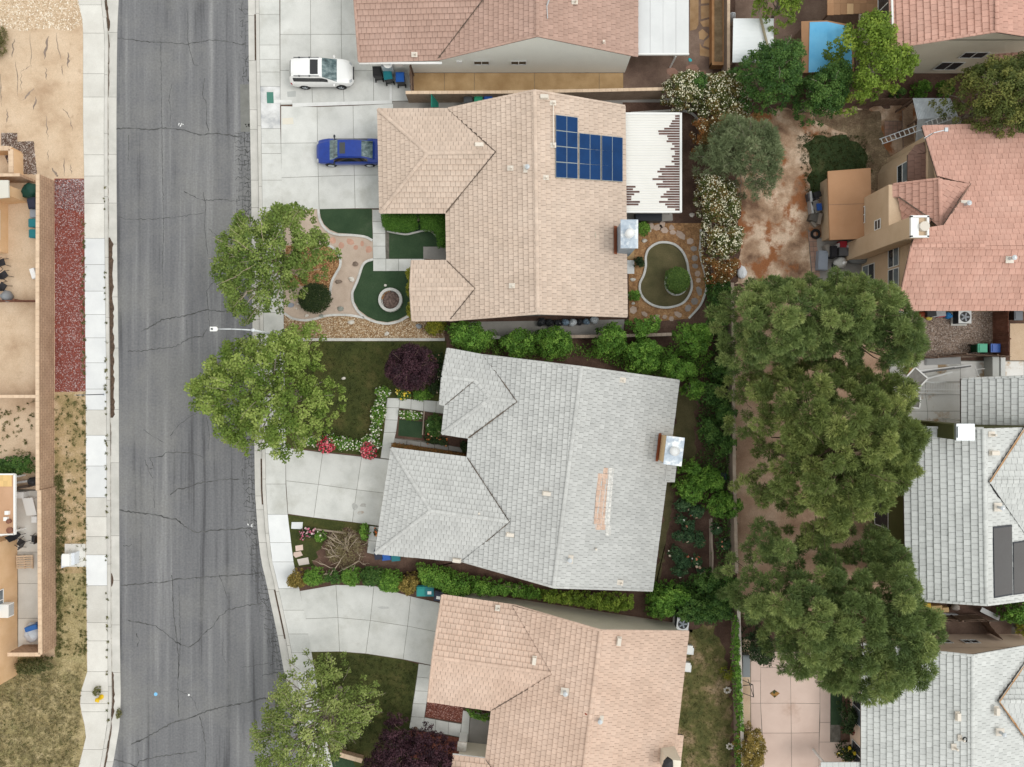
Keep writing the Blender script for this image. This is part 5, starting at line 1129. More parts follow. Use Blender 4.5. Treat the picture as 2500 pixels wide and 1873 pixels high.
# thicket along the wall between the gardens
rest = [(1750, 720, 28, 40, L_green, 'dark green shrub beside the lower end of the photinia hedge'), (1745, 790, 20, 30, L_green, 'dark green shrub between curved edging and uppermost pine'), (1765, 905, 35, 32, L_green, 'dark green shrub left of the pine crowns, against the wall'),
        (1738, 968, 26, 28, L_green, 'dark green shrub in the back garden of the grey house, uppermost'), (1772, 1005, 24, 30, L_green, 'green shrub against the wall above the garden lantern'), (1728, 1050, 22, 30, L_green, 'green shrub beside the chimney lawn'), (1768, 1085, 22, 30, L_green, 'green shrub against the wall right of the chimney lawn'),
        (1690, 1145, 24, 20, L_lime, 'lime green shrub right of the metal capped chimney'), (1728, 1170, 34, 28, L_lime, 'lime green shrub above the rose bed'), (1683, 1195, 28, 30, L_lime, 'lime green shrub at the corner of the grey roof eave'), (1752, 1228, 24, 32, L_lime, 'lime green shrub over the timber edging'), (1782, 1235, 22, 30, L_lime, 'lime green shrub growing over the wall cap'),
        (1776, 1420, 22, 30, L_green, 'green shrub against the wall beside the lowest pine'), (1640, 1453, 38, 30, L_lime, 'glossy bright shrub at the lower right corner of the grey roof'), (1612, 1475, 34, 26, L_lime, 'glossy bright shrub above the air conditioner'), (1692, 1478, 42, 34, L_green, 'dark glossy shrub right of the air conditioner'), (1752, 1478, 40, 40, L_green, 'dark green shrub below the lowest pine, by the wall'), (1720, 1420, 30, 26, L_green, 'green shrub between rose bed and lowest pine')]
for x, y, rx, ry, mt, l in rest: plant('shrub', l, 'shrub', circ(x, y, rx * 1.12, ry * 1.12, 9, .3), 1.2, .4, 2.0, .27, (.15, .085), mt, lai=2.5, group='shrubs along the garden wall', spread_t=.6, jit=.25)
roses = [(1668, 1235, 20, 16, 5), (1700, 1248, 20, 16, 6), (1660, 1268, 13, 11, 3), (1682, 1283, 14, 18, 2), (1680, 1310, 18, 16, 2), (1706, 1318, 16, 20, 2), (1655, 1308, 12, 12, 1), (1650, 1352, 18, 18, 3), (1668, 1372, 20, 18, 4), (1700, 1370, 14, 16, 8), (1750, 1292, 12, 14, 3), (1768, 1330, 16, 14, 7), (1660, 1395, 20, 12, 2), (1712, 1395, 12, 10, 5)]
rl_ = ['uppermost left', 'uppermost right', 'small, upper left', 'narrow, at centre', 'broad, at centre', 'left of the sleepers', 'nearest the eave', 'lower left', 'lower middle', 'lower right, most blooms', 'beyond the sleepers, upper', 'beyond the sleepers, lower', 'lowest left', 'lowest right']
for (x, y, rx, ry, nf), l in zip(roses, rl_):
    plant('rose_bush', 'rose bush in the bed right of the grey house, ' + l, 'rose bush', circ(x, y, rx, ry, 11, .15), .7, .35, 1.0, .22, (.12, .075), L_rose, lai=2.2, flowers=(F_mix, nf, .2), group='rose bushes in the back bed', spread_t=.5)
plant('yucca', 'spiky pale plant beside the ivy on the patchy lawn', 'plant', circ(1778, 1645, 15, 13, 9, .2), .6, .3, 1.0, .3, (.45, .05), L_yel, lai=1.4, needle=True)
plant('ivy', 'green ivy strip growing on the wall right of the patchy lawn', 'ivy', [(1790, 1500), (1800, 1500), (1806, 1620), (1810, 1700), (1814, 1780), (1802, 1790), (1794, 1700), (1788, 1600)], 1.5, 1.2, 1.9, .16, (.12, .08), L_lime, lai=3.0)
plant('ivy', 'low green ivy at the bottom end of the wall', 'ivy', [(1795, 1790), (1812, 1790), (1815, 1900), (1800, 1900)], 1.4, 1.0, 1.7, .16, (.12, .08), L_lime, lai=3.0)
plant('photinia_shrub', 'bronze leaved bush at the corner of the pink patio', 'shrub', [(1805, 1790), (1830, 1770), (1858, 1785), (1868, 1820), (1862, 1860), (1835, 1885), (1805, 1870), (1800, 1830)], 1.6, .9, 2.5, .32, (.12, .06), L_bronze, lai=3, flowers=(F_white, 90, .07))
plant('shrub', 'dark shrub with thin leaves left of the lowest pine, over the wall', 'shrub', [(1815, 1545), (1850, 1525), (1880, 1540), (1890, 1600), (1870, 1630), (1840, 1615), (1815, 1590)], 1.8, 1.0, 2.6, .34, (.15, .08), L_dkgreen, lai=2.3)
plant('shrub', 'dark climbing bush beside the window of the lower right house', 'shrub', [(2050, 1720), (2075, 1715), (2088, 1740), (2080, 1780), (2062, 1790), (2052, 1760)], .9, .5, 1.6, .26, (.15, .1), L_dkgreen, lai=3)
plant('flower_bush', 'dark red flowering plant against the lower right house', 'flower bush', circ(2086, 1787, 9, 9, 9, .1), .5, .3, .8, .18, (.12, .08), leafmat('leaf_dark_red', (.12, .008, .006), (.22, .012, .01), (.34, .04, .03)), lai=3)
plant('flower_bush', 'bush with round yellow orange blooms beside the pink patio', 'flower bush', circ(2068, 1835, 26, 22, 12, .15), .6, .3, 1.0, .25, (.16, .10), L_dkgreen, lai=2.2, flowers=(F_yel, 17, .26))
for i, (x, y, r, l) in enumerate(((2470, 1497, 26, 'leafy green shrub below the black panels'), (2505, 1475, 24, 'leafy green shrub under the silver grey eave at the right edge'))): plant('shrub', l, 'shrub', circ(x, y, r * 1.3, r * .8, 12, .1), .9, .5, 1.6, .3, (.16, .1), L_lime, lai=3)
plant('shrub', 'yellow green spiky bush at the right edge above the grey roof', 'shrub', circ(2497, 1535, 16, 16, 10, .15), .9, .5, 1.5, .25, (.3, .06), L_yel, lai=2, needle=True)
for l, px, mt, la in (('tangled undergrowth along the garden wall beside the uppermost pine', [(1735, 690), (1785, 690), (1788, 800), (1786, 930), (1790, 1000), (1745, 1000), (1735, 900), (1740, 800)], L_green, .7),
        ('tangled undergrowth along the garden wall right of the chimney lawn', [(1712, 985), (1790, 1000), (1793, 1120), (1796, 1200), (1715, 1190), (1705, 1120)], L_green, .55),
        ('tangled undergrowth by the sleepers below the lime shrubs', [(1745, 1200), (1797, 1200), (1800, 1400), (1745, 1410)], L_green, .4), ('low undergrowth round the shrubs between beige and grey house', [(1440, 845), (1530, 840), (1640, 840), (1740, 850), (1740, 930), (1660, 925), (1560, 912), (1450, 880)], L_lime, .8),
        ('low undergrowth below the glossy shrubs and the lowest pine', [(1570, 1440), (1640, 1425), (1740, 1400), (1800, 1430), (1805, 1520), (1700, 1515), (1580, 1500)], L_green, .9), ('low plants along the wall beside the refuse sacks', [(1100, 815), (1210, 812), (1230, 850), (1440, 840), (1440, 872), (1210, 868), (1110, 852)], L_lime, .5)):
    plant('undergrowth', l, 'undergrowth', ragged(px, 18, 10), .5, .15, .8, .26, (.14, .08), mt, lai=la, jit=.4, flat=.3, core=False, spread_t=.6)
# clipped hedges, ball and small shrubs round the beige house
def clipped(label, px, z0, z1, mat, lf=(.075, .05), lai=3.4, name='clipped_hedge', cat='hedge', dome=.35):
    return plant(name, label, cat, px, z1 * .8, z1 - (z1 - z0) * .5, z1, .2, lf, mat, lai=lai, flat=dome, dens=2.4, jit=.03, up=.9, deep=.1, squash=.6, spread_t=.3)
clipped('clipped box hedge under the garage eave, left of the gap', [(930, 523), (1018, 523), (1019, 555), (1012, 563), (985, 566), (950, 563), (935, 555)], .1, 1.3, L_box)
clipped('clipped L shaped box hedge in the corner of the courtyard', [(1023, 523), (1092, 523), (1092, 602), (1070, 603), (1067, 580), (1056, 564), (1028, 560)], .1, 1.3, L_box)
clipped('large dark clipped ball bush beside the granite path', circ(767, 727, 41, 36, 20, .02), .1, 1.5, L_ball, dome=.5, name='ball_bush', cat='bush')
clipped('round clipped bush in a ring on the kidney shaped lawn', circ(1655, 683, 30, 32, 18, .04), .1, 1.5, leafmat('leaf_round_bush', (.043, .087, .017), (.087, .160, .029), (.174, .261, .058)), dome=.5, name='ball_bush', cat='bush')
for x, y, rx, ry, l, mt in ((1000, 668, 8, 14, 'yellow green shrub at the wing wall, uppermost of three', L_yel), (1001, 705, 8, 20, 'yellow green shrub at the wing wall, middle of three', L_yel), (1003, 758, 9, 22, 'yellow green shrub at the wing wall, lowest of three', L_yel),
        (1062, 797, 26, 19, 'yellowish shrub at the right end of the golden gravel', L_yel), (1570, 557, 17, 18, 'small green shrub by the silver chimney', L_lime), (1549, 722, 14, 12, 'low green plant right of the beige eave', L_lime), (1560, 640, 12, 14, 'dark low plant beside the kidney shaped edging', L_dkgreen)):
    plant('shrub', l, 'shrub', circ(x, y, rx, ry, 12, .12), .8, .4, 1.2, .2, (.11, .06), mt, lai=2.8)
# hedge of round bushes between grey and pink house
for i, (x, y, r, l, mt) in enumerate(((724, 1414, 22, 'bronze tinted round bush at the pavement end of the hedge', L_bronze), (767, 1408, 25, 'glossy round bush second from the pavement', L_green), (816, 1410, 19, 'loose bush under the bare branches, third from the pavement', L_green), (859, 1407, 23, 'round bush fourth from the pavement', L_green), (908, 1408, 26, 'large round bush near the middle of the driveway hedge', L_green), (953, 1420, 28, 'largest round bush of the driveway hedge', L_green), (999, 1427, 24, 'bronze edged round bush left of the teal bins', L_bronze))):
    plant('hedge_bush', l, 'bush', circ(x, y, r * 1.08, r * random.uniform(.85, 1.1), 11, .16), .9, .4, 1.5, .22, (.12, .07), mt if mt is L_bronze else L_lime if i % 2 else L_green, lai=3.2, group='round bushes along the driveway', spread_t=.3)
plant('hedge', 'bright green hedge behind the teal bins', 'hedge', [(1018, 1378), (1060, 1380), (1110, 1398), (1150, 1408), (1150, 1452), (1110, 1455), (1070, 1435), (1030, 1425)], 1.0, .6, 1.8, .3, (.14, .085), L_lime, lai=3)
plant('hedge', 'green hedge below the grey roof, left half', 'hedge', [(1150, 1408), (1230, 1420), (1320, 1438), (1320, 1462), (1240, 1450), (1150, 1448)], 1.0, .6, 1.8, .28, (.13, .08), L_lime, lai=3)
plant('hedge', 'yellow green hedge below the grey roof, right half', 'hedge', [(1320, 1440), (1440, 1448), (1545, 1450), (1545, 1482), (1500, 1490), (1430, 1478), (1320, 1462)], 1.0, .6, 1.8, .28, (.13, .08), L_bright, lai=3)
# flower beds
plant('flower_border', 'border of white flowers along the driveway of the grey house', 'flower bed', *[ragged([(745, 1068), (790, 1062), (850, 1068), (905, 1076), (925, 1096), (905, 1102), (850, 1100), (790, 1090), (748, 1090)], 12, 8)], .35, .2, .65, .2, (.11, .065), L_lime, lai=1.5, flowers=(F_white, 260, .13), jit=.3)
plant('flower_border', 'border of white flowers along the curved front walk', 'flower bed', *[ragged([(915, 952), (935, 942), (952, 950), (943, 985), (937, 1030), (930, 1070), (922, 1098), (902, 1082), (908, 1030)], 12, 8)], .35, .2, .65, .2, (.11, .065), L_lime, lai=1.5, flowers=(F_white, 200, .13), jit=.3)
plant('flower_bush', 'red flowering bush in the white border, nearer the road', 'flower bush', circ(797, 1086, 22, 20, 14, .04), .5, .3, .9, .2, (.10, .06), L_rose, lai=2.2, flowers=(F_red, 420, .15))
plant('flower_bush', 'red flowering bush in the white border, nearer the front walk', 'flower bush', circ(900, 1100, 20, 21, 14, .04), .5, .3, .9, .2, (.10, .06), L_rose, lai=2.2, flowers=(F_red, 420, .15))
plant('flower_bush', 'yellow flowering bush at the bend of the front walk', 'flower bush', circ(985, 960, 18, 17, 12, .06), .5, .3, .9, .2, (.10, .06), L_green, lai=2.4, flowers=(F_yel, 90, .14))
plant('flower_bush', 'small orange flowers in the border beside the front walk', 'flower bush', circ(921, 1024, 8, 7, 9, .1), .4, .2, .5, .14, (.09, .06), L_green, lai=2.4, flowers=(F_or, 16, .15))
plant('rose_bush', 'green bush with a few red and white blooms beside the purple tree', 'rose bush', [(1052, 870), (1078, 862), (1085, 905), (1078, 950), (1060, 965), (1045, 950), (1062, 915)], .7, .4, 1.1, .25, (.12, .07), L_dkgreen, lai=2.6, flowers=(F_mix, 16, .15))
plant('shrub', 'low green plants between yellow bush and grey house', 'shrub', [(1010, 955), (1045, 950), (1060, 968), (1030, 980), (1010, 974)], .4, .3, .6, .18, (.11, .07), L_lime, lai=2)
plant('flower_border', 'white flowers inside the courtyard corner of the walk', 'flower bed', [(976, 1003), (1002, 1004), (1030, 1008), (1030, 1024), (1000, 1026), (975, 1020)], .35, .25, .55, .17, (.10, .06), L_lime, lai=2.2, flowers=(F_white, 75, .12))
plant('rose_bush', 'rose bush with peach bloom against the courtyard wall', 'rose bush', [(1040, 1025), (1060, 1012), (1082, 1020), (1085, 1050), (1065, 1068), (1040, 1060)], .7, .4, 1.2, .24, (.12, .07), L_green, lai=2.4, flowers=(F_mix, 9, .2))
plant('flower_border', 'small orange red flowers along the courtyard strip', 'flower bed', [(1035, 1064), (1090, 1070), (1095, 1090), (1040, 1080)], .35, .2, .5, .17, (.10, .06), L_dkgreen, lai=1.8, flowers=(F_or, 16, .15))
clipped('low rusty brown hedge along the garage wall of the grey house', [(958, 1083), (1000, 1088), (1060, 1098), (1135, 1108), (1135, 1122), (1060, 1114), (1000, 1106), (956, 1097)], .1, .9, L_rust, name='clipped_hedge')
plant('shrub', 'dark green shrub in the inner corner of the courtyard', 'shrub', circ(1133, 1090, 9, 14, 10, .1), .6, .3, 1.0, .2, (.12, .07), L_dkgreen, lai=3)
plant('flower_bush', 'pink and red blooms beside the white utility lid', 'flower bush', [(733, 1296), (752, 1288), (768, 1292), (766, 1312), (748, 1310), (738, 1320), (732, 1312)], .4, .25, .6, .17, (.09, .05), L_dkgreen, lai=1.6, flowers=(F_pink, 55, .17))
plant('shrub', 'small leafy green bush right of the pink blooms', 'shrub', circ(783, 1310, 13, 12, 10, .1), .5, .3, .9, .2, (.12, .08), L_lime, lai=2.6, flowers=(F_white, 4, .16))
plant('shrub', 'green bush at the garage corner of the grey house', 'shrub', circ(891, 1298, 11, 20, 10, .1), .6, .4, 1.1, .2, (.12, .08), L_lime, lai=2.6)
plant('flower_bush', 'red flowers in a pot by the garage wall', 'flower bush', circ(917, 1299, 4, 9, 8, .1), .4, .3, .6, .12, (.09, .06), L_dkgreen, lai=2, flowers=(F_or, 12, .15))
plant('shrub', 'green shrub under the eave beside the red mulch', 'shrub', [(1140, 1728), (1170, 1736), (1196, 1744), (1194, 1758), (1165, 1750), (1145, 1742)], .7, .4, 1.2, .22, (.14, .09), L_lime, lai=2.8)
plant('dry_shrub', 'dry straw coloured shrub patch below the driveway of the grey house', 'shrub', [(805, 1300), (850, 1290), (885, 1300), (895, 1340), (875, 1375), (830, 1385), (795, 1360), (795, 1320)], .5, .2, .9, .3, (.2, .03), L_straw, lai=.5, needle=True)
# bare branching shrub
bs = thing('bare_shrub', 'leafless shrub with long pale branches below the driveway of the grey house', 'shrub', W(850, 1345, .1)); b = MB()
for (x0, y0), (x1, y1), r in (((850, 1345), (812, 1302), .045), ((850, 1345), (842, 1312), .035), ((850, 1345), (855, 1298), .04), ((850, 1345), (795, 1325), .03), ((842, 1335), (800, 1310), .03), ((850, 1345), (873, 1312), .025), ((838, 1355), (800, 1360), .03), ((845, 1350), (820, 1385), .04), ((820, 1385), (797, 1412), .04), ((815, 1387), (775, 1372), .03), ((810, 1395), (790, 1402), .02),
        ((835, 1365), (798, 1330), .03), ((825, 1362), (793, 1338), .02), ((850, 1345), (845, 1330), .03), ((875, 1370), (838, 1392), .04), ((875, 1370), (882, 1352), .025), ((875, 1370), (893, 1378), .025), ((870, 1375), (862, 1390), .02), ((850, 1320), (858, 1305), .02), ((885, 1330), (900, 1325), .02), ((830, 1325), (822, 1340), .018), ((810, 1345), (828, 1350), .02)):
    limb(b, W(x0, y0, .5), W(x1, y1, random.uniform(.8, 1.7)), r, .012, .15, 5)
    for _ in range(3): limb(b, W(x0 + (x1 - x0) * .6, y0 + (y1 - y0) * .6, .9), W(x1 + random.uniform(-14, 14), y1 + random.uniform(-12, 12), random.uniform(.9, 1.7)), r * .45, .008, .05, 3)
b.tube(W(850, 1345, .05), W(850, 1345, .6), .09, .06); b.tube(W(875, 1370, .05), W(875, 1370, .55), .06, .05); b.build('branches', m_barkw, bs)
# weeds: scattered tufts, uncountable
def weeds(label, px, n, r, mat, z=.11, per=(8, 22), lf=(.16, .045), name='weeds'):
    P = sample_poly(W2(px, z), n); R = r * RNG.uniform(.4, 1.3, n); C = np.column_stack([P, np.full(n, z + .03)])
    Q, t = leaves(C, R, RNG.integers(per[0], per[1], n), lf, .5, True, .4); o = ndquads(name, Q, t, mat); tag(o, label, 'weeds', kind='stuff'); return o
weeds('dry weeds scattered over the strip beside the west pavement', [(136, 960), (208, 960), (210, 1600), (137, 1600)], 260, .16, L_weed, per=(6, 24))
weeds('line of weeds along the edge of the west pavement', [(199, 520), (207, 520), (212, 1640), (205, 1640)], 130, .13, L_weed, .115)
weeds('weeds growing in the joint between west pavement and kerb', [(254, 440), (259, 440), (266, 1760), (261, 1760)], 60, .10, L_weed, .125)
weeds('dark weeds at the foot of the block wall', [(135, 1150), (150, 1150), (158, 1250), (150, 1600), (136, 1600)], 220, .2, L_weed, per=(12, 30))
weeds('weeds on the bare soil behind the block wall', [(0, 985), (84, 980), (84, 1120), (0, 1120)], 60, .13, L_weed)
weeds('dry grass tufts over the lower left lawn', [(-20, 1640), (200, 1640), (190, 1900), (-20, 1900)], 1500, .2, L_straw, per=(5, 14), lf=(.18, .03))
weeds('green grass tufts over the lower left lawn', [(-20, 1620), (200, 1620), (190, 1900), (-20, 1900)], 420, .2, L_weed, per=(5, 14), lf=(.18, .03))
weeds('green tufts on the front lawn of the grey house', [(700, 836), (1060, 836), (1040, 960), (930, 960), (905, 1075), (720, 1085)], 1500, .13, leafmat('leaf_lawn', (.03, .05, .01), (.06, .08, .02), (.12, .11, .045)), per=(5, 12), lf=(.12, .022), name='grass')
weeds('green tufts on the lawn of the pink house', [(765, 1595), (890, 1600), (1018, 1622), (1000, 1780), (830, 1840), (790, 1720)], 1500, .13, MATS['leaf_lawn'], per=(5, 12), lf=(.12, .022), name='grass')
weeds('green tufts fringing the patch of lawn above the brown shed', [(1945, 330), (2000, 320), (2110, 335), (2135, 400), (2110, 470), (1970, 480), (1955, 420)], 700, .16, MATS['leaf_lawn'], .122, per=(5, 14), lf=(.14, .03), name='grass')
weeds('tufts on the patchy lawn at the bottom', [(1682, 1545), (1735, 1530), (1780, 1700), (1782, 1890), (1650, 1890)], 900, .15, L_weed, per=(5, 12), lf=(.13, .025), name='grass')
plant('hedge', 'dark green shrubs behind the block wall at the left edge', 'hedge', [(-20, 1125), (20, 1118), (55, 1112), (86, 1118), (86, 1152), (40, 1158), (-20, 1160)], .6, .3, 1.2, .25, (.14, .08), L_green, lai=2.8)
plant('shrub', 'spiky green shrub at the left edge near the top', 'shrub', [(-30, 70), (5, 65), (12, 95), (5, 130), (-30, 140)], .6, .3, 1.0, .3, (.3, .04), L_weed, lai=2.5, needle=True)
plant('shrub', 'green bush at the foot of the peach house corner', 'shrub', [(40, 1615), (80, 1608), (125, 1605), (130, 1630), (85, 1645), (45, 1640)], .5, .3, .9, .24, (.12, .07), leafmat('leaf_dull', (.043, .058, .017), (.102, .109, .036), (.217, .189, .087)), lai=2.4)
plant('weed_clump', 'weed growing beside the yellow hydrant', 'weeds', circ(236, 1688, 8, 12, 9, .2), .3, .15, .5, .15, (.13, .06), L_weed, lai=2)
plant('weed_clump', 'green weed in the west gutter near the bottom', 'weeds', circ(291, 1740, 6, 12, 9, .2), .1, .05, .25, .12, (.12, .05), L_weed, lai=2)
# ------------------------------------------------------------------ walls, fences, covers, sheds
m_block = None
def blockmat(name, c1, c2, mort, sx=.40, sz=.20):
    m = M(name, [(.3, c1), (.7, c2)], scale=.8, grain=.08, gscale=10); n, l = m.node_tree.nodes, m.node_tree.links; b = n['Principled BSDF']
    src = b.inputs['Base Color'].links[0].from_socket; geo = n.new('ShaderNodeNewGeometry'); sp = n.new('ShaderNodeSeparateXYZ'); l.new(geo.outputs['Position'], sp.inputs[0])
    ad = n.new('ShaderNodeMath'); ad.operation = 'ADD'; l.new(sp.outputs[0], ad.inputs[0]); l.new(sp.outputs[1], ad.inputs[1])
    cb = n.new('ShaderNodeCombineXYZ'); l.new(ad.outputs[0], cb.inputs[0]); l.new(sp.outputs[2], cb.inputs[1])
    br = n.new('ShaderNodeTexBrick'); l.new(cb.outputs[0], br.inputs['Vector']); br.inputs['Scale'].default_value = 1; br.inputs['Brick Width'].default_value = sx; br.inputs['Row Height'].default_value = sz; br.inputs['Mortar Size'].default_value = .018
    br.inputs['Color1'].default_value = (1.06, 1.06, 1.06, 1); br.inputs['Color2'].default_value = (.9, .9, .9, 1); br.inputs['Mortar'].default_value = (*mort, 1)
    v = n.new('ShaderNodeVectorMath'); v.operation = 'MULTIPLY'; l.new(src, v.inputs[0]); l.new(br.outputs[0], v.inputs[1]); l.new(v.outputs[0], b.inputs['Base Color'])
    bp = n.new('ShaderNodeBump'); bp.inputs['Strength'].default_value = .5; bp.inputs['Distance'].default_value = .02; bp.invert = True; l.new(br.outputs['Fac'], bp.inputs['Height']); l.new(bp.outputs[0], b.inputs['Normal'])
    return m
m_blk_t = blockmat('tan_block_wall', (.40, .265, .18), (.50, .345, .245), (.62, .58, .55))
m_blk_b = blockmat('brown_block_wall', (.20, .15, .12), (.29, .225, .18), (.8, .8, .8))
m_cap_t = M('tan_wall_cap', [(.3, (.60, .44, .31)), (.7, (.69, .53, .39))], scale=2, grain=.06, rnd=.05)
m_cap_b = M('brown_wall_cap', [(.3, (.34, .265, .21)), (.7, (.44, .355, .29))], scale=2, grain=.08, rnd=.06)
def garden_wall(name, label, px, h=1.8, mat=None, cap=None, th=.16, capw=.22, cl=.42):
    """px: polyline of the wall top's centre line as seen at height h"""
    P = [W(x, y, h).xy for x, y in px]; o = thing(name, label, 'wall', Vector((*P[0], 0.0))); b = MB()
    for a, c in zip(P[:-1], P[1:]): b.bar((*a, h / 2 - .03), (*c, h / 2 - .03), th, h - .05)
    b.build('masonry', mat or m_blk_b, o); ms = {}
    for a, c in zip(P[:-1], P[1:]):
        d = c - a; n = max(1, round(d.length / cl)); L = d.length / n; x = d.normalized()
        key = round(L, 3)
        if key not in ms:
            mb = MB(); mb.box((L / 2, 0, 0), (L - .012, capw, .07)); ms[key] = mb.mesh('cap_block', cap or m_cap_b)
        for i in range(n):
            q = bpy.data.objects.new('cap_block', ms[key]); link(q, o); p = a + x * L * i
            q.location = Vector((p.x, p.y, h - .02)) - o.location; q.rotation_euler = (0, 0, math.atan2(x.y, x.x))
    return o
garden_wall('block_wall', 'long tan block wall beside the red gravel strip, upper section', [(92, 425), (91, 700), (91, 966), (91.5, 1198)], 1.8, m_blk_t, m_cap_t, .2, .24)
garden_wall('block_wall', 'tan block wall with corner, lower section beside the peach house', [(95.5, 1197), (96.5, 1400), (98, 1598), (18, 1598)], 1.8, m_blk_t, m_cap_t, .2, .26)
garden_wall('block_wall', 'tan block cross wall meeting the long wall at left', [(-120, 968), (88, 968)], 1.75, m_blk_t, m_cap_t, .18, .22)
garden_wall('block_wall', 'short tan block wall with a return near the green tarp', [(-60, 428), (48, 427)], 1.75, m_blk_t, m_cap_t, .18, .22)
garden_wall('block_wall', 'tan block wall between the white car driveway and beige house', [(990, 226), (1225, 225), (1450, 221), (1622, 217)], 1.75, blockmat('mid_block_wall', (.30, .215, .155), (.40, .30, .225), (.85, .85, .85)), m_cap_t, .16, .22)
garden_wall('block_wall', 'tan block wall right of the long timber planter', [(1779, -120), (1779, 230)], 1.7, m_blk_b, m_cap_t, .16, .2)
garden_wall('block_wall', 'brown block wall dividing the gardens left of the pines', [(1788, 690), (1790, 800), (1791, 940), (1793, 1150), (1799, 1400)], 1.8, m_blk_b, m_cap_b)
garden_wall('block_wall', 'grey capped block wall left of the pink patio', [(1803, 1470), (1807, 1600), (1811, 1760), (1815, 1920)], 1.8, m_blk_b, M('grey_wall_cap', [(.3, (.5, .44, .39)), (.7, (.58, .52, .47))], scale=2, rnd=.05))
garden_wall('block_wall', 'low tan block wall by the purple tree at the bottom edge', [(826, 1842), (884, 1858)], .6, m_blk_t, m_cap_t, .3, .32)
garden_wall('block_wall', 'low brown wall stub behind the green bushes', [(1200, 824), (1222, 824)], .9, m_blk_b, M('pale_cap', (.5, .47, .44), grain=.06))
garden_wall('block_wall', 'thin brown wall between grey and beige house gardens', [(1390, 822), (1455, 821), (1590, 818), (1640, 816)], 1.2, m_blk_b, m_cap_b)
m_wood = M('weathered_wood', [(.3, (.12, .075, .055)), (.7, (.24, .165, .125))], scale=3, stretch=(6, 1, 6), grain=.15, rnd=.15)
m_wood2 = M('red_brown_wood', [(.3, (.14, .058, .04)), (.7, (.22, .10, .07))], scale=3, grain=.15, rnd=.18)
m_timber = M('orange_timber', [(.3, (.30, .15, .065)), (.7, (.42, .235, .115))], scale=2, grain=.12, rnd=.08)
def plank_fence(name, label, px, h, mat, pw=.14, posts=2.2, cat='fence', base=.08, lean=0):
    P = [W(x, y, h).xy for x, y in px]; o = thing(name, label, cat, Vector((*P[0], 0)))
    for a, c in zip(P[:-1], P[1:]):
        d = c - a; n = max(1, int(d.length / pw)); L = d.length / n; x = d.normalized(); rz = math.atan2(x.y, x.x)
        mb = MB(); mb.box((L / 2, 0, (h + base) / 2), (L - .012, .025, h - base)); me = mb.mesh('plank', mat)
        for i in range(n):
            q = bpy.data.objects.new('plank', me); link(q, o); p = a + x * L * i; q.location = Vector((p.x, p.y, random.uniform(-.03, .02))) - o.location; q.rotation_euler = (random.uniform(-.02, .02), 0, rz)
        nrm = Vector((-x.y, x.x))
        for zz in (.4, h - .25):
            mb = MB(); mb.bar((*(a + nrm * .04), zz), (*(c + nrm * .04), zz), .05, .09); mb.build('rail', mat, o)
        for i in range(int(d.length / posts) + 1):
            p = a + x * min(d.length, i * posts) + nrm * .07; mb = MB(); mb.box((p.x, p.y, h / 2 + .03), (.1, .1, h + .06)); mb.build('post', mat, o)
    return o
plank_fence('wood_gate', 'wooden side gate beside the blue bin', [(1000, 160), (1003, 222)], 1.8, m_wood, cat='gate')
plank_fence('wood_fence', 'red brown plank fence and gate at right, below the salmon house', [(2462, 752), (2464, 868)], 1.8, m_wood2)
plank_fence('wood_fence', 'low red wooden fence behind the block wall at left', [(-40, 734), (86, 734)], 1.0, m_wood2)
plank_fence('wood_fence', 'weathered plank fence between the two silver grey houses', [(2240, 1520), (2305, 1516), (2350, 1519), (2415, 1516)], 1.7, m_wood)
plank_fence('wood_fence', 'grey plank fence behind the cluttered patio', [(2225, 868), (2290, 874), (2360, 866), (2470, 870)], 1.7, m_wood)
plank_fence('wood_gate', 'open slatted wooden gate above the pink walls at lower right', [(2414, 1521), (2449, 1563)], 1.6, m_wood, cat='gate')
plank_fence('wood_fence', 'dark broken wooden fence panel by the silver shed', [(2110, 242), (2235, 240)], 1.3, m_wood)
# ribbed white patio cover with dirt-filled pans
pc = thing('patio_cover', 'white ribbed patio cover with brown stained pans', 'patio cover', W(1595, 400))
m_pan = M('white_pan', [(.3, (.74, .72, .68)), (.7, (.80, .78, .75))], scale=.4, grain=.03, rough=.5)
m_stain = M('leaf_stained_pan', [(.3, (.10, .055, .045)), (.7, (.19, .115, .10))], scale=2.5, grain=.2)
ZP = 2.62; x0, x1 = W(1527, 0, ZP).x, W(1660, 0, ZP).x; ya, yb = W(0, 281, ZP).y, W(0, 515, ZP).y; N = 38; st = (ya - yb) / N; mbp = MB(); mbp.box(((x0 + x1) / 2, 0, 0), (x1 - x0, st - .03, .02)); pan = mbp.mesh('pan', m_pan); mbr = MB(); mbr.box(((x0 + x1) / 2, 0, .025), (x1 - x0, .03, .05)); rib = mbr.mesh('rib', m_white)
for i in range(N):
    y = ya - st * (i + .5)
    for nm, me, dy in (('pan', pan, 0), ('rib', rib, st / 2)):
        q = bpy.data.objects.new(nm, me); link(q, pc); q.location = Vector((0, y + dy, ZP)) - pc.location
    t = i / N; w = (.55 + .9 * max(0, math.sin(t * 9.3)) ** 2 + (1.1 if .5 < t < .75 else 0)) * random.uniform(.55, 1.15) if 1 < i < 37 else .3
    sd2 = MB(); sd2.box((x1 - w / 2 - .04, 0, .012), (w, st - .035, .006)); q = sd2.build('leaf_litter', m_stain, pc); q.location = Vector((0, y, ZP)) - pc.location
    if i > 27 and i < 36:
        w = random.uniform(.3, 1.0); sd2 = MB(); sd2.box((x0 + w / 2 + .05, 0, .012), (w, st - .035, .006)); q = sd2.build('leaf_litter', m_stain, pc); q.location = Vector((0, y, ZP)) - pc.location
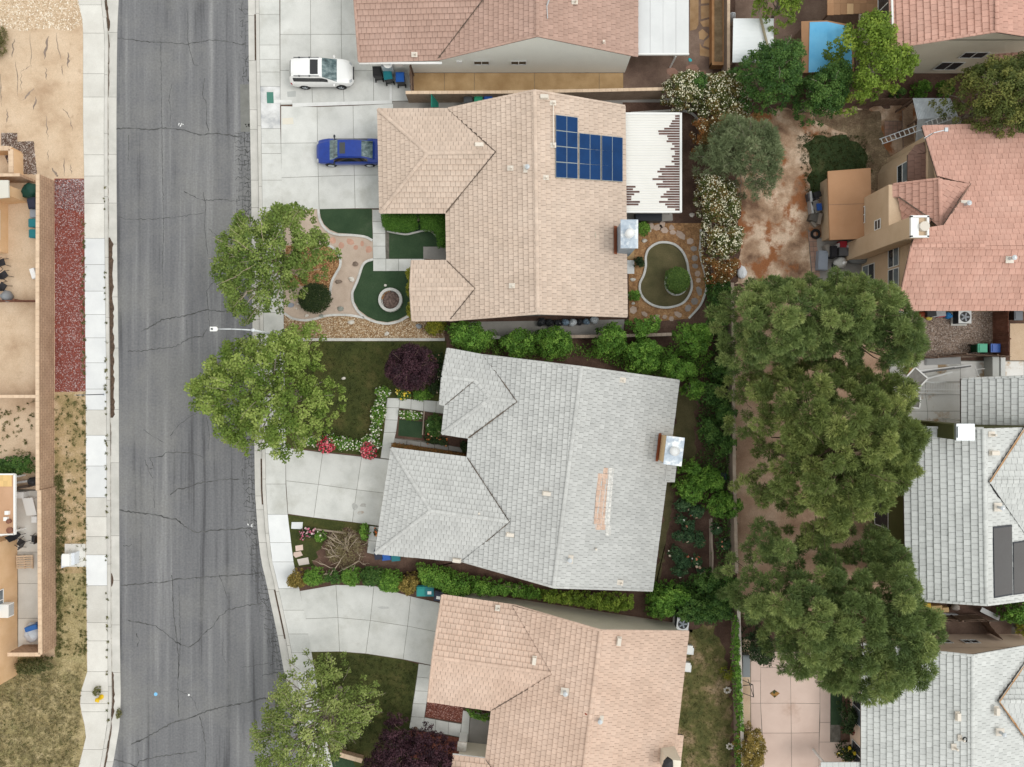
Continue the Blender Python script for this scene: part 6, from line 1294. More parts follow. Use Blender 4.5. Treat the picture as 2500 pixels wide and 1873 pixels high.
b = MB(); b.box((x1 + .05, (ya + yb) / 2, ZP - .0), (.14, ya - yb + .25, .2)); b.box(((x0 + x1) / 2, ya + .08, ZP), (x1 - x0, .13, .2)); b.box(((x0 + x1) / 2, yb - .08, ZP), (x1 - x0, .13, .2)); b.build('gutter_frame', m_white, pc)
for y in (ya - .3, (ya + yb) / 2, yb + .3): b = MB(); b.box((x1 - .25, y, ZP / 2), (.12, .12, ZP - .1)); b.build('post', m_white, pc)
# flat white cover of the top house
fc = thing('patio_cover', 'flat white patio cover at the top edge', 'patio cover', W(1620, 60)); ZP = 2.6
for i in range(4):
    xa, xb = 1556 + i * 31.5, 1556 + (i + 1) * 31.5 - .5
    b = MB(); b.prism(W2([(xa, -150), (xb, -150), (xb, 131), (xa, 131)], ZP), ZP - .08, ZP + random.uniform(0, .012)); b.build('panel', M('offwhite_panel', [(.3, (.60, .61, .62)), (.7, (.68, .69, .70))], scale=.5, grain=.03, rnd=.03), fc)
b = MB(); b.box(W(1656, 122, 1.3), (.14, .14, 2.5)); b.build('post', m_white, fc); b = MB(); b.bar(W(1556, 133, ZP - .06), W(1682, 133, ZP - .06), .1, .16); b.build('gutter', m_white, fc)
pl = thing('planter', 'long raised timber planter beside the patio wall', 'planter', W(1762, 60)); b = MB()
for x in (1741, 1768): b.prism(W2([(x - 3, -140), (x + 3, -140), (x + 3, 158), (x - 3, 158)], .8), .05, .8)
b.prism(W2([(1738, 151), (1771, 151), (1771, 159), (1738, 159)], .8), .05, .802); b.build('timber', m_timber, pl)
b = MB(); b.prism(W2([(1744, -140), (1766, -140), (1766, 151), (1744, 151)], .7), .05, .7); b.build('soil', M('planter_soil', [(.3, (.15, .10, .055)), (.7, (.3, .215, .13))], scale=2, grain=.3, bump=.5), pl)
# flagstones let into the patio of the top house
m_flag = M('orange_flagstone', [(.3, (.33, .195, .095)), (.7, (.47, .305, .17))], scale=1.5, grain=.1, rnd=.16)
fx = [(1683, -30), (1708, -30), (1735, -30), (1683, 40), (1707, 14), (1733, 10), (1684, 78), (1708, 50), (1733, 45), (1700, 75), (1718, 68), (1734, 82), (1706, 100), (1716, 108), (1733, 115), (1708, 125), (1720, 140), (1734, 145)]
for q in ([(1684, -40), (1706, -40), (1706, 60), (1700, 72), (1684, 76)], [(1710, -40), (1734, -40), (1734, 8), (1711, 10)], [(1710, 14), (1734, 12), (1733, 42), (1711, 48)], [(1708, 53), (1732, 46), (1733, 66), (1716, 66)], [(1705, 78), (1715, 70), (1731, 84), (1718, 98), (1707, 96)], [(1720, 100), (1734, 88), (1734, 118), (1716, 112)], [(1708, 103), (1714, 115), (1733, 122), (1732, 140), (1708, 136)]):
    slab(q, .132, m_flag, pt, 'flagstone', .02)
for cx_, cy_, r in ((1660, 190, 16), (1690, 168, 15), (1640, 175, 14), (1712, 182, 14), (1670, 215, 13), (1700, 205, 12)): slab(circ(cx_, cy_, r, r * .8, 7, .15), .130, M('rose_flagstone', [(.3, (.25, .135, .10)), (.7, (.36, .22, .17))], scale=1.5, grain=.12, rnd=.12), pt, 'flagstone', 0)
# solar panels on the beige house
EP2 = [(1525, 260, 2.9), (1530, 773, 2.9), (1313, 765, 5.5)]
m_cell = M('solar_cell_blue', [(.3, (.003, .028, .10)), (.7, (.005, .040, .14))], scale=.8, rough=.45, spec=.12); m_frame = M('panel_frame', (.3, .33, .33), rough=.4, metal=.5)
m_bk = M('black_frame', (.03, .035, .045), rough=.5)
sa = thing('solar_array', 'blue solar panels in a stepped block on the beige roof', 'solar panels', plane_pt(1430, 370, EP2))
def panel(par, q, F, cell, frame, lift=.16, seam=True, name='panel'):
    P = [plane_pt(x, y, F) + Vector((0, 0, lift)) for x, y in q]; n = (P[1] - P[0]).cross(P[3] - P[0]).normalized()
    if n.z < 0: n = -n
    b = MB(); cen = sum(P, Vector()) / 4; I = [p + (cen - p) * .012 for p in P]; b.face(I); [b.face([I[i], I[(i + 1) % 4], I[(i + 1) % 4] - n * .05, I[i] - n * .05]) for i in range(4)]; o = b.build(name, frame, par)
    halves = ((.02, .49), (.51, .98)) if seam else ((.02, .98),)
    for a, c in halves:
        b = MB(); f = lambda s, t: (P[0] * (1 - s) + P[1] * s) * (1 - t) + (P[3] * (1 - s) + P[2] * s) * t + n * .006
        b.face([f(a, .03), f(c, .03), f(c, .97), f(a, .97)]); b.build('cell', cell, o)
dyx = .085
for c, (xa, xb) in enumerate(((1356, 1410.5), (1413.5, 1466), (1468, 1520))):
    for r in range(4):
        if c > 0 and r == 0: continue
        y0 = 282 + r * 38.4; f = lambda x, k: y0 + k * 38.0 + (x - 1356) * (.125 - .02 * r)
        panel(sa, [(xa, f(xa, 0)), (xb, f(xb, 0)), (xb, f(xb, 1)), (xa, f(xa, 1))], EP2, m_cell, m_frame)
EP7 = [(2512, 1463, 5.3), (2512, 1043, 5.3), (2400, 1046, 6.96)]
m_cellk = M('solar_cell_black', [(.3, (.012, .013, .018)), (.7, (.02, .022, .028))], scale=1, rough=.2, spec=.5)
for q, l in (([(2421, 1284), (2467, 1279), (2469, 1452), (2424, 1460)], 'tall black roof panel on the silver grey house, nearer the ridge'), ([(2470, 1322), (2512, 1316), (2514, 1446), (2471, 1452)], 'black roof panel on the silver grey house, at the right edge')):
    t = thing('solar_collector', l, 'solar panel', plane_pt(q[0][0], q[0][1], EP7)); panel(t, q, EP7, m_cellk, m_bk, .15, False)
# chimneys with metal tops
def chimney(label, F, x, y, ztop, sx, sy, side, rot=0.0, zb=2.0):
    p = W(x, y, ztop); o = thing('chimney', label, 'chimney', Vector((p.x, p.y, zb))); b = MB(); b.box((p.x, p.y, (ztop + zb) / 2), (sx, sy, ztop - zb), rot); b.build('shaft', side, o)
    m_top = M('chimney_metal', [(.3, (.30, .36, .44)), (.7, (.56, .62, .68))], scale=2.5, rough=.35, metal=.3, spec=.5, blotch=((.75, .77, .78), 1.2, .5, .6))
    b = MB(); b.box((p.x, p.y, ztop + .05), (sx + .16, sy + .16, .1), rot); c = b.build('chimney_cap', m_top, o)
    b = MB(); b.lathe((p.x, p.y, ztop + .1), [(.3, 0), (.26, .06), (.2, .1), (.2, .26), (.3, .28), (.3, .34), (.05, .42)], 18); b.build('flue_cap', M('flue_white', (.74, .75, .76), rough=.4), c, True)
    b = MB(); R = Matrix.Rotation(rot, 3, 'Z'); b.face([Vector((p.x, p.y, 0)) + R @ Vector((-sx / 2 - .25, -sy / 2 - .1, 0)) + Vector((0, 0, 3.55)), Vector((p.x, p.y, 0)) + R @ Vector((-sx / 2, -sy / 2 - .1, 0)) + Vector((0, 0, 3.3)), Vector((p.x, p.y, 0)) + R @ Vector((-sx / 2, sy / 2 + .1, 0)) + Vector((0, 0, 3.3)), Vector((p.x, p.y, 0)) + R @ Vector((-sx / 2 - .25, sy / 2 + .1, 0)) + Vector((0, 0, 3.55))]); b.build('flashing', M('copper_flashing', (.27, .085, .04), rough=.6), o)
    return o
chimney('silver topped grey chimney at the eave of the beige house', None, 1536, 572, 5.3, 1.0, 1.75, M('blue_grey_metal', [(.3, (.22, .27, .33)), (.7, (.34, .40, .46))], scale=2, rough=.5))
chimney('silver topped cream chimney at the eave of the grey house', None, 1645, 1101, 5.2, 1.05, 1.75, M('cream_shaft', (.62, .45, .26), grain=.06), -.12)
ch = thing('chimney', 'cream chimney with dark cap at the bottom edge', 'chimney', W(1645, 1860, 2)); p = W(1640, 1868, 4.6); b = MB(); b.box((p.x, p.y, 2.6), (1.05, 1.0, 4.6), -.1); b.build('shaft', m_wall_c, ch); b = MB(); b.blob((p.x - .35, p.y + .1, 5.0), (.42, .6, .25), 3); b.build('black_cover', m_black, ch)

# sheds and shade roofs of the east yards
def shed(label, px, z, roofm, wallm, name='shed', cat='shed', wall_in=.25, slope=None, group=None):
    c = np.mean(px, axis=0); o = thing(name, label, cat, W(c[0], c[1], 0)); b = MB()
    zt = slope or [z] * len(px); pts = [W(x, y, q) for (x, y), q in zip(px, zt)]
    b.face(pts if (pts[1] - pts[0]).cross(pts[2] - pts[0]).z > 0 else pts[::-1]); k = len(pts)
    for i in range(k): a, d = pts[i], pts[(i + 1) % k]; b.face([a, d, d - Vector((0, 0, .12)), a - Vector((0, 0, .12))])
    b.build('roof', roofm, o)
    if wallm: b = MB(); b.prism(inset([(p.x, p.y) for p in pts], wall_in), -.02, min(zt) - .13); b.build('wall', wallm, o)
    return o
m_plyw = M('brown_plywood', [(.3, (.40, .215, .115)), (.7, (.47, .265, .15))], scale=.5, grain=.05)
sh = shed('tan shed with flat brown roof beside the salmon house', [(2021, 418), (2126, 410), (2128, 582), (2026, 586)], 2.1, m_plyw, m_wall_t, wall_in=.3)
b = MB(); b.bar(W(2021, 500, 2.11), W(2127, 497, 2.11), .02, .012); b.build('roof_seam', m_wood, sh)
m_corr = M('corrugated_white', [(.3, (.82, .85, .87)), (.7, (.88, .90, .91))], scale=.6, grain=.03, rough=.4)
def corrugated(label, px, z, mat, n, name='shed', cat='shed', along=0, posts=True):
    c = np.mean(px, axis=0); o = thing(name, label, cat, W(c[0], c[1], 0)); P = [W(x, y, z if not hasattr(z, '__len__') else z[i]) for i, (x, y) in enumerate(px)]; b = MB()
    f = lambda s, t: (P[0] * (1 - s) + P[1] * s) * (1 - t) + (P[3] * (1 - s) + P[2] * s) * t
    for i in range(n):
        t0, t1, t2 = i / n, (i + .55) / n, (i + 1) / n; h = Vector((0, 0, .035))
        for a, c2, ha, hb in ((t0, t1, Vector(), h), (t1, t2, h, Vector())): b.face([f(0, a) + ha, f(1, a) + ha, f(1, c2) + hb, f(0, c2) + hb] if along == 0 else [f(a, 0) + ha, f(a, 1) + ha, f(c2, 1) + hb, f(c2, 0) + hb])
    b.build('corrugated_sheet', mat, o)
    if posts:
        for s, t in ((.03, .04), (.97, .04), (.97, .96), (.03, .96)): q = f(s, t); b = MB(); b.box((q.x, q.y, q.z / 2), (.1, .1, q.z - .06)); b.build('post', m_wood, o)
    return o
corrugated('white corrugated shade roof between the patio wall and trees', [(1790, 45), (1889, 45), (1888, 153), (1788, 153)], 2.4, m_corr, 34)
sb = thing('timber_beam', 'long weathered beam lying on the white corrugated roof', 'beam', W(1860, 80, 2.4)); b = MB(); b.bar(W(1852, 25, 2.55), W(1876, 120, 2.55), .13, .12); b.build('beam', M('grey_tan_beam', (.33, .29, .2), grain=.1), sb)
corrugated('silver corrugated metal shed roof below the fence', [(2228, 240), (2320, 240), (2340, 285), (2240, 292)], 2.5, m_metal, 26, along=1)
corrugated('steep lower slope of the silver corrugated shed', [(2240, 292), (2345, 284), (2350, 300), (2234, 350)], [2.5, 2.5, 1.9, 1.6], m_metal, 30, along=1, posts=False)
ws = thing('leaning_boards', 'upright brown wooden panel leaning beside the silver shed', 'panel', W(2215, 300)); b = MB(); b.bar(W(2203, 270, 1.5), W(2205, 360, 1.5), .06, .06); b.build('rail', m_wood, ws)
b = MB(); b.face([W(2203, 272, 1.5), W(2205, 360, 1.5), W(2232, 345, .6), W(2228, 250, .6)][::-1]); b.build('boards', M('tan_boards', [(.3, (.22, .14, .09)), (.7, (.36, .25, .17))], scale=2, stretch=(1, 6, 1)), ws)
m_tarp = M('blue_tarp', [(.3, (.13, .48, .82)), (.7, (.20, .58, .90))], scale=.8, rough=.45, bump=.3, bscale=6)
tp = thing('tarp_shed', 'pitched shed covered with a bright blue tarp', 'shed', W(2010, 110)); ZT = 2.3
b = MB(); A = [(1956, 52, ZT), (2019, 50, ZT + .5), (2085, 62, ZT), (2085, 178, ZT), (2019, 178, ZT + .5), (1958, 178, ZT)]; P = [W(*q) for q in A]; b.face([P[0], P[5], P[4], P[1]]); b.face([P[1], P[4], P[3], P[2]]); b.build('roof', m_plyw, tp)
b = MB(); P = [W(x, y, z + .03) for x, y, z in [(1977, 54, ZT + .18), (2019, 53, ZT + .5), (2080, 66, ZT + .04), (2080, 176, ZT + .04), (2019, 175, ZT + .5), (1974, 177, ZT + .16)]]; b.face([P[0], P[5], P[4], P[1]]); b.face([P[1], P[4], P[3], P[2]]); b.build('tarp', m_tarp, tp)
b = MB(); b.prism(W2([(1962, 60), (2080, 60), (2080, 172), (1962, 172)], ZT), -.02, ZT - .1); b.build('wall', m_wood, tp)
sr = thing('shade_structure', 'brown plywood shade roof at the top edge beside the salmon house', 'shade roof', W(2090, 0)); ZQ = 2.8
m_ply2 = M('patchy_plywood', [(.3, (.30, .16, .085)), (.7, (.37, .215, .12))], scale=.8, grain=.06, rnd=.14)
for i in range(9):
    for j in range(5):
        xa, ya_ = 2020 + i * 16, 37 - j * 28; b = MB(); b.prism(W2([(xa, ya_ - 28), (xa + 15.7, ya_ - 28), (xa + 15.7, ya_ - i * .9), (xa, ya_ - i * .9)] if j == 0 else [(xa, ya_ - 28), (xa + 15.7, ya_ - 28), (xa + 15.7, ya_ - .3), (xa, ya_ - .3)], ZQ), ZQ - .06, ZQ + random.uniform(0, .008)); b.build('panel', m_ply2 if random.random() > .12 else M('new_plywood', (.55, .36, .2), rnd=.1), sr)
for x, y in ((2025, 30), (2160, 25), (2025, -90), (2160, -90)): b = MB(); b.box(W(x, y, ZQ / 2 - .05), (.12, .12, ZQ - .2)); b.build('post', m_wood, sr)
# left edge: peach house, flat roof patio cover
pw = thing('house', 'peach stucco house wall at the lower left edge', 'house', W(20, 1460)); b = MB(); b.prism([(-36.5, -11.3), (-36.5, -21.5), (-44, -21.5), (-44, -11.3)], -.02, 5.5); b.build('wall', m_wall_p, pw)
window(pw, (-36.5, -14.7, 1.6), (0, -1, 0), 1.5, 1.2, out=(1, 0, 0), glass=(m_glassb, m_glassb)); b = MB(); b.prism([(-36.4, -11.2), (-36.4, -21.6), (-44, -21.6), (-44, -11.2)], 5.5, 5.62); b.build('roof', m_under, pw)
ac = MB(); ac.box((-36.2, -16.2, 1.7), (.7, .95, .6)); o = ac.build('window_air_conditioner', m_white, pw); b = MB(); [b.box((-35.87 + .0, -16.2, 1.45 + i * .085), (.05, .8, .03)) for i in range(6)]; b.build('grille', m_bk, o)
pk = thing('house', 'peach stucco house wall at the upper left edge', 'house', W(8, 555)); b = MB(); b.prism([(-37.2, 13.55), (-37.2, 9.6), (-44, 9.6), (-44, 13.55)], -.02, 5.5); b.build('wall', m_wall_p, pk)
window(pk, (-37.2, 12.6, 1.0), (0, -1, 0), 2.2, 1.2, out=(1, 0, 0)); b = MB(); b.prism([(-37.1, 13.6), (-37.1, 9.5), (-44, 9.5), (-44, 13.6)], 5.5, 5.62); b.build('roof', m_under, pk)
ug = shed('pale flat utility roof at the left edge below the short wall', [(-60, 440), (20, 440), (21, 482), (-60, 490)], 2.4, M('offwhite_roof', (.62, .61, .56), grain=.04), m_wall_p, name='lean_to', cat='lean-to')
ub = garden_wall('planter_wall', 'cream planter wall at the left edge beside brown gravel', [(-60, 362), (22, 362), (26, 364), (27, 422)], 1.2, m_wall_p, m_cap_t, .3, .34)
fr = shed('flat brown patio roof with white edge at the left', [(-120, 1160), (36, 1160), (36, 1303), (-120, 1308)], 2.7, M('brown_roll_roof', [(.3, (.46, .275, .165)), (.7, (.54, .335, .215))], scale=.6, grain=.05), None, name='patio_cover', cat='patio cover')
b = MB(); b.bar(W(36.5, 1158, 2.68), W(36.5, 1305, 2.68), .12, .16); b.bar(W(-120, 1158, 2.68), W(36, 1158, 2.68), .1, .16); b.bar(W(-120, 1309, 2.68), W(36, 1304, 2.68), .1, .16); b.build('white_edge', m_white, fr)
for x, y in ((33, 1165), (33, 1298)): b = MB(); b.box(W(x, y, 1.3), (.12, .12, 2.5)); b.build('post', m_white, fr)
for i in range(4): 
    for j in range(2): b = MB(); b.box(W(-8 + i * 10.6, 1167 + j * 14, 2.72), (.30, .4, .03)); b.build('bare_board', M('bare_plywood', (.66, .45, .2), rnd=.08, grain=.08), fr)
for x, y in ((18, 1252), (15, 1267)): b = MB(); b.box(W(x, y, 2.8), (.26, .26, .2)); b.build('vent', m_white, fr)
for x, y, r in ((25, 1272, .14), (27, 1294, .18)): b = MB(); b.lathe(W(x, y, 2.7), [(r, 0), (r, .18), (r * 1.2, .2), (.02, .28)], 12); b.build('round_vent', M('brown_vent', (.2, .09, .06)), fr)
pz = zone('patio', [(36, 1195), (94, 1195), (98, 1598), (44, 1598)], .118, m_joint)
slab_grid(pz, [[(40, 1198), (92, 1198)], [(42, 1348), (94, 1348)], [(44, 1425), (95, 1425)], [(44, 1510), (96, 1510)], [(44, 1594), (97, 1594)]], .132, m_walk)
# ------------------------------------------------------------------ vehicles
def car(label, kind, loc, rot, paint, glass, st, win, name, extras):
    """lofted body. st rows: x, sill half width, belt half width, top half width, z bottom, z belt, z top"""
    root = thing(name, label, 'car', loc, world=False, rotz=rot)
    ctl = []
    for x, w0, w1, w2, zb, zl, zt in st:
        ctl.append([(x, 0, zb), (x, w0 * .82, zb), (x, w0, zb + .12), (x, w1 * 1.0, zb + (zl - zb) * .55), (x, w1 * .965, zl), (x, w2 + .012, zt - .055), (x, w2 * .86, zt - .018), (x, w2 * .45, zt - .004), (x, 0, zt)])
    KS, KP = 8, 4
    cols = [crom([r[j] for r in ctl], KS) for j in range(9)]; ns = len(cols[0]); G = []
    for i in range(ns): G.append(crom([cols[j][i] for j in range(9)], KP))
    G = np.array(G); npf = G.shape[1]; b = MB(); FULL = np.concatenate([G, (G * np.array([1, -1, 1]))[:, -2:0:-1]], 1); m = FULL.shape[1]
    me = bpy.data.meshes.new('body'); V = FULL.reshape(-1, 3); F = [(i * m + j, (i + 1) * m + j, (i + 1) * m + (j + 1) % m, i * m + (j + 1) % m) for i in range(ns - 1) for j in range(m)]
    F += [tuple(range(m)), tuple((ns - 1) * m + k for k in range(m))[::-1]]
    me.from_pydata([tuple(v) for v in V], [], F); me.update(); me.materials.append(paint); me.polygons.foreach_set('use_smooth', [True] * len(me.polygons))
    body = link(bpy.data.objects.new('body', me), root)
    def patch(nm, s0, s1, p0, p1, mat, par=root, off=.008, both=True, side=0, trim=0):
        """shell over stations s0..s1 and profile knots p0..p1 (floats)"""
        i0, i1, j0, j1 = round(s0 * KS), round(s1 * KS), round(p0 * KP), round(p1 * KP); Gp = G[i0:i1 + 1, j0:j1 + 1]
        du = np.gradient(Gp, axis=0); dv = np.gradient(Gp, axis=1); nn = np.cross(dv, du); nn /= np.maximum(np.linalg.norm(nn, axis=2, keepdims=True), 1e-6)
        c = np.array([Gp[:, :, 0].mean(), 0, .7]); sgn = np.sign(((Gp - c) * nn).sum(2).mean()); A = Gp + nn * sgn * off
        parts = []
        if both and p1 >= 8: A = np.concatenate([A, (A * np.array([1, -1, 1]))[:, -2::-1]], 1); parts = [A]
        elif both: parts = [A, A * np.array([1, -1, 1])]
        else: parts = [A * np.array([1, side, 1])]
        for Q in parts:
            r, cN = Q.shape[:2]; mm = bpy.data.meshes.new(nm); mm.from_pydata([tuple(v) for v in Q.reshape(-1, 3)], [], [(i * cN + j, (i + 1) * cN + j, (i + 1) * cN + j + 1, i * cN + j + 1) for i in range(r - 1) for j in range(cN - 1)]); mm.update()
            mm.materials.append(mat); mm.polygons.foreach_set('use_smooth', [True] * len(mm.polygons)); link(bpy.data.objects.new(nm, mm), par)
    for a in win: patch(*a)
    for x in extras['wheels']:
        for s in (1, -1):
            wc = Vector((x, s * (extras['track']), .34)); mb = MB(); mb.tube(wc - Vector((0, .11, 0)), wc + Vector((0, .11, 0)), .345, .345, 24); w = mb.build('wheel', m_tyre, root)
            mb = MB(); mb.tube(wc + Vector((0, s * .1, 0)), wc + Vector((0, s * .118, 0)), .235, .235, 20); 
            mb.build('rim', extras['rim'], w)
            mb = MB(); 
            for k in range(5): q = 2 * math.pi * k / 5; mb.bar(wc + Vector((0, s * .122, 0)), wc + Vector((math.cos(q) * .21, s * .122, math.sin(q) * .21)), .06, .012)
            mb.build('spokes', m_metal, w)
            mb = MB(); mb.tube(wc + Vector((0, s * -.02, .03)), wc + Vector((0, s * .085, .03)), .41, .41, 24); mb.build('wheel_arch', m_black, root)
    for s in (1, -1):
        mb = MB(); p = Vector((extras['mirror'][0], s * extras['mirror'][1], extras['mirror'][2])); mb.blob(p + Vector((0, s * .09, 0)), (.08, .13, .085), 2, 8, 5, amp=.05); mb.bar(p - Vector((0, s * .1, .03)), p + Vector((0, s * .05, -.02)), .05, .04); mb.build('mirror', extras.get('mirror_mat', paint), root, True)
    return root, patch
m_tyre = M('tyre_rubber', (.018, .018, .019), rough=.9)
m_pw = M('car_paint_white', (.80, .80, .80), rough=.3, spec=.5, coat=.6)
m_pb = M('car_paint_blue', [(.3, (.006, .032, .23)), (.7, (.009, .042, .29))], scale=3, rough=.3, spec=.35, coat=.35, metal=.1)
m_ws = M('windscreen', [(.3, (.03, .045, .05)), (.5, (.10, .15, .16)), (.72, (.27, .33, .34))], scale=2.6, detail=4, rough=.12, spec=.4, stretch=(1, 1.6, 1))
m_dg2 = M('tinted_glass', (.012, .013, .016), rough=.06, spec=.7)
m_lamp = M('headlamp', (.45, .47, .5), rough=.15, spec=.8); m_tail = M('tail_lamp', (.4, .012, .03), rough=.2, spec=.6)
suv_st = [(-2.31, .50, .58, .42, .42, .66, .84), (-2.25, .72, .79, .54, .30, .84, 1.06), (-2.1, .83, .885, .60, .24, 1.0, 1.38), (-1.9, .88, .92, .62, .22, 1.05, 1.58), (-1.2, .89, .93, .66, .21, 1.04, 1.675), (-.4, .89, .93, .68, .21, 1.03, 1.69), (.18, .89, .93, .67, .21, 1.02, 1.65),
          (.7, .89, .93, .73, .21, 1.01, 1.38), (1.2, .89, .92, .80, .21, 1.0, 1.12), (1.6, .88, .90, .75, .22, .95, 1.06), (1.98, .83, .85, .66, .24, .82, .95), (2.18, .70, .73, .52, .28, .66, .80), (2.3, .44, .48, .34, .36, .52, .60)]
suv, patch = car('white sport utility car parked in the upper driveway', 'suv', Vector((-13.85, 22.62, .13)), 0, m_pw, m_ws, suv_st,
    [('windscreen', 6.12, 7.95, 5.1, 8, m_ws), ('sunroof', 4.8, 5.6, 6.3, 8, m_dg2), ('side_window', 3.0, 6.7, 4.2, 4.85, m_dg2), ('rear_window', 1.7, 2.6, 5.5, 8, m_dg2), ('headlight', 10.2, 11.1, 4.2, 5.4, m_lamp), ('tail_light', .9, 2.1, 3.3, 4.1, m_tail), ('sill_trim', 1.2, 11.2, 1.0, 2.1, m_black)],
    'parked_car', dict(wheels=(-1.32, 1.33), track=.83, rim=m_bk, mirror=(.98, .93, 1.02)))
for s in (1, -1):
    b = MB(); b.bar((-1.75, s * .66, 1.70), (.05, s * .66, 1.69), .04, .04); [b.box((x, s * .66, 1.69), (.1, .08, .08)) for x in (-1.35, -.62)]; b.build('roof_rail', m_bk, suv)
b = MB(); b.bar((2.3, -.45, .62), (2.3, .45, .62), .05, .12); b.build('grille', m_black, suv); b = MB(); b.bar((-1.92, -.4, 1.60), (-1.92, .4, 1.60), .1, .03); b.build('spoiler', m_pw, suv)
sed_st = [(-2.44, .58, .62, .48, .45, .62, .72), (-2.38, .76, .80, .62, .32, .78, .93), (-2.2, .83, .87, .66, .24, .86, 1.0), (-1.89, .86, .90, .66, .2, .88, 1.04), (-1.4, .88, .92, .60, .19, .89, 1.25), (-.96, .88, .925, .58, .18, .89, 1.40), (-.2, .88, .925, .60, .18, .88, 1.455), (.62, .88, .925, .60, .18, .88, 1.41),
          (1.0, .88, .92, .66, .18, .87, 1.20), (1.34, .88, .91, .70, .18, .86, 1.01), (1.8, .86, .89, .66, .2, .80, .92), (2.2, .80, .83, .58, .24, .68, .80), (2.37, .66, .70, .50, .3, .55, .66), (2.44, .48, .52, .4, .38, .48, .54)]
sed, _ = car('dark blue saloon car parked in front of the beige garage', 'sedan', Vector((-11.85, 16.9, .13)), math.pi, m_pb, m_ws, sed_st,
    [('windscreen', 7.1, 8.95, 5.1, 8, m_ws), ('sunroof', 6.4, 6.9, 6.5, 8, M('sunroof_grey', (.06, .065, .07), rough=.15)), ('side_window', 4.0, 8.1, 4.2, 4.85, m_dg2), ('rear_window', 3.2, 4.85, 5.3, 8, m_ws), ('headlight', 11.1, 12.2, 4.0, 5.2, m_lamp), ('tail_light', .9, 1.9, 3.6, 4.6, m_tail)],
    'parked_car', dict(wheels=(-1.42, 1.4), track=.83, rim=m_metal, mirror=(1.02, .92, .95), mirror_mat=m_bk))

# ------------------------------------------------------------------ bins
def bin_proto(body, lid, label, loc, rot, mark=False, open_=False, sc=1.0):
    o = thing('wheeled_bin', label, 'bin', loc, group='wheeled household bins', world=False, rotz=rot); o.scale = (sc, sc, sc); b = MB(); z0, z1 = .12, .98
    lo, hi = [(-.24, -.26), (.24, -.26), (.24, .26), (-.24, .26)], [(-.30, -.34), (.30, -.34), (.30, .34), (-.30, .34)]
    for i in range(4): j = (i + 1) % 4; b.face([(*lo[i], z0), (*lo[j], z0), (*hi[j], z1), (*hi[i], z1)])
    b.face([(*p, z0) for p in lo[::-1]]); b.box((0, -.02, .97), (.64, .72, .05)); b.build('body', body, o)
    b = MB(); b.prism([(-.31, -.36), (.31, -.36), (.31, .34), (-.31, .34)], 1.0, 1.035); b.prism([(-.25, -.29), (.25, -.29), (.25, .24), (-.25, .24)], 1.035, 1.075); l = b.build('lid', lid, o)
    b = MB(); b.tube((-.27, .4, .99), (.27, .4, .99), .022, .022, 8); [b.bar((s * .2, .32, .98), (s * .2, .4, .99), .03, .03) for s in (-1, 1)]; b.build('handle', body, o)
    for s in (-1, 1): b = MB(); b.tube((s * .24, .27, .13), (s * .31, .27, .13), .13, .13, 14); b.build('wheel', m_tyre, o)
    if mark: b = MB(); b.prism([(-.14, -.2), (.14, -.2), (.14, .02), (-.14, .02)], 1.076, 1.079); b.build('lid_label', m_white, l)
    return o
bm = lambda n, c: M('bin_' + n, c, rough=.45, spec=.4)
k_blk, k_teal, k_blue, k_grn, k_navy = bm('black', (.02, .02, .022)), bm('teal', (.01, .16, .19)), bm('blue', (.012, .09, .36)), bm('green', (.02, .26, .14)), bm('navy', (.02, .025, .05))
def P0(x, y, z=1.05): p = W(x, y, z); return Vector((p.x, p.y, .13))
for x, y, body, lid, l, rot, mk in ((921, 176, k_blk, k_blk, 'black wheeled bin beside the white car driveway', 3.2, 0), (947, 184, k_blk, k_teal, 'teal lidded bin between a black and a blue bin', 3.3, 0), (977, 190, k_blk, k_blue, 'bright blue lidded bin next to the wooden side gate', 3.15, 0),
        (1143, 241, k_blk, bm('grey', (.06, .065, .07)), 'dark grey bin behind the beige house, left of three', 0, 0), (1168, 241, k_blk, k_grn, 'green lidded bin behind the beige house, middle of three', 0, 0), (1192, 239, k_blk, k_blue, 'blue lidded bin behind the beige house, right of three', 0, 0),
        (1028, 1443, k_teal, bm('teal_light', (.015, .26, .24)), 'light teal bin at the end of the driveway hedge', 0, 0), (1049, 1443, k_teal, k_teal, 'teal bin with white label next to the driveway hedge', 0, 1), (1071, 1455, k_blk, k_navy, 'dark navy bin with white label by the pink roof corner', -.15, 1),
        (2396, 850, M('bin_dark_green', (.008, .05, .025)), bm('mint', (.04, .36, .22)), 'green bin against the plank fence at right', 1.57, 0), (2428, 850, k_navy, bm('mid_blue', (.02, .10, .42)), 'blue bin against the plank fence at right', 1.57, 0), (2484, 770, k_blk, bm('steel', (.12, .14, .17)), 'grey bin outside the red brown fence at right', 0, 0),
        (80, 497, k_navy, k_navy, 'navy bin behind the block wall next to the green tarp', .2, 0), (85, 545, k_teal, k_teal, 'teal bin behind the block wall, upper one', 1.57, 0), (86, 571, k_teal, k_teal, 'teal bin behind the block wall, lower one', 1.57, 0),
        (925, 1353, k_navy, k_navy, 'navy bin half under the grey garage eave', .1, 0), (943, 1355, k_blue, k_blue, 'blue bin half under the grey garage eave', .1, 0), (966, 1357, k_teal, k_teal, 'teal bin half under the grey garage eave', .1, 0)):
    bin_proto(body, lid, l, P0(x, y), rot, mk)
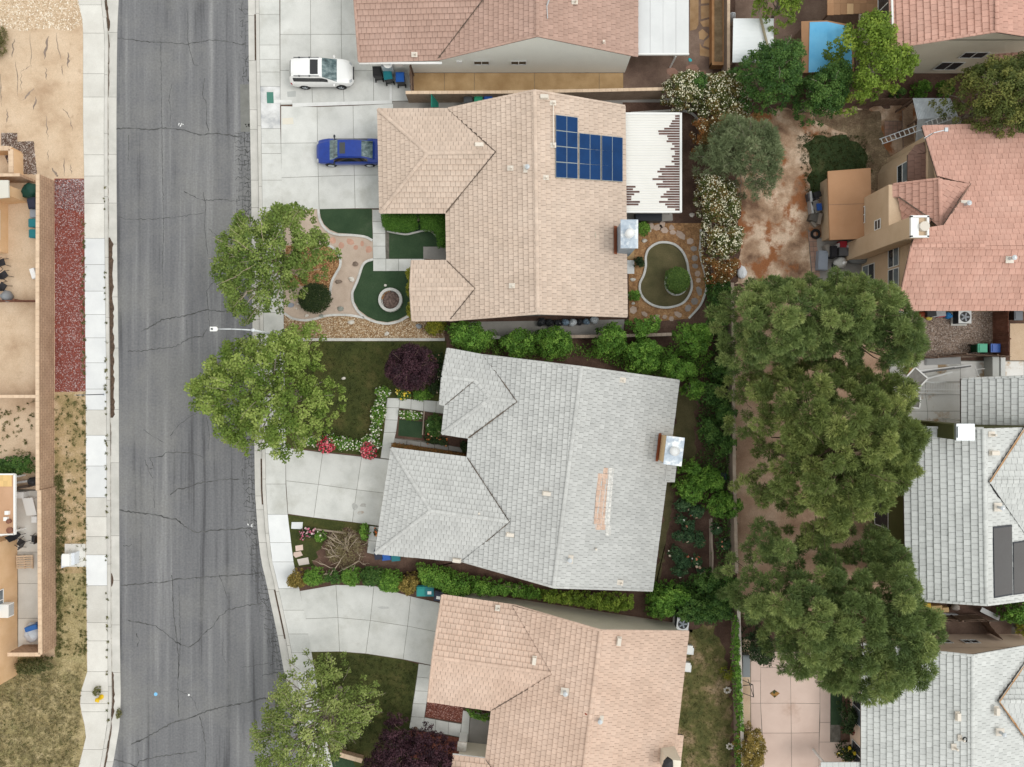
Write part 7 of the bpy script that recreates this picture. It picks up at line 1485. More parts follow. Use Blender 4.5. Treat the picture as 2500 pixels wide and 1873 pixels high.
# ------------------------------------------------------------------ street furniture
m_galv = M('galvanised_pole', [(.3, (.55, .58, .62)), (.7, (.66, .69, .72))], scale=2, rough=.45, metal=.2)
sl = thing('street_lamp', 'tall grey street lamp with a long arm over the road', 'street lamp', W(714, 826)); base = W(714, 826, .12); top = Vector((base.x, base.y, 8.0)); 
b = MB(); b.tube(base, base + Vector((0, 0, .35)), .2, .17, 12); b.tube(base + Vector((0, 0, .3)), top, .12, .065, 12); b.build('pole', m_galv, sl, True)
b = MB(); q = [top + Vector((0, 0, -.1)), top + Vector((-.6, .02, .35)), top + Vector((-1.2, .03, .48)), top + Vector((-2.0, .03, .5))]; [b.tube(q[i], q[i + 1], .045 - .006 * i, .039 - .006 * i, 8) for i in range(3)]; b.build('arm', m_galv, sl, True)
b = MB(); b.blob(top, (.13, .13, .1), 1, 10, 6, amp=.02); b.build('pole_cap', m_galv, sl, True)
hd = q[3] + Vector((-.25, 0, .0)); b = MB(); b.prism([(hd.x - .22, hd.y - .14), (hd.x + .16, hd.y - .14), (hd.x + .25, hd.y - .05), (hd.x + .25, hd.y + .05), (hd.x + .16, hd.y + .14), (hd.x - .22, hd.y + .14)], hd.z - .06, hd.z + .06, bottom=True); h_ = b.build('lamp_head', m_white, sl)
b = MB(); b.tube(hd + Vector((-.08, 0, .06)), hd + Vector((-.08, 0, .15)), .06, .05, 10); b.build('photocell', m_bk, h_)
sg = thing('street_sign', 'thin dark sign post at the kerb of the west pavement', 'sign', W(254, 963)); b = MB(); p = W(254, 963, .12); b.tube(p, p + Vector((0, 0, 3.3)), .03, .03, 8); b.build('post', m_bk, sg)
b = MB(); b.box((p.x, p.y, 2.98), (.5, .02, .6)); b.build('sign_plate', m_galv, sg); b = MB(); b.tube(p, p + Vector((0, 0, .05)), .1, .1); b.build('base_plate', m_galv, sg)
hy = thing('fire_hydrant', 'yellow fire hydrant on the bulging west pavement', 'hydrant', W(248, 1701, .12)); m_hy = M('hydrant_yellow', (.72, .47, .01), rough=.4, rnd=.05); p = W(248, 1701, .12)
b = MB(); b.lathe(p, [(.17, 0), (.17, .06), (.115, .07), (.105, .5), (.14, .52), (.14, .57), (.12, .62), (.08, .70), (.03, .73)], 16); b.build('barrel', m_hy, hy, True)
b = MB(); [b.tube(p + Vector((0, 0, .42)), p + Vector((dx, dy, .42)), r, r, 10) for dx, dy, r in ((.2, 0, .06), (-.2, 0, .06), (0, -.22, .075))]; b.build('outlet', m_hy, hy); b = MB(); b.tube(p + Vector((0, 0, .72)), p + Vector((0, 0, .80)), .03, .03, 6); b.build('top_nut', m_hy, hy)
ub = thing('utility_cabinet', 'white utility cabinet on a concrete pad beside the west pavement', 'utility box', W(180, 1365)); b = MB(); b.prism(W2([(158, 1328), (208, 1328), (209, 1384), (158, 1384)], .16), .05, .16); b.build('pad', m_walk, ub)
b = MB(); b.prism(W2([(162, 1352), (194, 1345), (194, 1374), (162, 1382)], .16), .14, .75); b.build('cabinet', M('cabinet_grey', (.62, .65, .70), rough=.5), ub); b = MB(); b.prism(W2([(151, 1353), (169, 1353), (169, 1382), (151, 1382)], 1.0), .75, 1.0, bottom=True); b.build('lid', m_white, ub)
def lid(label, px, mat, z=.142, name='meter_box', marks=0):
    b = MB(); b.prism(W2(px, z), z - .06, z); o = b.build(name, mat); tag(o, label, 'utility box'); 
    return o
lid('green utility lid in the pale pavement slab', [(651, 225), (667, 225), (668, 252), (652, 252)], M('green_lid', (.07, .2, .16), grain=.08), .136); lid('grey utility lid below the white car', [(701, 224), (722, 222), (722, 236), (702, 237)], M('grey_lid', (.42, .43, .42), grain=.08)); lid('cream utility lid with bolts above the blue car', [(689, 289), (715, 287), (717, 303), (690, 304)], M('cream_lid', (.66, .62, .54), grain=.05))
lid('white utility lid beside the sloping driveway', [(712, 1275), (739, 1275), (738, 1292), (711, 1291)], m_walkw); lid('small pinkish lid below the white one', [(721, 1333), (739, 1330), (740, 1343), (722, 1346)], m_pink); lid('round cornered lid with grey centre on the verge', [(717, 1349), (734, 1346), (739, 1356), (722, 1362), (716, 1356)], m_pink); lid('pale rectangular lid at the hedge end of the verge', [(725, 1366), (752, 1361), (755, 1377), (730, 1381)], M('pale_lid', (.6, .54, .5), grain=.04))
lid('blue grey oval lid on the granite path', circ(709, 745, 9, 6, 12), M('bluegrey_lid', (.27, .29, .34), grain=.06))
# ------------------------------------------------------------------ stones, flagstones, planters
def rock(label, x, y, r, col, flat=.5, seed=0, name='boulder', cat='rock', group=None):
    p = W(x, y, .12); b = MB(); b.blob((p.x, p.y, .1 + r / 33 * flat * .5), (r / 33, r / 33 * .78, r / 33 * flat), int(x * 7 + y), 9, 6); o = b.build(name, col, None, True); tag(o, label, cat, group); return o
s_br, s_gr, s_wh = M('brown_stone', [(.3, (.16, .12, .095)), (.7, (.27, .21, .17))], scale=5, grain=.15), M('green_grey_stone', [(.3, (.22, .23, .20)), (.7, (.32, .33, .3))], scale=5, grain=.12), M('white_stone', [(.3, (.52, .47, .41)), (.7, (.72, .69, .64))], scale=6, grain=.1)
for a in (('brown boulder near the kidney turf edging', 868, 645, 7.5, s_br), ('brown boulder beside the mulch edging', 827, 688, 7.5, s_br), ('white quartz boulder beside the kidney turf', 859, 682, 8, s_wh), ('green grey boulder at the lower path', 832, 754, 8, s_gr), ('pale boulder left of the wavy edging', 749, 771, 5, s_wh), ('grey boulder on the wavy edging', 785, 772, 6.5, s_gr), ('white stone slab on the golden gravel', 858, 787, 8, s_wh), ('pale stone at the middle of the golden gravel', 945, 815, 6.5, s_wh), ('blue grey stone at the right end of the golden gravel', 1023, 797, 8, M('bluegrey_stone', (.3, .31, .33), grain=.15)), ('small white stone beside the ball bush', 729, 742, 3.5, s_wh), ('small white stone left of the ball bush', 724, 753, 3.2, s_wh), ('white stone above the round planter', 941, 697, 4, s_wh), ('pale stone on the lawn of the grey house', 839, 924, 5, s_wh),
        ('white stone beside the beige eave in the back garden', 1545, 683, 6.5, s_wh), ('pale stone by the small green plant, upper one', 1535, 721, 4.5, s_wh), ('pale stone by the small green plant, lower one', 1546, 741, 4.5, s_wh), ('tall pale stone near the small shrub by the chimney', 1573, 588, 7, s_wh), ('pale stone next to the shrub by the chimney', 1586, 564, 4.5, s_wh), ('round tan stone below the patio cover corner', 1689, 525, 7, s_wh)): rock(*a)
m_fl = M('tan_flagstone', [(.3, (.42, .31, .25)), (.7, (.54, .42, .35))], scale=3, grain=.1, rnd=.15); m_flg = M('grey_flagstone', [(.3, (.24, .21, .19)), (.7, (.34, .3, .28))], scale=3, grain=.1, rnd=.12); m_flp = M('pink_flagstone', [(.3, (.45, .25, .18)), (.7, (.56, .34, .26))], scale=3, grain=.12, rnd=.1)
fp = zone('stepping_stone_path', circ(1700, 660, 3, 3, 6), .1195, m_mulch)
for x, y, rx, ry, mt in ((1605, 555, 13, 9, m_fl), (1622, 562, 8, 12, m_fl), (1640, 556, 7, 7, m_fl), (1643, 567, 8, 6, m_fl), (1662, 574, 13, 9, m_fl), (1686, 589, 9, 9, m_fl), (1693, 607, 7, 9, m_flg), (1696, 630, 8, 8, m_flg), (1698, 650, 8, 6, m_flg), (1703, 667, 8, 8, m_fl), (1705, 684, 7, 6, m_fl), (1706, 710, 7, 13, m_flg), (1695, 735, 9, 9, m_flg), (1679, 752, 10, 8, m_flg), (1656, 768, 11, 6, m_fl), (1639, 778, 7, 7, m_fl), (1623, 774, 6, 6, m_fl), (1602, 774, 9, 7, m_fl), (1574, 767, 9, 6, m_fl), (1546, 757, 9, 9, m_fl), (1617, 548, 9, 7, m_fl), (1590, 552, 8, 9, m_fl)):
    slab(circ(x, y, rx, ry, 6, .18, random.uniform(0, 3)), .148, mt, fp, 'flagstone', 0)
gp = zone('stepping_stone_path', circ(850, 600, 2, 2, 6), .1075, m_dg)
for x, y, rx, ry in ((812, 587, 9, 8), (833, 599, 8, 8), (855, 590, 10, 8), (869, 604, 6, 6), (884, 595, 8, 5), (901, 609, 9, 9), (796, 576, 8, 6)): slab(circ(x, y, rx, ry, 7, .15, random.uniform(0, 3)), .118, m_flp, gp, 'flagstone', 0)
rpn = thing('round_planter', 'cracked round concrete planter heaped with dark bark', 'planter', W(953, 732)); c = W(953, 732, .3); b = MB(); b.lathe((c.x, c.y, .08), [(.9, 0), (.88, .3), (.68, .32), (.66, .12)], 28); b.build('rim', m_border, rpn)
b = MB(); b.blob((c.x + .06, c.y - .02, .22), (.66, .66, .22), 5, 18, 8, amp=.06); b.build('bark_heap', M('dark_bark_heap', [(.3, (.06, .04, .035)), (.55, (.16, .11, .095)), (.75, (.3, .22, .19))], scale=6, grain=.4, gscale=14, bump=.8, bscale=14), rpn, True)
ob = gravel('orange_bark_spill', 'orange bark spilled over the left rim of the round planter', [(928, 715), (950, 703), (958, 706), (938, 726), (930, 735)], 160, (.03, .07), m_bark, .28); ob['category'] = 'bark'
edging('round concrete ring at the foot of the clipped bush', circ(1652, 690, 27, 30, 14), .12, True, .3)
edging('timber edging beside the rose bed, long double sleeper', [(1737, 1265), (1738, 1330), (1740, 1355), (1739, 1400)], .14, False, .25, m_cap_b); edging('thin timber edging parallel to the sleeper', [(1733, 1268), (1734, 1400)], .06, False, .22, m_cap_b)
for l, px in (('pale stone block by the courtyard strip', [(1034, 1004), (1037, 1004), (1033, 1062), (1030, 1062)]), ('short brick edging on the garden beside the bare shrub', [(765, 1290), (845, 1300), (844, 1304), (765, 1294)])): b = MB(); b.prism(W2(px, .2), .08, .2); tag(b.build('garden_edging', m_cap_b), l, 'edging')
# ------------------------------------------------------------------ air conditioners
def aircon(label, x, y, s=.8, rot=0.0, dark=True):
    p = W(x, y, .9); o = thing('air_conditioner', label, 'air conditioner', Vector((p.x, p.y, .12))); b = MB(); b.box((p.x, p.y, .16), (s + .25, s + .25, .1), rot); b.build('pad', m_walk, o)
    b = MB(); b.box((p.x, p.y, .53), (s, s, .66), rot); b.build('cabinet', m_bk, o); b = MB(); R = Matrix.Rotation(rot, 3, 'Z')
    b.box((p.x, p.y, .88), (s + .03, s + .03, .05), rot); t = b.build('top', M('ac_top', (.62, .64, .66), rough=.4), o); b = MB(); b.lathe((p.x, p.y, .905), [(s * .42, 0), (s * .42, .004)], 24); f = b.build('fan_opening', m_black, t) if False else b.build('fan_opening', m_black, o)
    b = MB()
    for k in range(5): q = 2 * math.pi * k / 5; b.bar((p.x, p.y, .918), (p.x + math.cos(q) * s * .36, p.y + math.sin(q) * s * .36, .914), s * .13, .008)
    b.lathe((p.x, p.y, .915), [(s * .12, 0), (s * .1, .03), (.01, .035)], 14); b.build('fan', M('fan_grey', (.25, .28, .32), rough=.4), o); return o
aircon('black air conditioner with white top at the corner of the pink house', 1667, 1524, .85, -.1); aircon('air conditioner on a pad beside the plank fence', 2356, 774, .9)
for y, l in ((1585, 'pale box beside the pink eave, upper one'), (1627, 'pale box beside the pink eave, lower one')):
    x = 1682 if y < 1600 else 1676; o = thing('utility_box', l, 'box', W(x, y, .1)); b = MB(); b.box(W(x, y, .5), (.5, .5, .8), -.1); b.build('case', m_walkw, o); b = MB(); b.box(W(x, y, .93), (.54, .54, .06), -.1); b.build('lid', m_white, o)
# ------------------------------------------------------------------ satellite dish, ladder, white rails
sdh = thing('satellite_dish', 'white satellite dish under the eave above the black bin', 'satellite dish', W(948, 150, 2.2)); p = W(945, 150, 2.6); b = MB(); nn = Vector((.55, -.6, .55)).normalized(); a = nn.cross(Vector((0, 0, 1))).normalized(); c2 = nn.cross(a); rg = []
for r, dz in ((0, 0), (.18, .02), (.32, .07), (.4, .12)): rg.append([p + (a * math.cos(2 * math.pi * k / 18) * r + c2 * math.sin(2 * math.pi * k / 18) * r * 1.1) + nn * dz for k in range(18)])
for i in range(3):
    for k in range(18): b.face([rg[i][k], rg[i + 1][k], rg[i + 1][(k + 1) % 18], rg[i][(k + 1) % 18]])
b.build('dish', m_white, sdh, True); b = MB(); b.tube(p, p - nn * .2 + Vector((0, 0, -.3)), .03, .03); b.tube(p + c2 * .3, p + nn * .5, .015, .015); b.box(p + nn * .5, (.08, .08, .1)); b.build('mount', m_galv, sdh)
ld = thing('ladder', 'long white extension ladder propped over the silver shed', 'ladder', W(2150, 350)); A0, A1, B0, B1 = W(2147, 340, .9), W(2325, 275, 3.2), W(2153, 352, .9), W(2329, 289, 3.2)
for s, e in ((A0, A1), (B0, B1)): b = MB(); b.bar(s, e, .05, .07); b.build('rail', m_galv, ld)
for i in range(16): t = .02 + i * .064; b = MB(); b.bar(A0.lerp(A1, t), B0.lerp(B1, t), .05, .04); b.build('rung', m_white, ld)
pr = zone('stepping_pavers', [(2160, 295), (2202, 295), (2202, 335), (2160, 335)], .121, m_joint); slab_grid(pr, [[(2160 + i * 10.4, 296 + j * 9.6) for i in range(5)] for j in range(5)], .135, M('salmon_paver', [(.3, (.30, .18, .14)), (.7, (.4, .26, .2))], scale=2, rnd=.15, grain=.1), name='paver')
pr2 = zone('paver_border', [(1972, 560), (1994, 575), (1994, 690), (1982, 690)], .121, m_joint); slab_grid(pr2, [[(1973 + j * 1.2 + i * 9.5, 565 + j * 12.5) for i in range(3)] for j in range(10)], .135, MATS['salmon_paver'], name='paver')
rl = thing('white_railing', 'white metal railing panel lying on the cluttered patio', 'railing', W(2285, 945))
for y0, y1 in ((934, 932), (950, 952), (958, 960)): b = MB(); b.bar(W(2223, y0, .5), W(2344, y1, .5), .05, .05); b.build('rail', m_white, rl)
for i in range(30): x = 2225 + i * 4.05; b = MB(); b.bar(W(x, 934, .5), W(x + 1, 959, .5), .025, .025); b.build('bar', m_white, rl)
def frame(label, px, z, w=.09, cross=()):
    o = thing('discarded_window', label, 'window', W(px[0][0], px[0][1], .1)); P = [W(x, y, z) for x, y in px]
    for i in range(4): b = MB(); b.bar(P[i], P[(i + 1) % 4], w, .06); b.build('member', m_white, o)
    for i, j in cross: b = MB(); b.bar((P[i] + P[(i + 1) % 4]) / 2, (P[j] + P[(j + 1) % 4]) / 2, w, .06); b.build('member', m_white, o)
    b = MB(); n_ = Vector((0, 0, .02)); b.face([p - n_ for p in P] if (P[1] - P[0]).cross(P[2] - P[0]).z > 0 else [p - n_ for p in P[::-1]]); b.build('mesh_screen', M('dark_screen', [(.3, (.16, .15, .14)), (.7, (.25, .24, .22))], scale=4, grain=.1), o); return o
frame('tilted white window frame leaning over the patio junk', [(2234, 897), (2265, 924), (2219, 972), (2190, 946)], 1.5); frame('white double window frame lying below the tilted one', [(2190, 964), (2247, 969), (2245, 997), (2188, 990)], 1.1, .08, ((0, 2),))
b = MB(); 
for (x0, y0), (x1, y1), w in (((2240, 912), (2330, 898), .1), ((2262, 925), (2325, 908), .12), ((2245, 905), (2372, 891), .07), ((2285, 906), (2370, 894), .1), ((2230, 925), (2280, 935), .08)):
    o = thing('scrap_pipe', 'pale scrap %s on the cluttered patio' % {2240: 'tube nearest the tilted frame', 2262: 'white plank', 2245: 'thin rod', 2285: 'tube furthest from the pine', 2230: 'short board'}[x0], 'pipe', W(x0, y0, .3), group='scrap lengths on the cluttered patio'); b = MB(); b.bar(W(x0, y0, .5), W(x1, y1, .6), w, w * .7); b.build('length', m_white if w != .1 else M('dark_pipe', (.1, .1, .1), rough=.4), o)
# ------------------------------------------------------------------ yard clutter
m_bag = M('black_bag', [(.3, (.012, .013, .016)), (.7, (.035, .037, .045))], scale=8, rough=.28, spec=.6); m_bagw = M('white_bag', [(.3, (.35, .38, .42)), (.7, (.62, .65, .68))], scale=9, rough=.35); m_bagb = M('blue_bag', [(.3, (.10, .15, .22)), (.7, (.22, .3, .38))], scale=9, rough=.35)
for i, (x, y, r, mt, l) in enumerate(((1322, 787, 12, m_bag, 'large black refuse sack under the beige eave, leftmost'), (1341, 788, 11, m_bag, 'black refuse sack second from the left under the beige eave'), (1362, 790, 11, m_bag, 'black refuse sack third from the left under the beige eave'), (1380, 787, 10, m_bagb, 'blue grey refuse sack beside the black ones'), (1398, 788, 11, m_bagw, 'white and black refuse sack in the middle'), (1415, 787, 9, m_bag, 'small black refuse sack next to the white one'), (1431, 786, 9, m_bagb, 'blue refuse sack near the right end'), (1451, 782, 11, m_bagw, 'pale refuse sack at the right end of the row'))):
    p = W(x, y, .3); b = MB(); b.blob((p.x, p.y, .36), (r / 33, r / 33 * .85, .34), i + 11, 11, 7, amp=.14); tag(b.build('refuse_sack', mt, None, True), l, 'bag', 'refuse sacks under the beige eave')
def heap(name, label, cat, items, z=.12):
    """a pile of distinct small parts: (x, y, w, d, h, colour, rot)"""
    o = thing(name, label, cat, W(items[0][0], items[0][1], .1))
    for i, (x, y, w, d, h, c, r) in enumerate(items):
        p = W(x, y, h); b = MB(); b.box((p.x, p.y, z + h / 2), (w, d, h), r); b.build('piece', M('junk_%s' % '_'.join('%d' % int(q * 100) for q in c), c, rough=.6, grain=.12), o)
    return o
def single(name, label, cat, x, y, w, d, h, c, r=0.0, blob=False, z=.12, lidc=None):
    p = W(x, y, h); b = MB()
    if blob: b.blob((p.x, p.y, z + h * .45), (w / 2, d / 2, h * .55), int(x + y), 11, 7, amp=.13)
    else:
        b.box((p.x, p.y, z + h / 2), (w, d, h), r); b.box((p.x, p.y, z + h + .012), (w * .92, d * .92, .024), r)
    m = M('item_%s' % '_'.join('%d' % int(q * 100) for q in c), c, rough=.55, grain=.1, rnd=.05); o = b.build(name, m, None, blob); tag(o, label, cat); return o
single('tarp_bundle', 'crumpled dark green tarp behind the block wall', 'tarp', 67, 463, 1.3, 1.1, .8, (.012, .06, .045), blob=True)
single('sheet', 'white sheet leaning against the inside of the block wall', 'sheet', 83, 668, .35, .75, .9, (.75, .75, .75), .3); single('storage_bin', 'grey box between navy and teal bins', 'box', 84, 522, .5, .6, .6, (.3, .33, .38))
def garden_chair(label, x, y, r, col):
    p = W(x, y, .45); o = thing('garden_chair', label, 'chair', Vector((p.x, p.y, .12)), rotz=r, world=False, group='garden chairs at left'); m = M('chair_dark', col, rough=.5)
    b = MB(); b.box((0, 0, .44), (.5, .5, .04)); b.build('seat', m, o); b = MB(); b.box((-.27, 0, .75), (.05, .5, .6), mat=Matrix.Rotation(-.2, 3, 'Y')); b.build('backrest', m, o)
    for sx in (-1, 1):
        for sy in (-1, 1): b = MB(); b.tube((sx * .2, sy * .22, .43), (sx * .3, sy * .3, 0), .02, .02, 6); b.build('leg', m, o)
    for sy in (-1, 1): b = MB(); b.bar((-.25, sy * .27, .65), (.25, sy * .27, .62), .04, .03); b.build('armrest', m, o)
garden_chair('dark garden chair at the left edge behind the block wall, upper one', 6, 642, .3, (.03, .03, .035)); garden_chair('dark garden chair below the upper one at the left edge', 12, 672, .6, (.03, .03, .035)); garden_chair('dark garden chair above the low red fence', 9, 700, 1.0, (.03, .03, .035)); garden_chair('grey mesh garden chair beside the wooden pallet', 54, 1325, 2.6, (.10, .10, .11)); garden_chair('black folding chair under the flat roof edge', 42, 1305, .8, (.03, .03, .035)); garden_chair('black chair tucked against the inside of the block wall', 88, 1315, 3.1, (.03, .03, .035))
single('round_grill', 'grey covered round grill at the left edge', 'grill', 8, 722, .8, .8, .9, (.22, .23, .25), blob=True)
single('barbecue', 'black covered barbecue behind the block wall', 'barbecue', 75, 1177, .75, .7, .95, (.03, .03, .033), blob=True)
wt = thing('folding_table', 'white folding table tilted inside the block wall', 'table', W(74, 1238)); q = [W(54, 1217, .75), (W(79, 1215, .75)), W(90, 1258, .75), W(65, 1259, .75)]; b = MB(); b.prism([(v.x, v.y) for v in q], .71, .76, bottom=True); b.build('tabletop', m_white, wt)
for v in q: b = MB(); c = sum(q, Vector()) / 4; u = v.lerp(c, .15); b.tube((u.x, u.y, .12), (u.x, u.y, .72), .02, .02, 6); b.build('leg', m_galv, wt)
single('white_cooler', 'white box beside the flat roof corner', 'box', 46, 1209, .85, .45, .6, (.76, .76, .76)); single('appliance', 'white appliance with black knobs against the block wall', 'appliance', 86, 1268, .4, .45, .8, (.74, .74, .74))
for i, y in enumerate((1177, 1190)): single('scrap_board', ('grey board leaning by the barbecue', 'dark board under the flat roof edge')[i], 'board', 52, y, 1.2, .15, .5, ((.4, .4, .4), (.08, .06, .05))[i], .15)
plt = thing('pallet', 'pale wooden pallet on the patio inside the block wall', 'pallet', W(60, 1372)); m_pal = M('pallet_wood', [(.3, (.45, .33, .23)), (.7, (.58, .45, .33))], scale=3, grain=.1, rnd=.08)
for i in range(6): b = MB(); b.box(W(60, 1358 + i * 5.6, .55), (1.2, .11, .03), .05); b.build('slat', m_pal, plt)
for x in (42, 60, 79): b = MB(); b.box(W(x, 1372, .48), (.09, 1.0, .1), .05); b.build('bearer', m_pal, plt)
single('tarp_pile', 'pile of white and blue sheeting at the end of the block wall patio', 'tarp', 72, 1548, 1.2, 1.5, .9, (.55, .58, .63), blob=True); single('blue_tarp_fold', 'folded blue tarp on the white pile', 'tarp', 78, 1533, .9, .35, 1.15, (.03, .12, .36), .3)
heap('scrap_heap', 'tangled scrap heap left of the brown roofed shed', 'scrap', [(1985, 480, .8, .5, .5, (.08, .08, .09), .2), (1992, 505, .5, .9, .6, (.16, .15, .14), .4), (1999, 506, .35, .5, .7, (.02, .08, .32), .1), (1990, 530, .8, .7, .5, (.1, .09, .08), -.3), (1980, 495, .15, 1.6, .6, (.4, .4, .4), .1), (1995, 475, .5, .4, .8, (.02, .02, .02), .3), (1988, 545, .4, .5, .3, (.3, .26, .22), .8), (2000, 535, .25, .8, .6, (.24, .2, .17), -.2)])
ty = thing('tyre', 'old black tyre below the scrap heap', 'tyre', W(1990, 572)); b = MB(); c = W(1990, 572, .12)
for k in range(20):
    for j in range(8):
        f = lambda k, j: (c.x + (.28 + .1 * math.cos(j * math.pi / 4)) * math.cos(k * math.pi / 10), c.y + (.28 + .1 * math.cos(j * math.pi / 4)) * math.sin(k * math.pi / 10), .22 + .09 * math.sin(j * math.pi / 4)); b.face([f(k, j), f(k + 1, j), f(k + 1, j + 1), f(k, j + 1)])
b.build('tread', m_tyre, ty, True)
single('red_box', 'red crate on the cluttered patio of the salmon house', 'crate', 2058, 598, .5, .5, .6, (.45, .03, .05)); single('cabinet', 'dark grey cabinet beside the red crate', 'cabinet', 2060, 615, .8, .6, .7, (.12, .12, .13)); single('speaker_box', 'black upright case beside the grey cabinet', 'case', 2035, 615, .45, .8, .8, (.02, .02, .025)); single('steel_bench', 'blue grey metal bench at the patio edge', 'bench', 2008, 636, .7, 1.4, .5, (.27, .3, .36), -.05); single('clutter_bundle', 'mixed bundle of bags and tools beside the red crate', 'bundle', 2085, 595, 1.0, .7, .7, (.28, .25, .24), blob=True); single('clutter_bundle', 'light coloured sack below the mixed bundle', 'sack', 2092, 615, .6, .7, .6, (.42, .38, .33), blob=True)
single('laundry_basket', 'round basket heaped with white cloth', 'basket', 2054, 640, 1.0, .8, .6, (.55, .54, .52), blob=True); single('covered_machine', 'long grey covered machine by the salmon house wall', 'machine', 2105, 632, 1.7, .6, .9, (.2, .21, .22), .25, blob=True)
single('white_rubble', 'white crumpled plastic beside the photinia hedge', 'plastic', 1812, 665, .8, .9, .3, (.72, .74, .78), blob=True); single('terracotta_tub', 'terracotta tub beside the white plastic', 'tub', 1801, 645, .6, .8, .4, (.28, .12, .06), blob=True)
for i, (x, y, w, d, h, c, l, n, bl) in enumerate(((2073, 606, .4, .4, .7, (.5, .5, .52), 'pale grey canister on the salmon house patio', 'canister', 0), (2088, 600, .5, .3, .8, (.05, .05, .06), 'black tool case behind the mixed bundle', 'tool_case', 0), (2022, 612, .35, .9, .5, (.3, .27, .24), 'tan folded chair beside the black case', 'folded_chair', 0), (2046, 600, .3, .3, .5, (.55, .55, .56), 'small white tub left of the red crate', 'tub', 0), (2040, 650, .4, .6, .4, (.05, .05, .05), 'black bag under the round basket', 'bag', 1), (2075, 625, .3, .5, .5, (.5, .4, .3), 'cream bucket right of the grey cabinet', 'bucket', 0), (2062, 642, .45, .4, .75, (.8, .8, .8), 'white cloth on top of the basket', 'cloth', 1))): single(n, l, n.replace('_', ' '), x, y, w, d, h, c, .2 * i, blob=bool(bl))
for i, (x, y, w, d, h, c, l, n) in enumerate(((2290, 765, 1.0, .5, .5, (.35, .36, .38), 'grey tool box under the salmon eave', 'tool_box'), (2258, 768, .8, .5, .5, (.3, .06, .03), 'red lawn machine under the salmon eave', 'lawn_machine'), (2272, 763, .7, .6, .7, (.03, .03, .03), 'black tub under the salmon eave', 'tub'), (2297, 768, .5, .4, .4, (.4, .05, .06), 'red bucket under the salmon eave', 'bucket'), (2318, 770, .6, .5, .5, (.03, .2, .5), 'blue tub under the salmon eave', 'tub'), (2268, 776, .5, .4, .2, (.6, .5, .08), 'yellow hose coil below the black tub', 'hose'))): single(n, l, n.replace('_', ' '), x, y, w, d, h, c, .1, blob=i in (1, 4, 5))
sbd = thing('surfboard', 'blue and white striped board leaning at the salmon house corner', 'board', W(2200, 765))
for i, c in enumerate(((.75, .75, .75), (.04, .09, .22), (.75, .75, .75), (.25, .35, .5))): b = MB(); b.bar(W(2180, 772 - i * 3 + 4, .4), W(2232, 754 - i * 3 + 4, .9), .1, .05); b.build('stripe', M('stripe_%d' % i, c), sbd)
for x, y, c, l, w in ((2262, 1478, (.6, .38, .03), 'yellow box between the silver grey houses', .5), (2285, 1487, (.5, .33, .15), 'large cardboard box between the silver grey houses', .8), (2306, 1488, (.5, .33, .15), 'small cardboard box beside the large one', .5), (2335, 1484, (.3, .26, .23), 'grey sack beside the cardboard boxes', .7)): single('cardboard_box', l, 'box', x, y, w, w * .7, .5, c, .05, blob=c[0] < .4)
single('plank_stack', 'pale planks stacked against the fence between the grey houses', 'planks', 2300, 1500, 2.2, .25, .3, (.36, .36, .38), -.08)
for x0, y0, x1, y1, l in ((2395, 1488, 2440, 1510, 'grey board leaning near the lower right fence'),): o = thing('board', l, 'board', W(x0, y0)); b = MB(); b.bar(W(x0, y0, .8), W(x1, y1, .3), .35, .04); b.build('plank', M('pale_board', (.42, .42, .43)), o)
wt2 = thing('garden_table', 'low dark framed planter bench against the patio wall', 'bench', W(1825, 1675)); m_ir = M('dark_iron', (.03, .03, .03), rough=.5)
for (x0, y0), (x1, y1) in (((1812, 1660), (1838, 1672)), ((1838, 1672), (1840, 1702)), ((1812, 1674), (1838, 1672)), ((1812, 1692), (1840, 1702)), ((1826, 1658), (1840, 1702))): b = MB(); b.bar(W(x0, y0, .7), W(x1, y1, .7), .04, .04); b.build('bar', m_ir, wt2)
single('glass_tank', 'grey glass topped tank against the patio wall', 'tank', 1821, 1625, .55, 1.6, .6, (.2, .22, .23)); 
mt_ = thing('door_mat', 'small diamond shaped orange and green mat on the pink patio', 'mat', W(1891, 1692)); b = MB(); b.prism(W2([(1879, 1693), (1891, 1684), (1904, 1693), (1891, 1704)], .15), .137, .15); b.build('cloth', M('mat_orange', [(.42, (.03, .045, .02)), (.56, (.33, .17, .05))], scale=5), mt_)
pb = thing('porch', 'narrow grey tiled porch edge with white beam at the bottom', 'porch', W(2070, 1880)); 
for i in range(9): b = MB(); b.prism(W2([(2004 + i * 14.5, 1861), (2018 + i * 14.5, 1861), (2018 + i * 14.5, 1900), (2004 + i * 14.5, 1900)], 2.8), 2.74, 2.82); b.build('tile', t_h7, pb)
b = MB(); b.bar(W(2002, 1872, 2.66), W(2136, 1872, 2.66), .2, .2); b.build('beam', m_white, pb); b = MB(); b.tube(W(1985, 1830, .13), Vector((W(1985, 1830, .13).x, W(1985, 1830, .13).y, 2.7)), .09, .09, 10); b.build('post', m_white, pb)
pp2 = thing('porch_pillar', 'white stone topped porch pillar of the pink house', 'pillar', W(1135, 1830)); p = W(1128, 1822, 1.5); b = MB(); b.box((p.x, p.y, .75), (.55, .55, 1.5), -.1); b.build('shaft', m_white, pp2); b = MB(); b.box((p.x, p.y, 1.55), (.66, .66, .1), -.1); b.build('cap', s_wh, pp2)
single('white_globe', 'round white tank beside the corrugated shade roof', 'tank', 1790, 35, .6, .6, 1.2, (.66, .68, .72), blob=True); single('frisbee', 'turquoise disc on the stained patio', 'disc', 1684, 148, .28, .28, .05, (.05, .5, .55), blob=True)
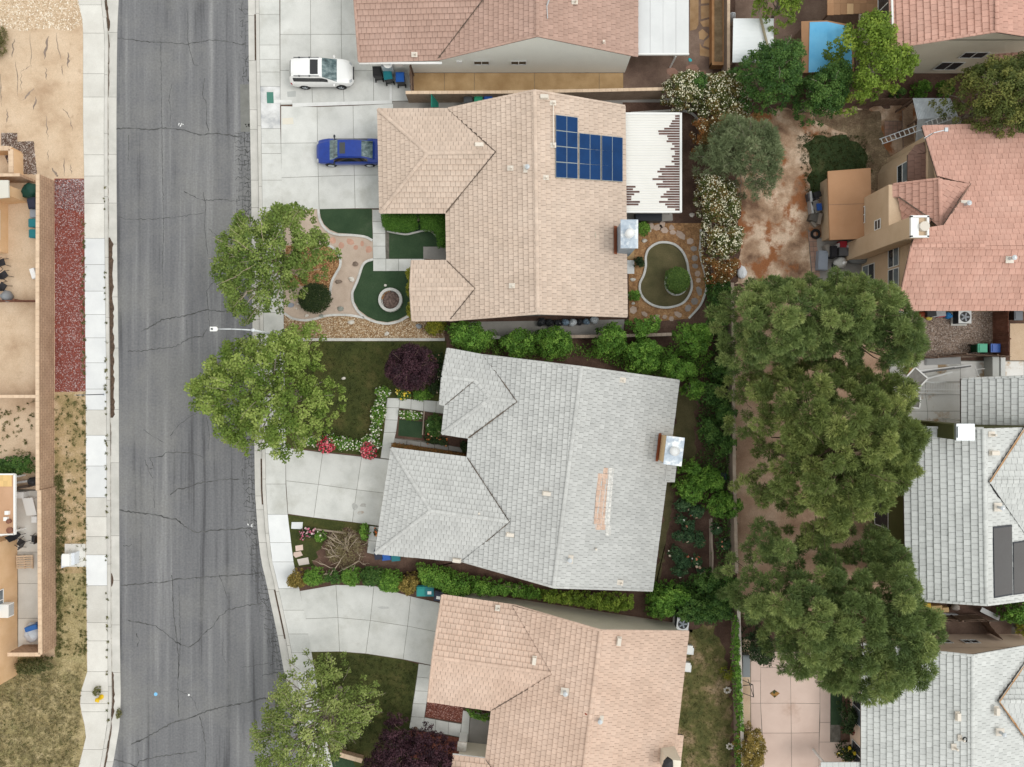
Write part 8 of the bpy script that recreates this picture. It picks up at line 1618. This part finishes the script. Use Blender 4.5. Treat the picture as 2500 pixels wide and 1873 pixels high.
ps = thing('fallen_pole', 'fallen white post leaning below the flat patio cover', 'post', W(1640, 160)); b = MB(); b.bar(W(1650, 138, 1.6), W(1636, 165, .15), .12, .06); b.build('post', m_white, ps)
gm = thing('green_gate', 'teal painted gate panel behind the beige house', 'gate', W(1055, 245)); b = MB(); b.face([W(1053, 228, 1.7), W(1053, 262, 1.7), W(1071, 262, .2), W(1071, 252, .2)]); b.bar(W(1053, 228, 1.7), W(1053, 262, 1.7), .05, .05); b.build('panel', M('teal_panel', (.02, .2, .15)), gm)
bt = thing('bath_cover', 'dark spa cover under the ribbed patio cover', 'spa', W(1580, 525)); b = MB(); b.box(W(1582, 528, .8), (1.9, .8, .7)); b.build('spa_cover', m_bk, bt); b = MB(); b.box(W(1625, 530, .6), (1.0, .6, .1), .1); b.build('step', m_dk, bt)
ms_ = thing('garden_lantern', 'small green box lantern among the garden shrubs', 'lantern', W(1766, 1163)); b = MB(); b.box(W(1766, 1163, .4), (.3, .45, .5)); b.build('case', M('lantern_green', (.03, .14, .09)), ms_); b = MB(); b.box(W(1766, 1163, .7), (.34, .5, .05)); b.build('roof', m_bk, ms_)
for i, (x, y, l) in enumerate(((1776, 1685, 'ring of pale stones on the patchy lawn edge, upper one'), (1782, 1822, 'ring of pale stones on the patchy lawn edge, lower one'))):
    o = thing('stone_ring', l, 'stones', W(x, y))
    for k in range(7): q = 2 * math.pi * k / 7; b = MB(); b.blob(W(x + 7 * math.cos(q), y + 6 * math.sin(q), .14), (.1, .09, .07), k); b.build('stone', s_wh, o)
b = MB(); b.box(W(1250, 1437, .7), (1.3, .45, .6), -.12); tag(b.build('storage_chest', M('cream_chest', (.5, .42, .34), grain=.06)), 'cream storage chest behind the hedge of the pink house', 'chest')
hs = thing('hose', 'coiled dark hose beside the storage chest', 'hose', W(1300, 1450)); b = MB(); q = [W(1300 + 14 * math.cos(t) + t * 2.5, 1450 + 7 * math.sin(t) + t * .8, .25) for t in np.linspace(0, 17, 48)]; [b.tube(q[i], q[i + 1], .025, .025, 5) for i in range(47)]; b.build('coil', m_bk, hs)
ant = thing('dish_frame', 'white bent pole with cross arm on the cluttered patio', 'pole', W(2385, 905)); q = [W(2380, 892, 1.2), W(2383, 902, 1.3), W(2388, 915, 1.2), W(2393, 922, 1.0)]; b = MB(); [b.tube(q[i], q[i + 1], .03, .03, 6) for i in range(3)]; b.tube(q[1], W(2405, 900, 1.5), .025, .025, 6); b.build('pole', m_white, ant)
single('white_shelf', 'white metal shelf with dark slots on the cluttered patio', 'shelf', 2446, 900, .35, 1.6, .8, (.6, .61, .6)); single('beige_cabinet', 'pale grey cabinet beside the white shelf', 'cabinet', 2428, 900, .5, 1.7, .9, (.42, .43, .41)); single('orange_tarp', 'crumpled orange sheet at the pine edge of the cluttered patio', 'sheet', 2225, 906, 1.2, .6, .4, (.45, .11, .05), blob=True); single('white_slab', 'broken white board on the cluttered patio', 'board', 2262, 893, 1.5, .9, .3, (.62, .6, .58), .1); single('grey_board', 'dark sheet leaning on the plank fence', 'board', 2300, 882, 2.6, .5, .4, (.3, .3, .3), .04)
for i, (x, y, c, l) in enumerate(((380, 1695, (.2, .48, .75), 'blue paint dot on the road near the bottom'), (461, 1697, (.8, .8, .8), 'white spot on the road near the bottom'))):
    b = MB(); b.prism(W2(circ(x, y, (4.5, 2.5)[i], (4.5, 2.5)[i], 10), .006), .002, .006); b.build('paint_mark', M('mark_%d' % i, c), road)
for x, y in ((440, 305), (605, 306), (612, 1283)):
    b = MB(); [b.prism(W2(circ(x + random.uniform(-7, 7), y + random.uniform(-4, 4), 1.6, 1.2, 6), .006), .002, .006) for _ in range(9)]; b.build('paint_mark', M('mark_1', (.8, .8, .8)), road)
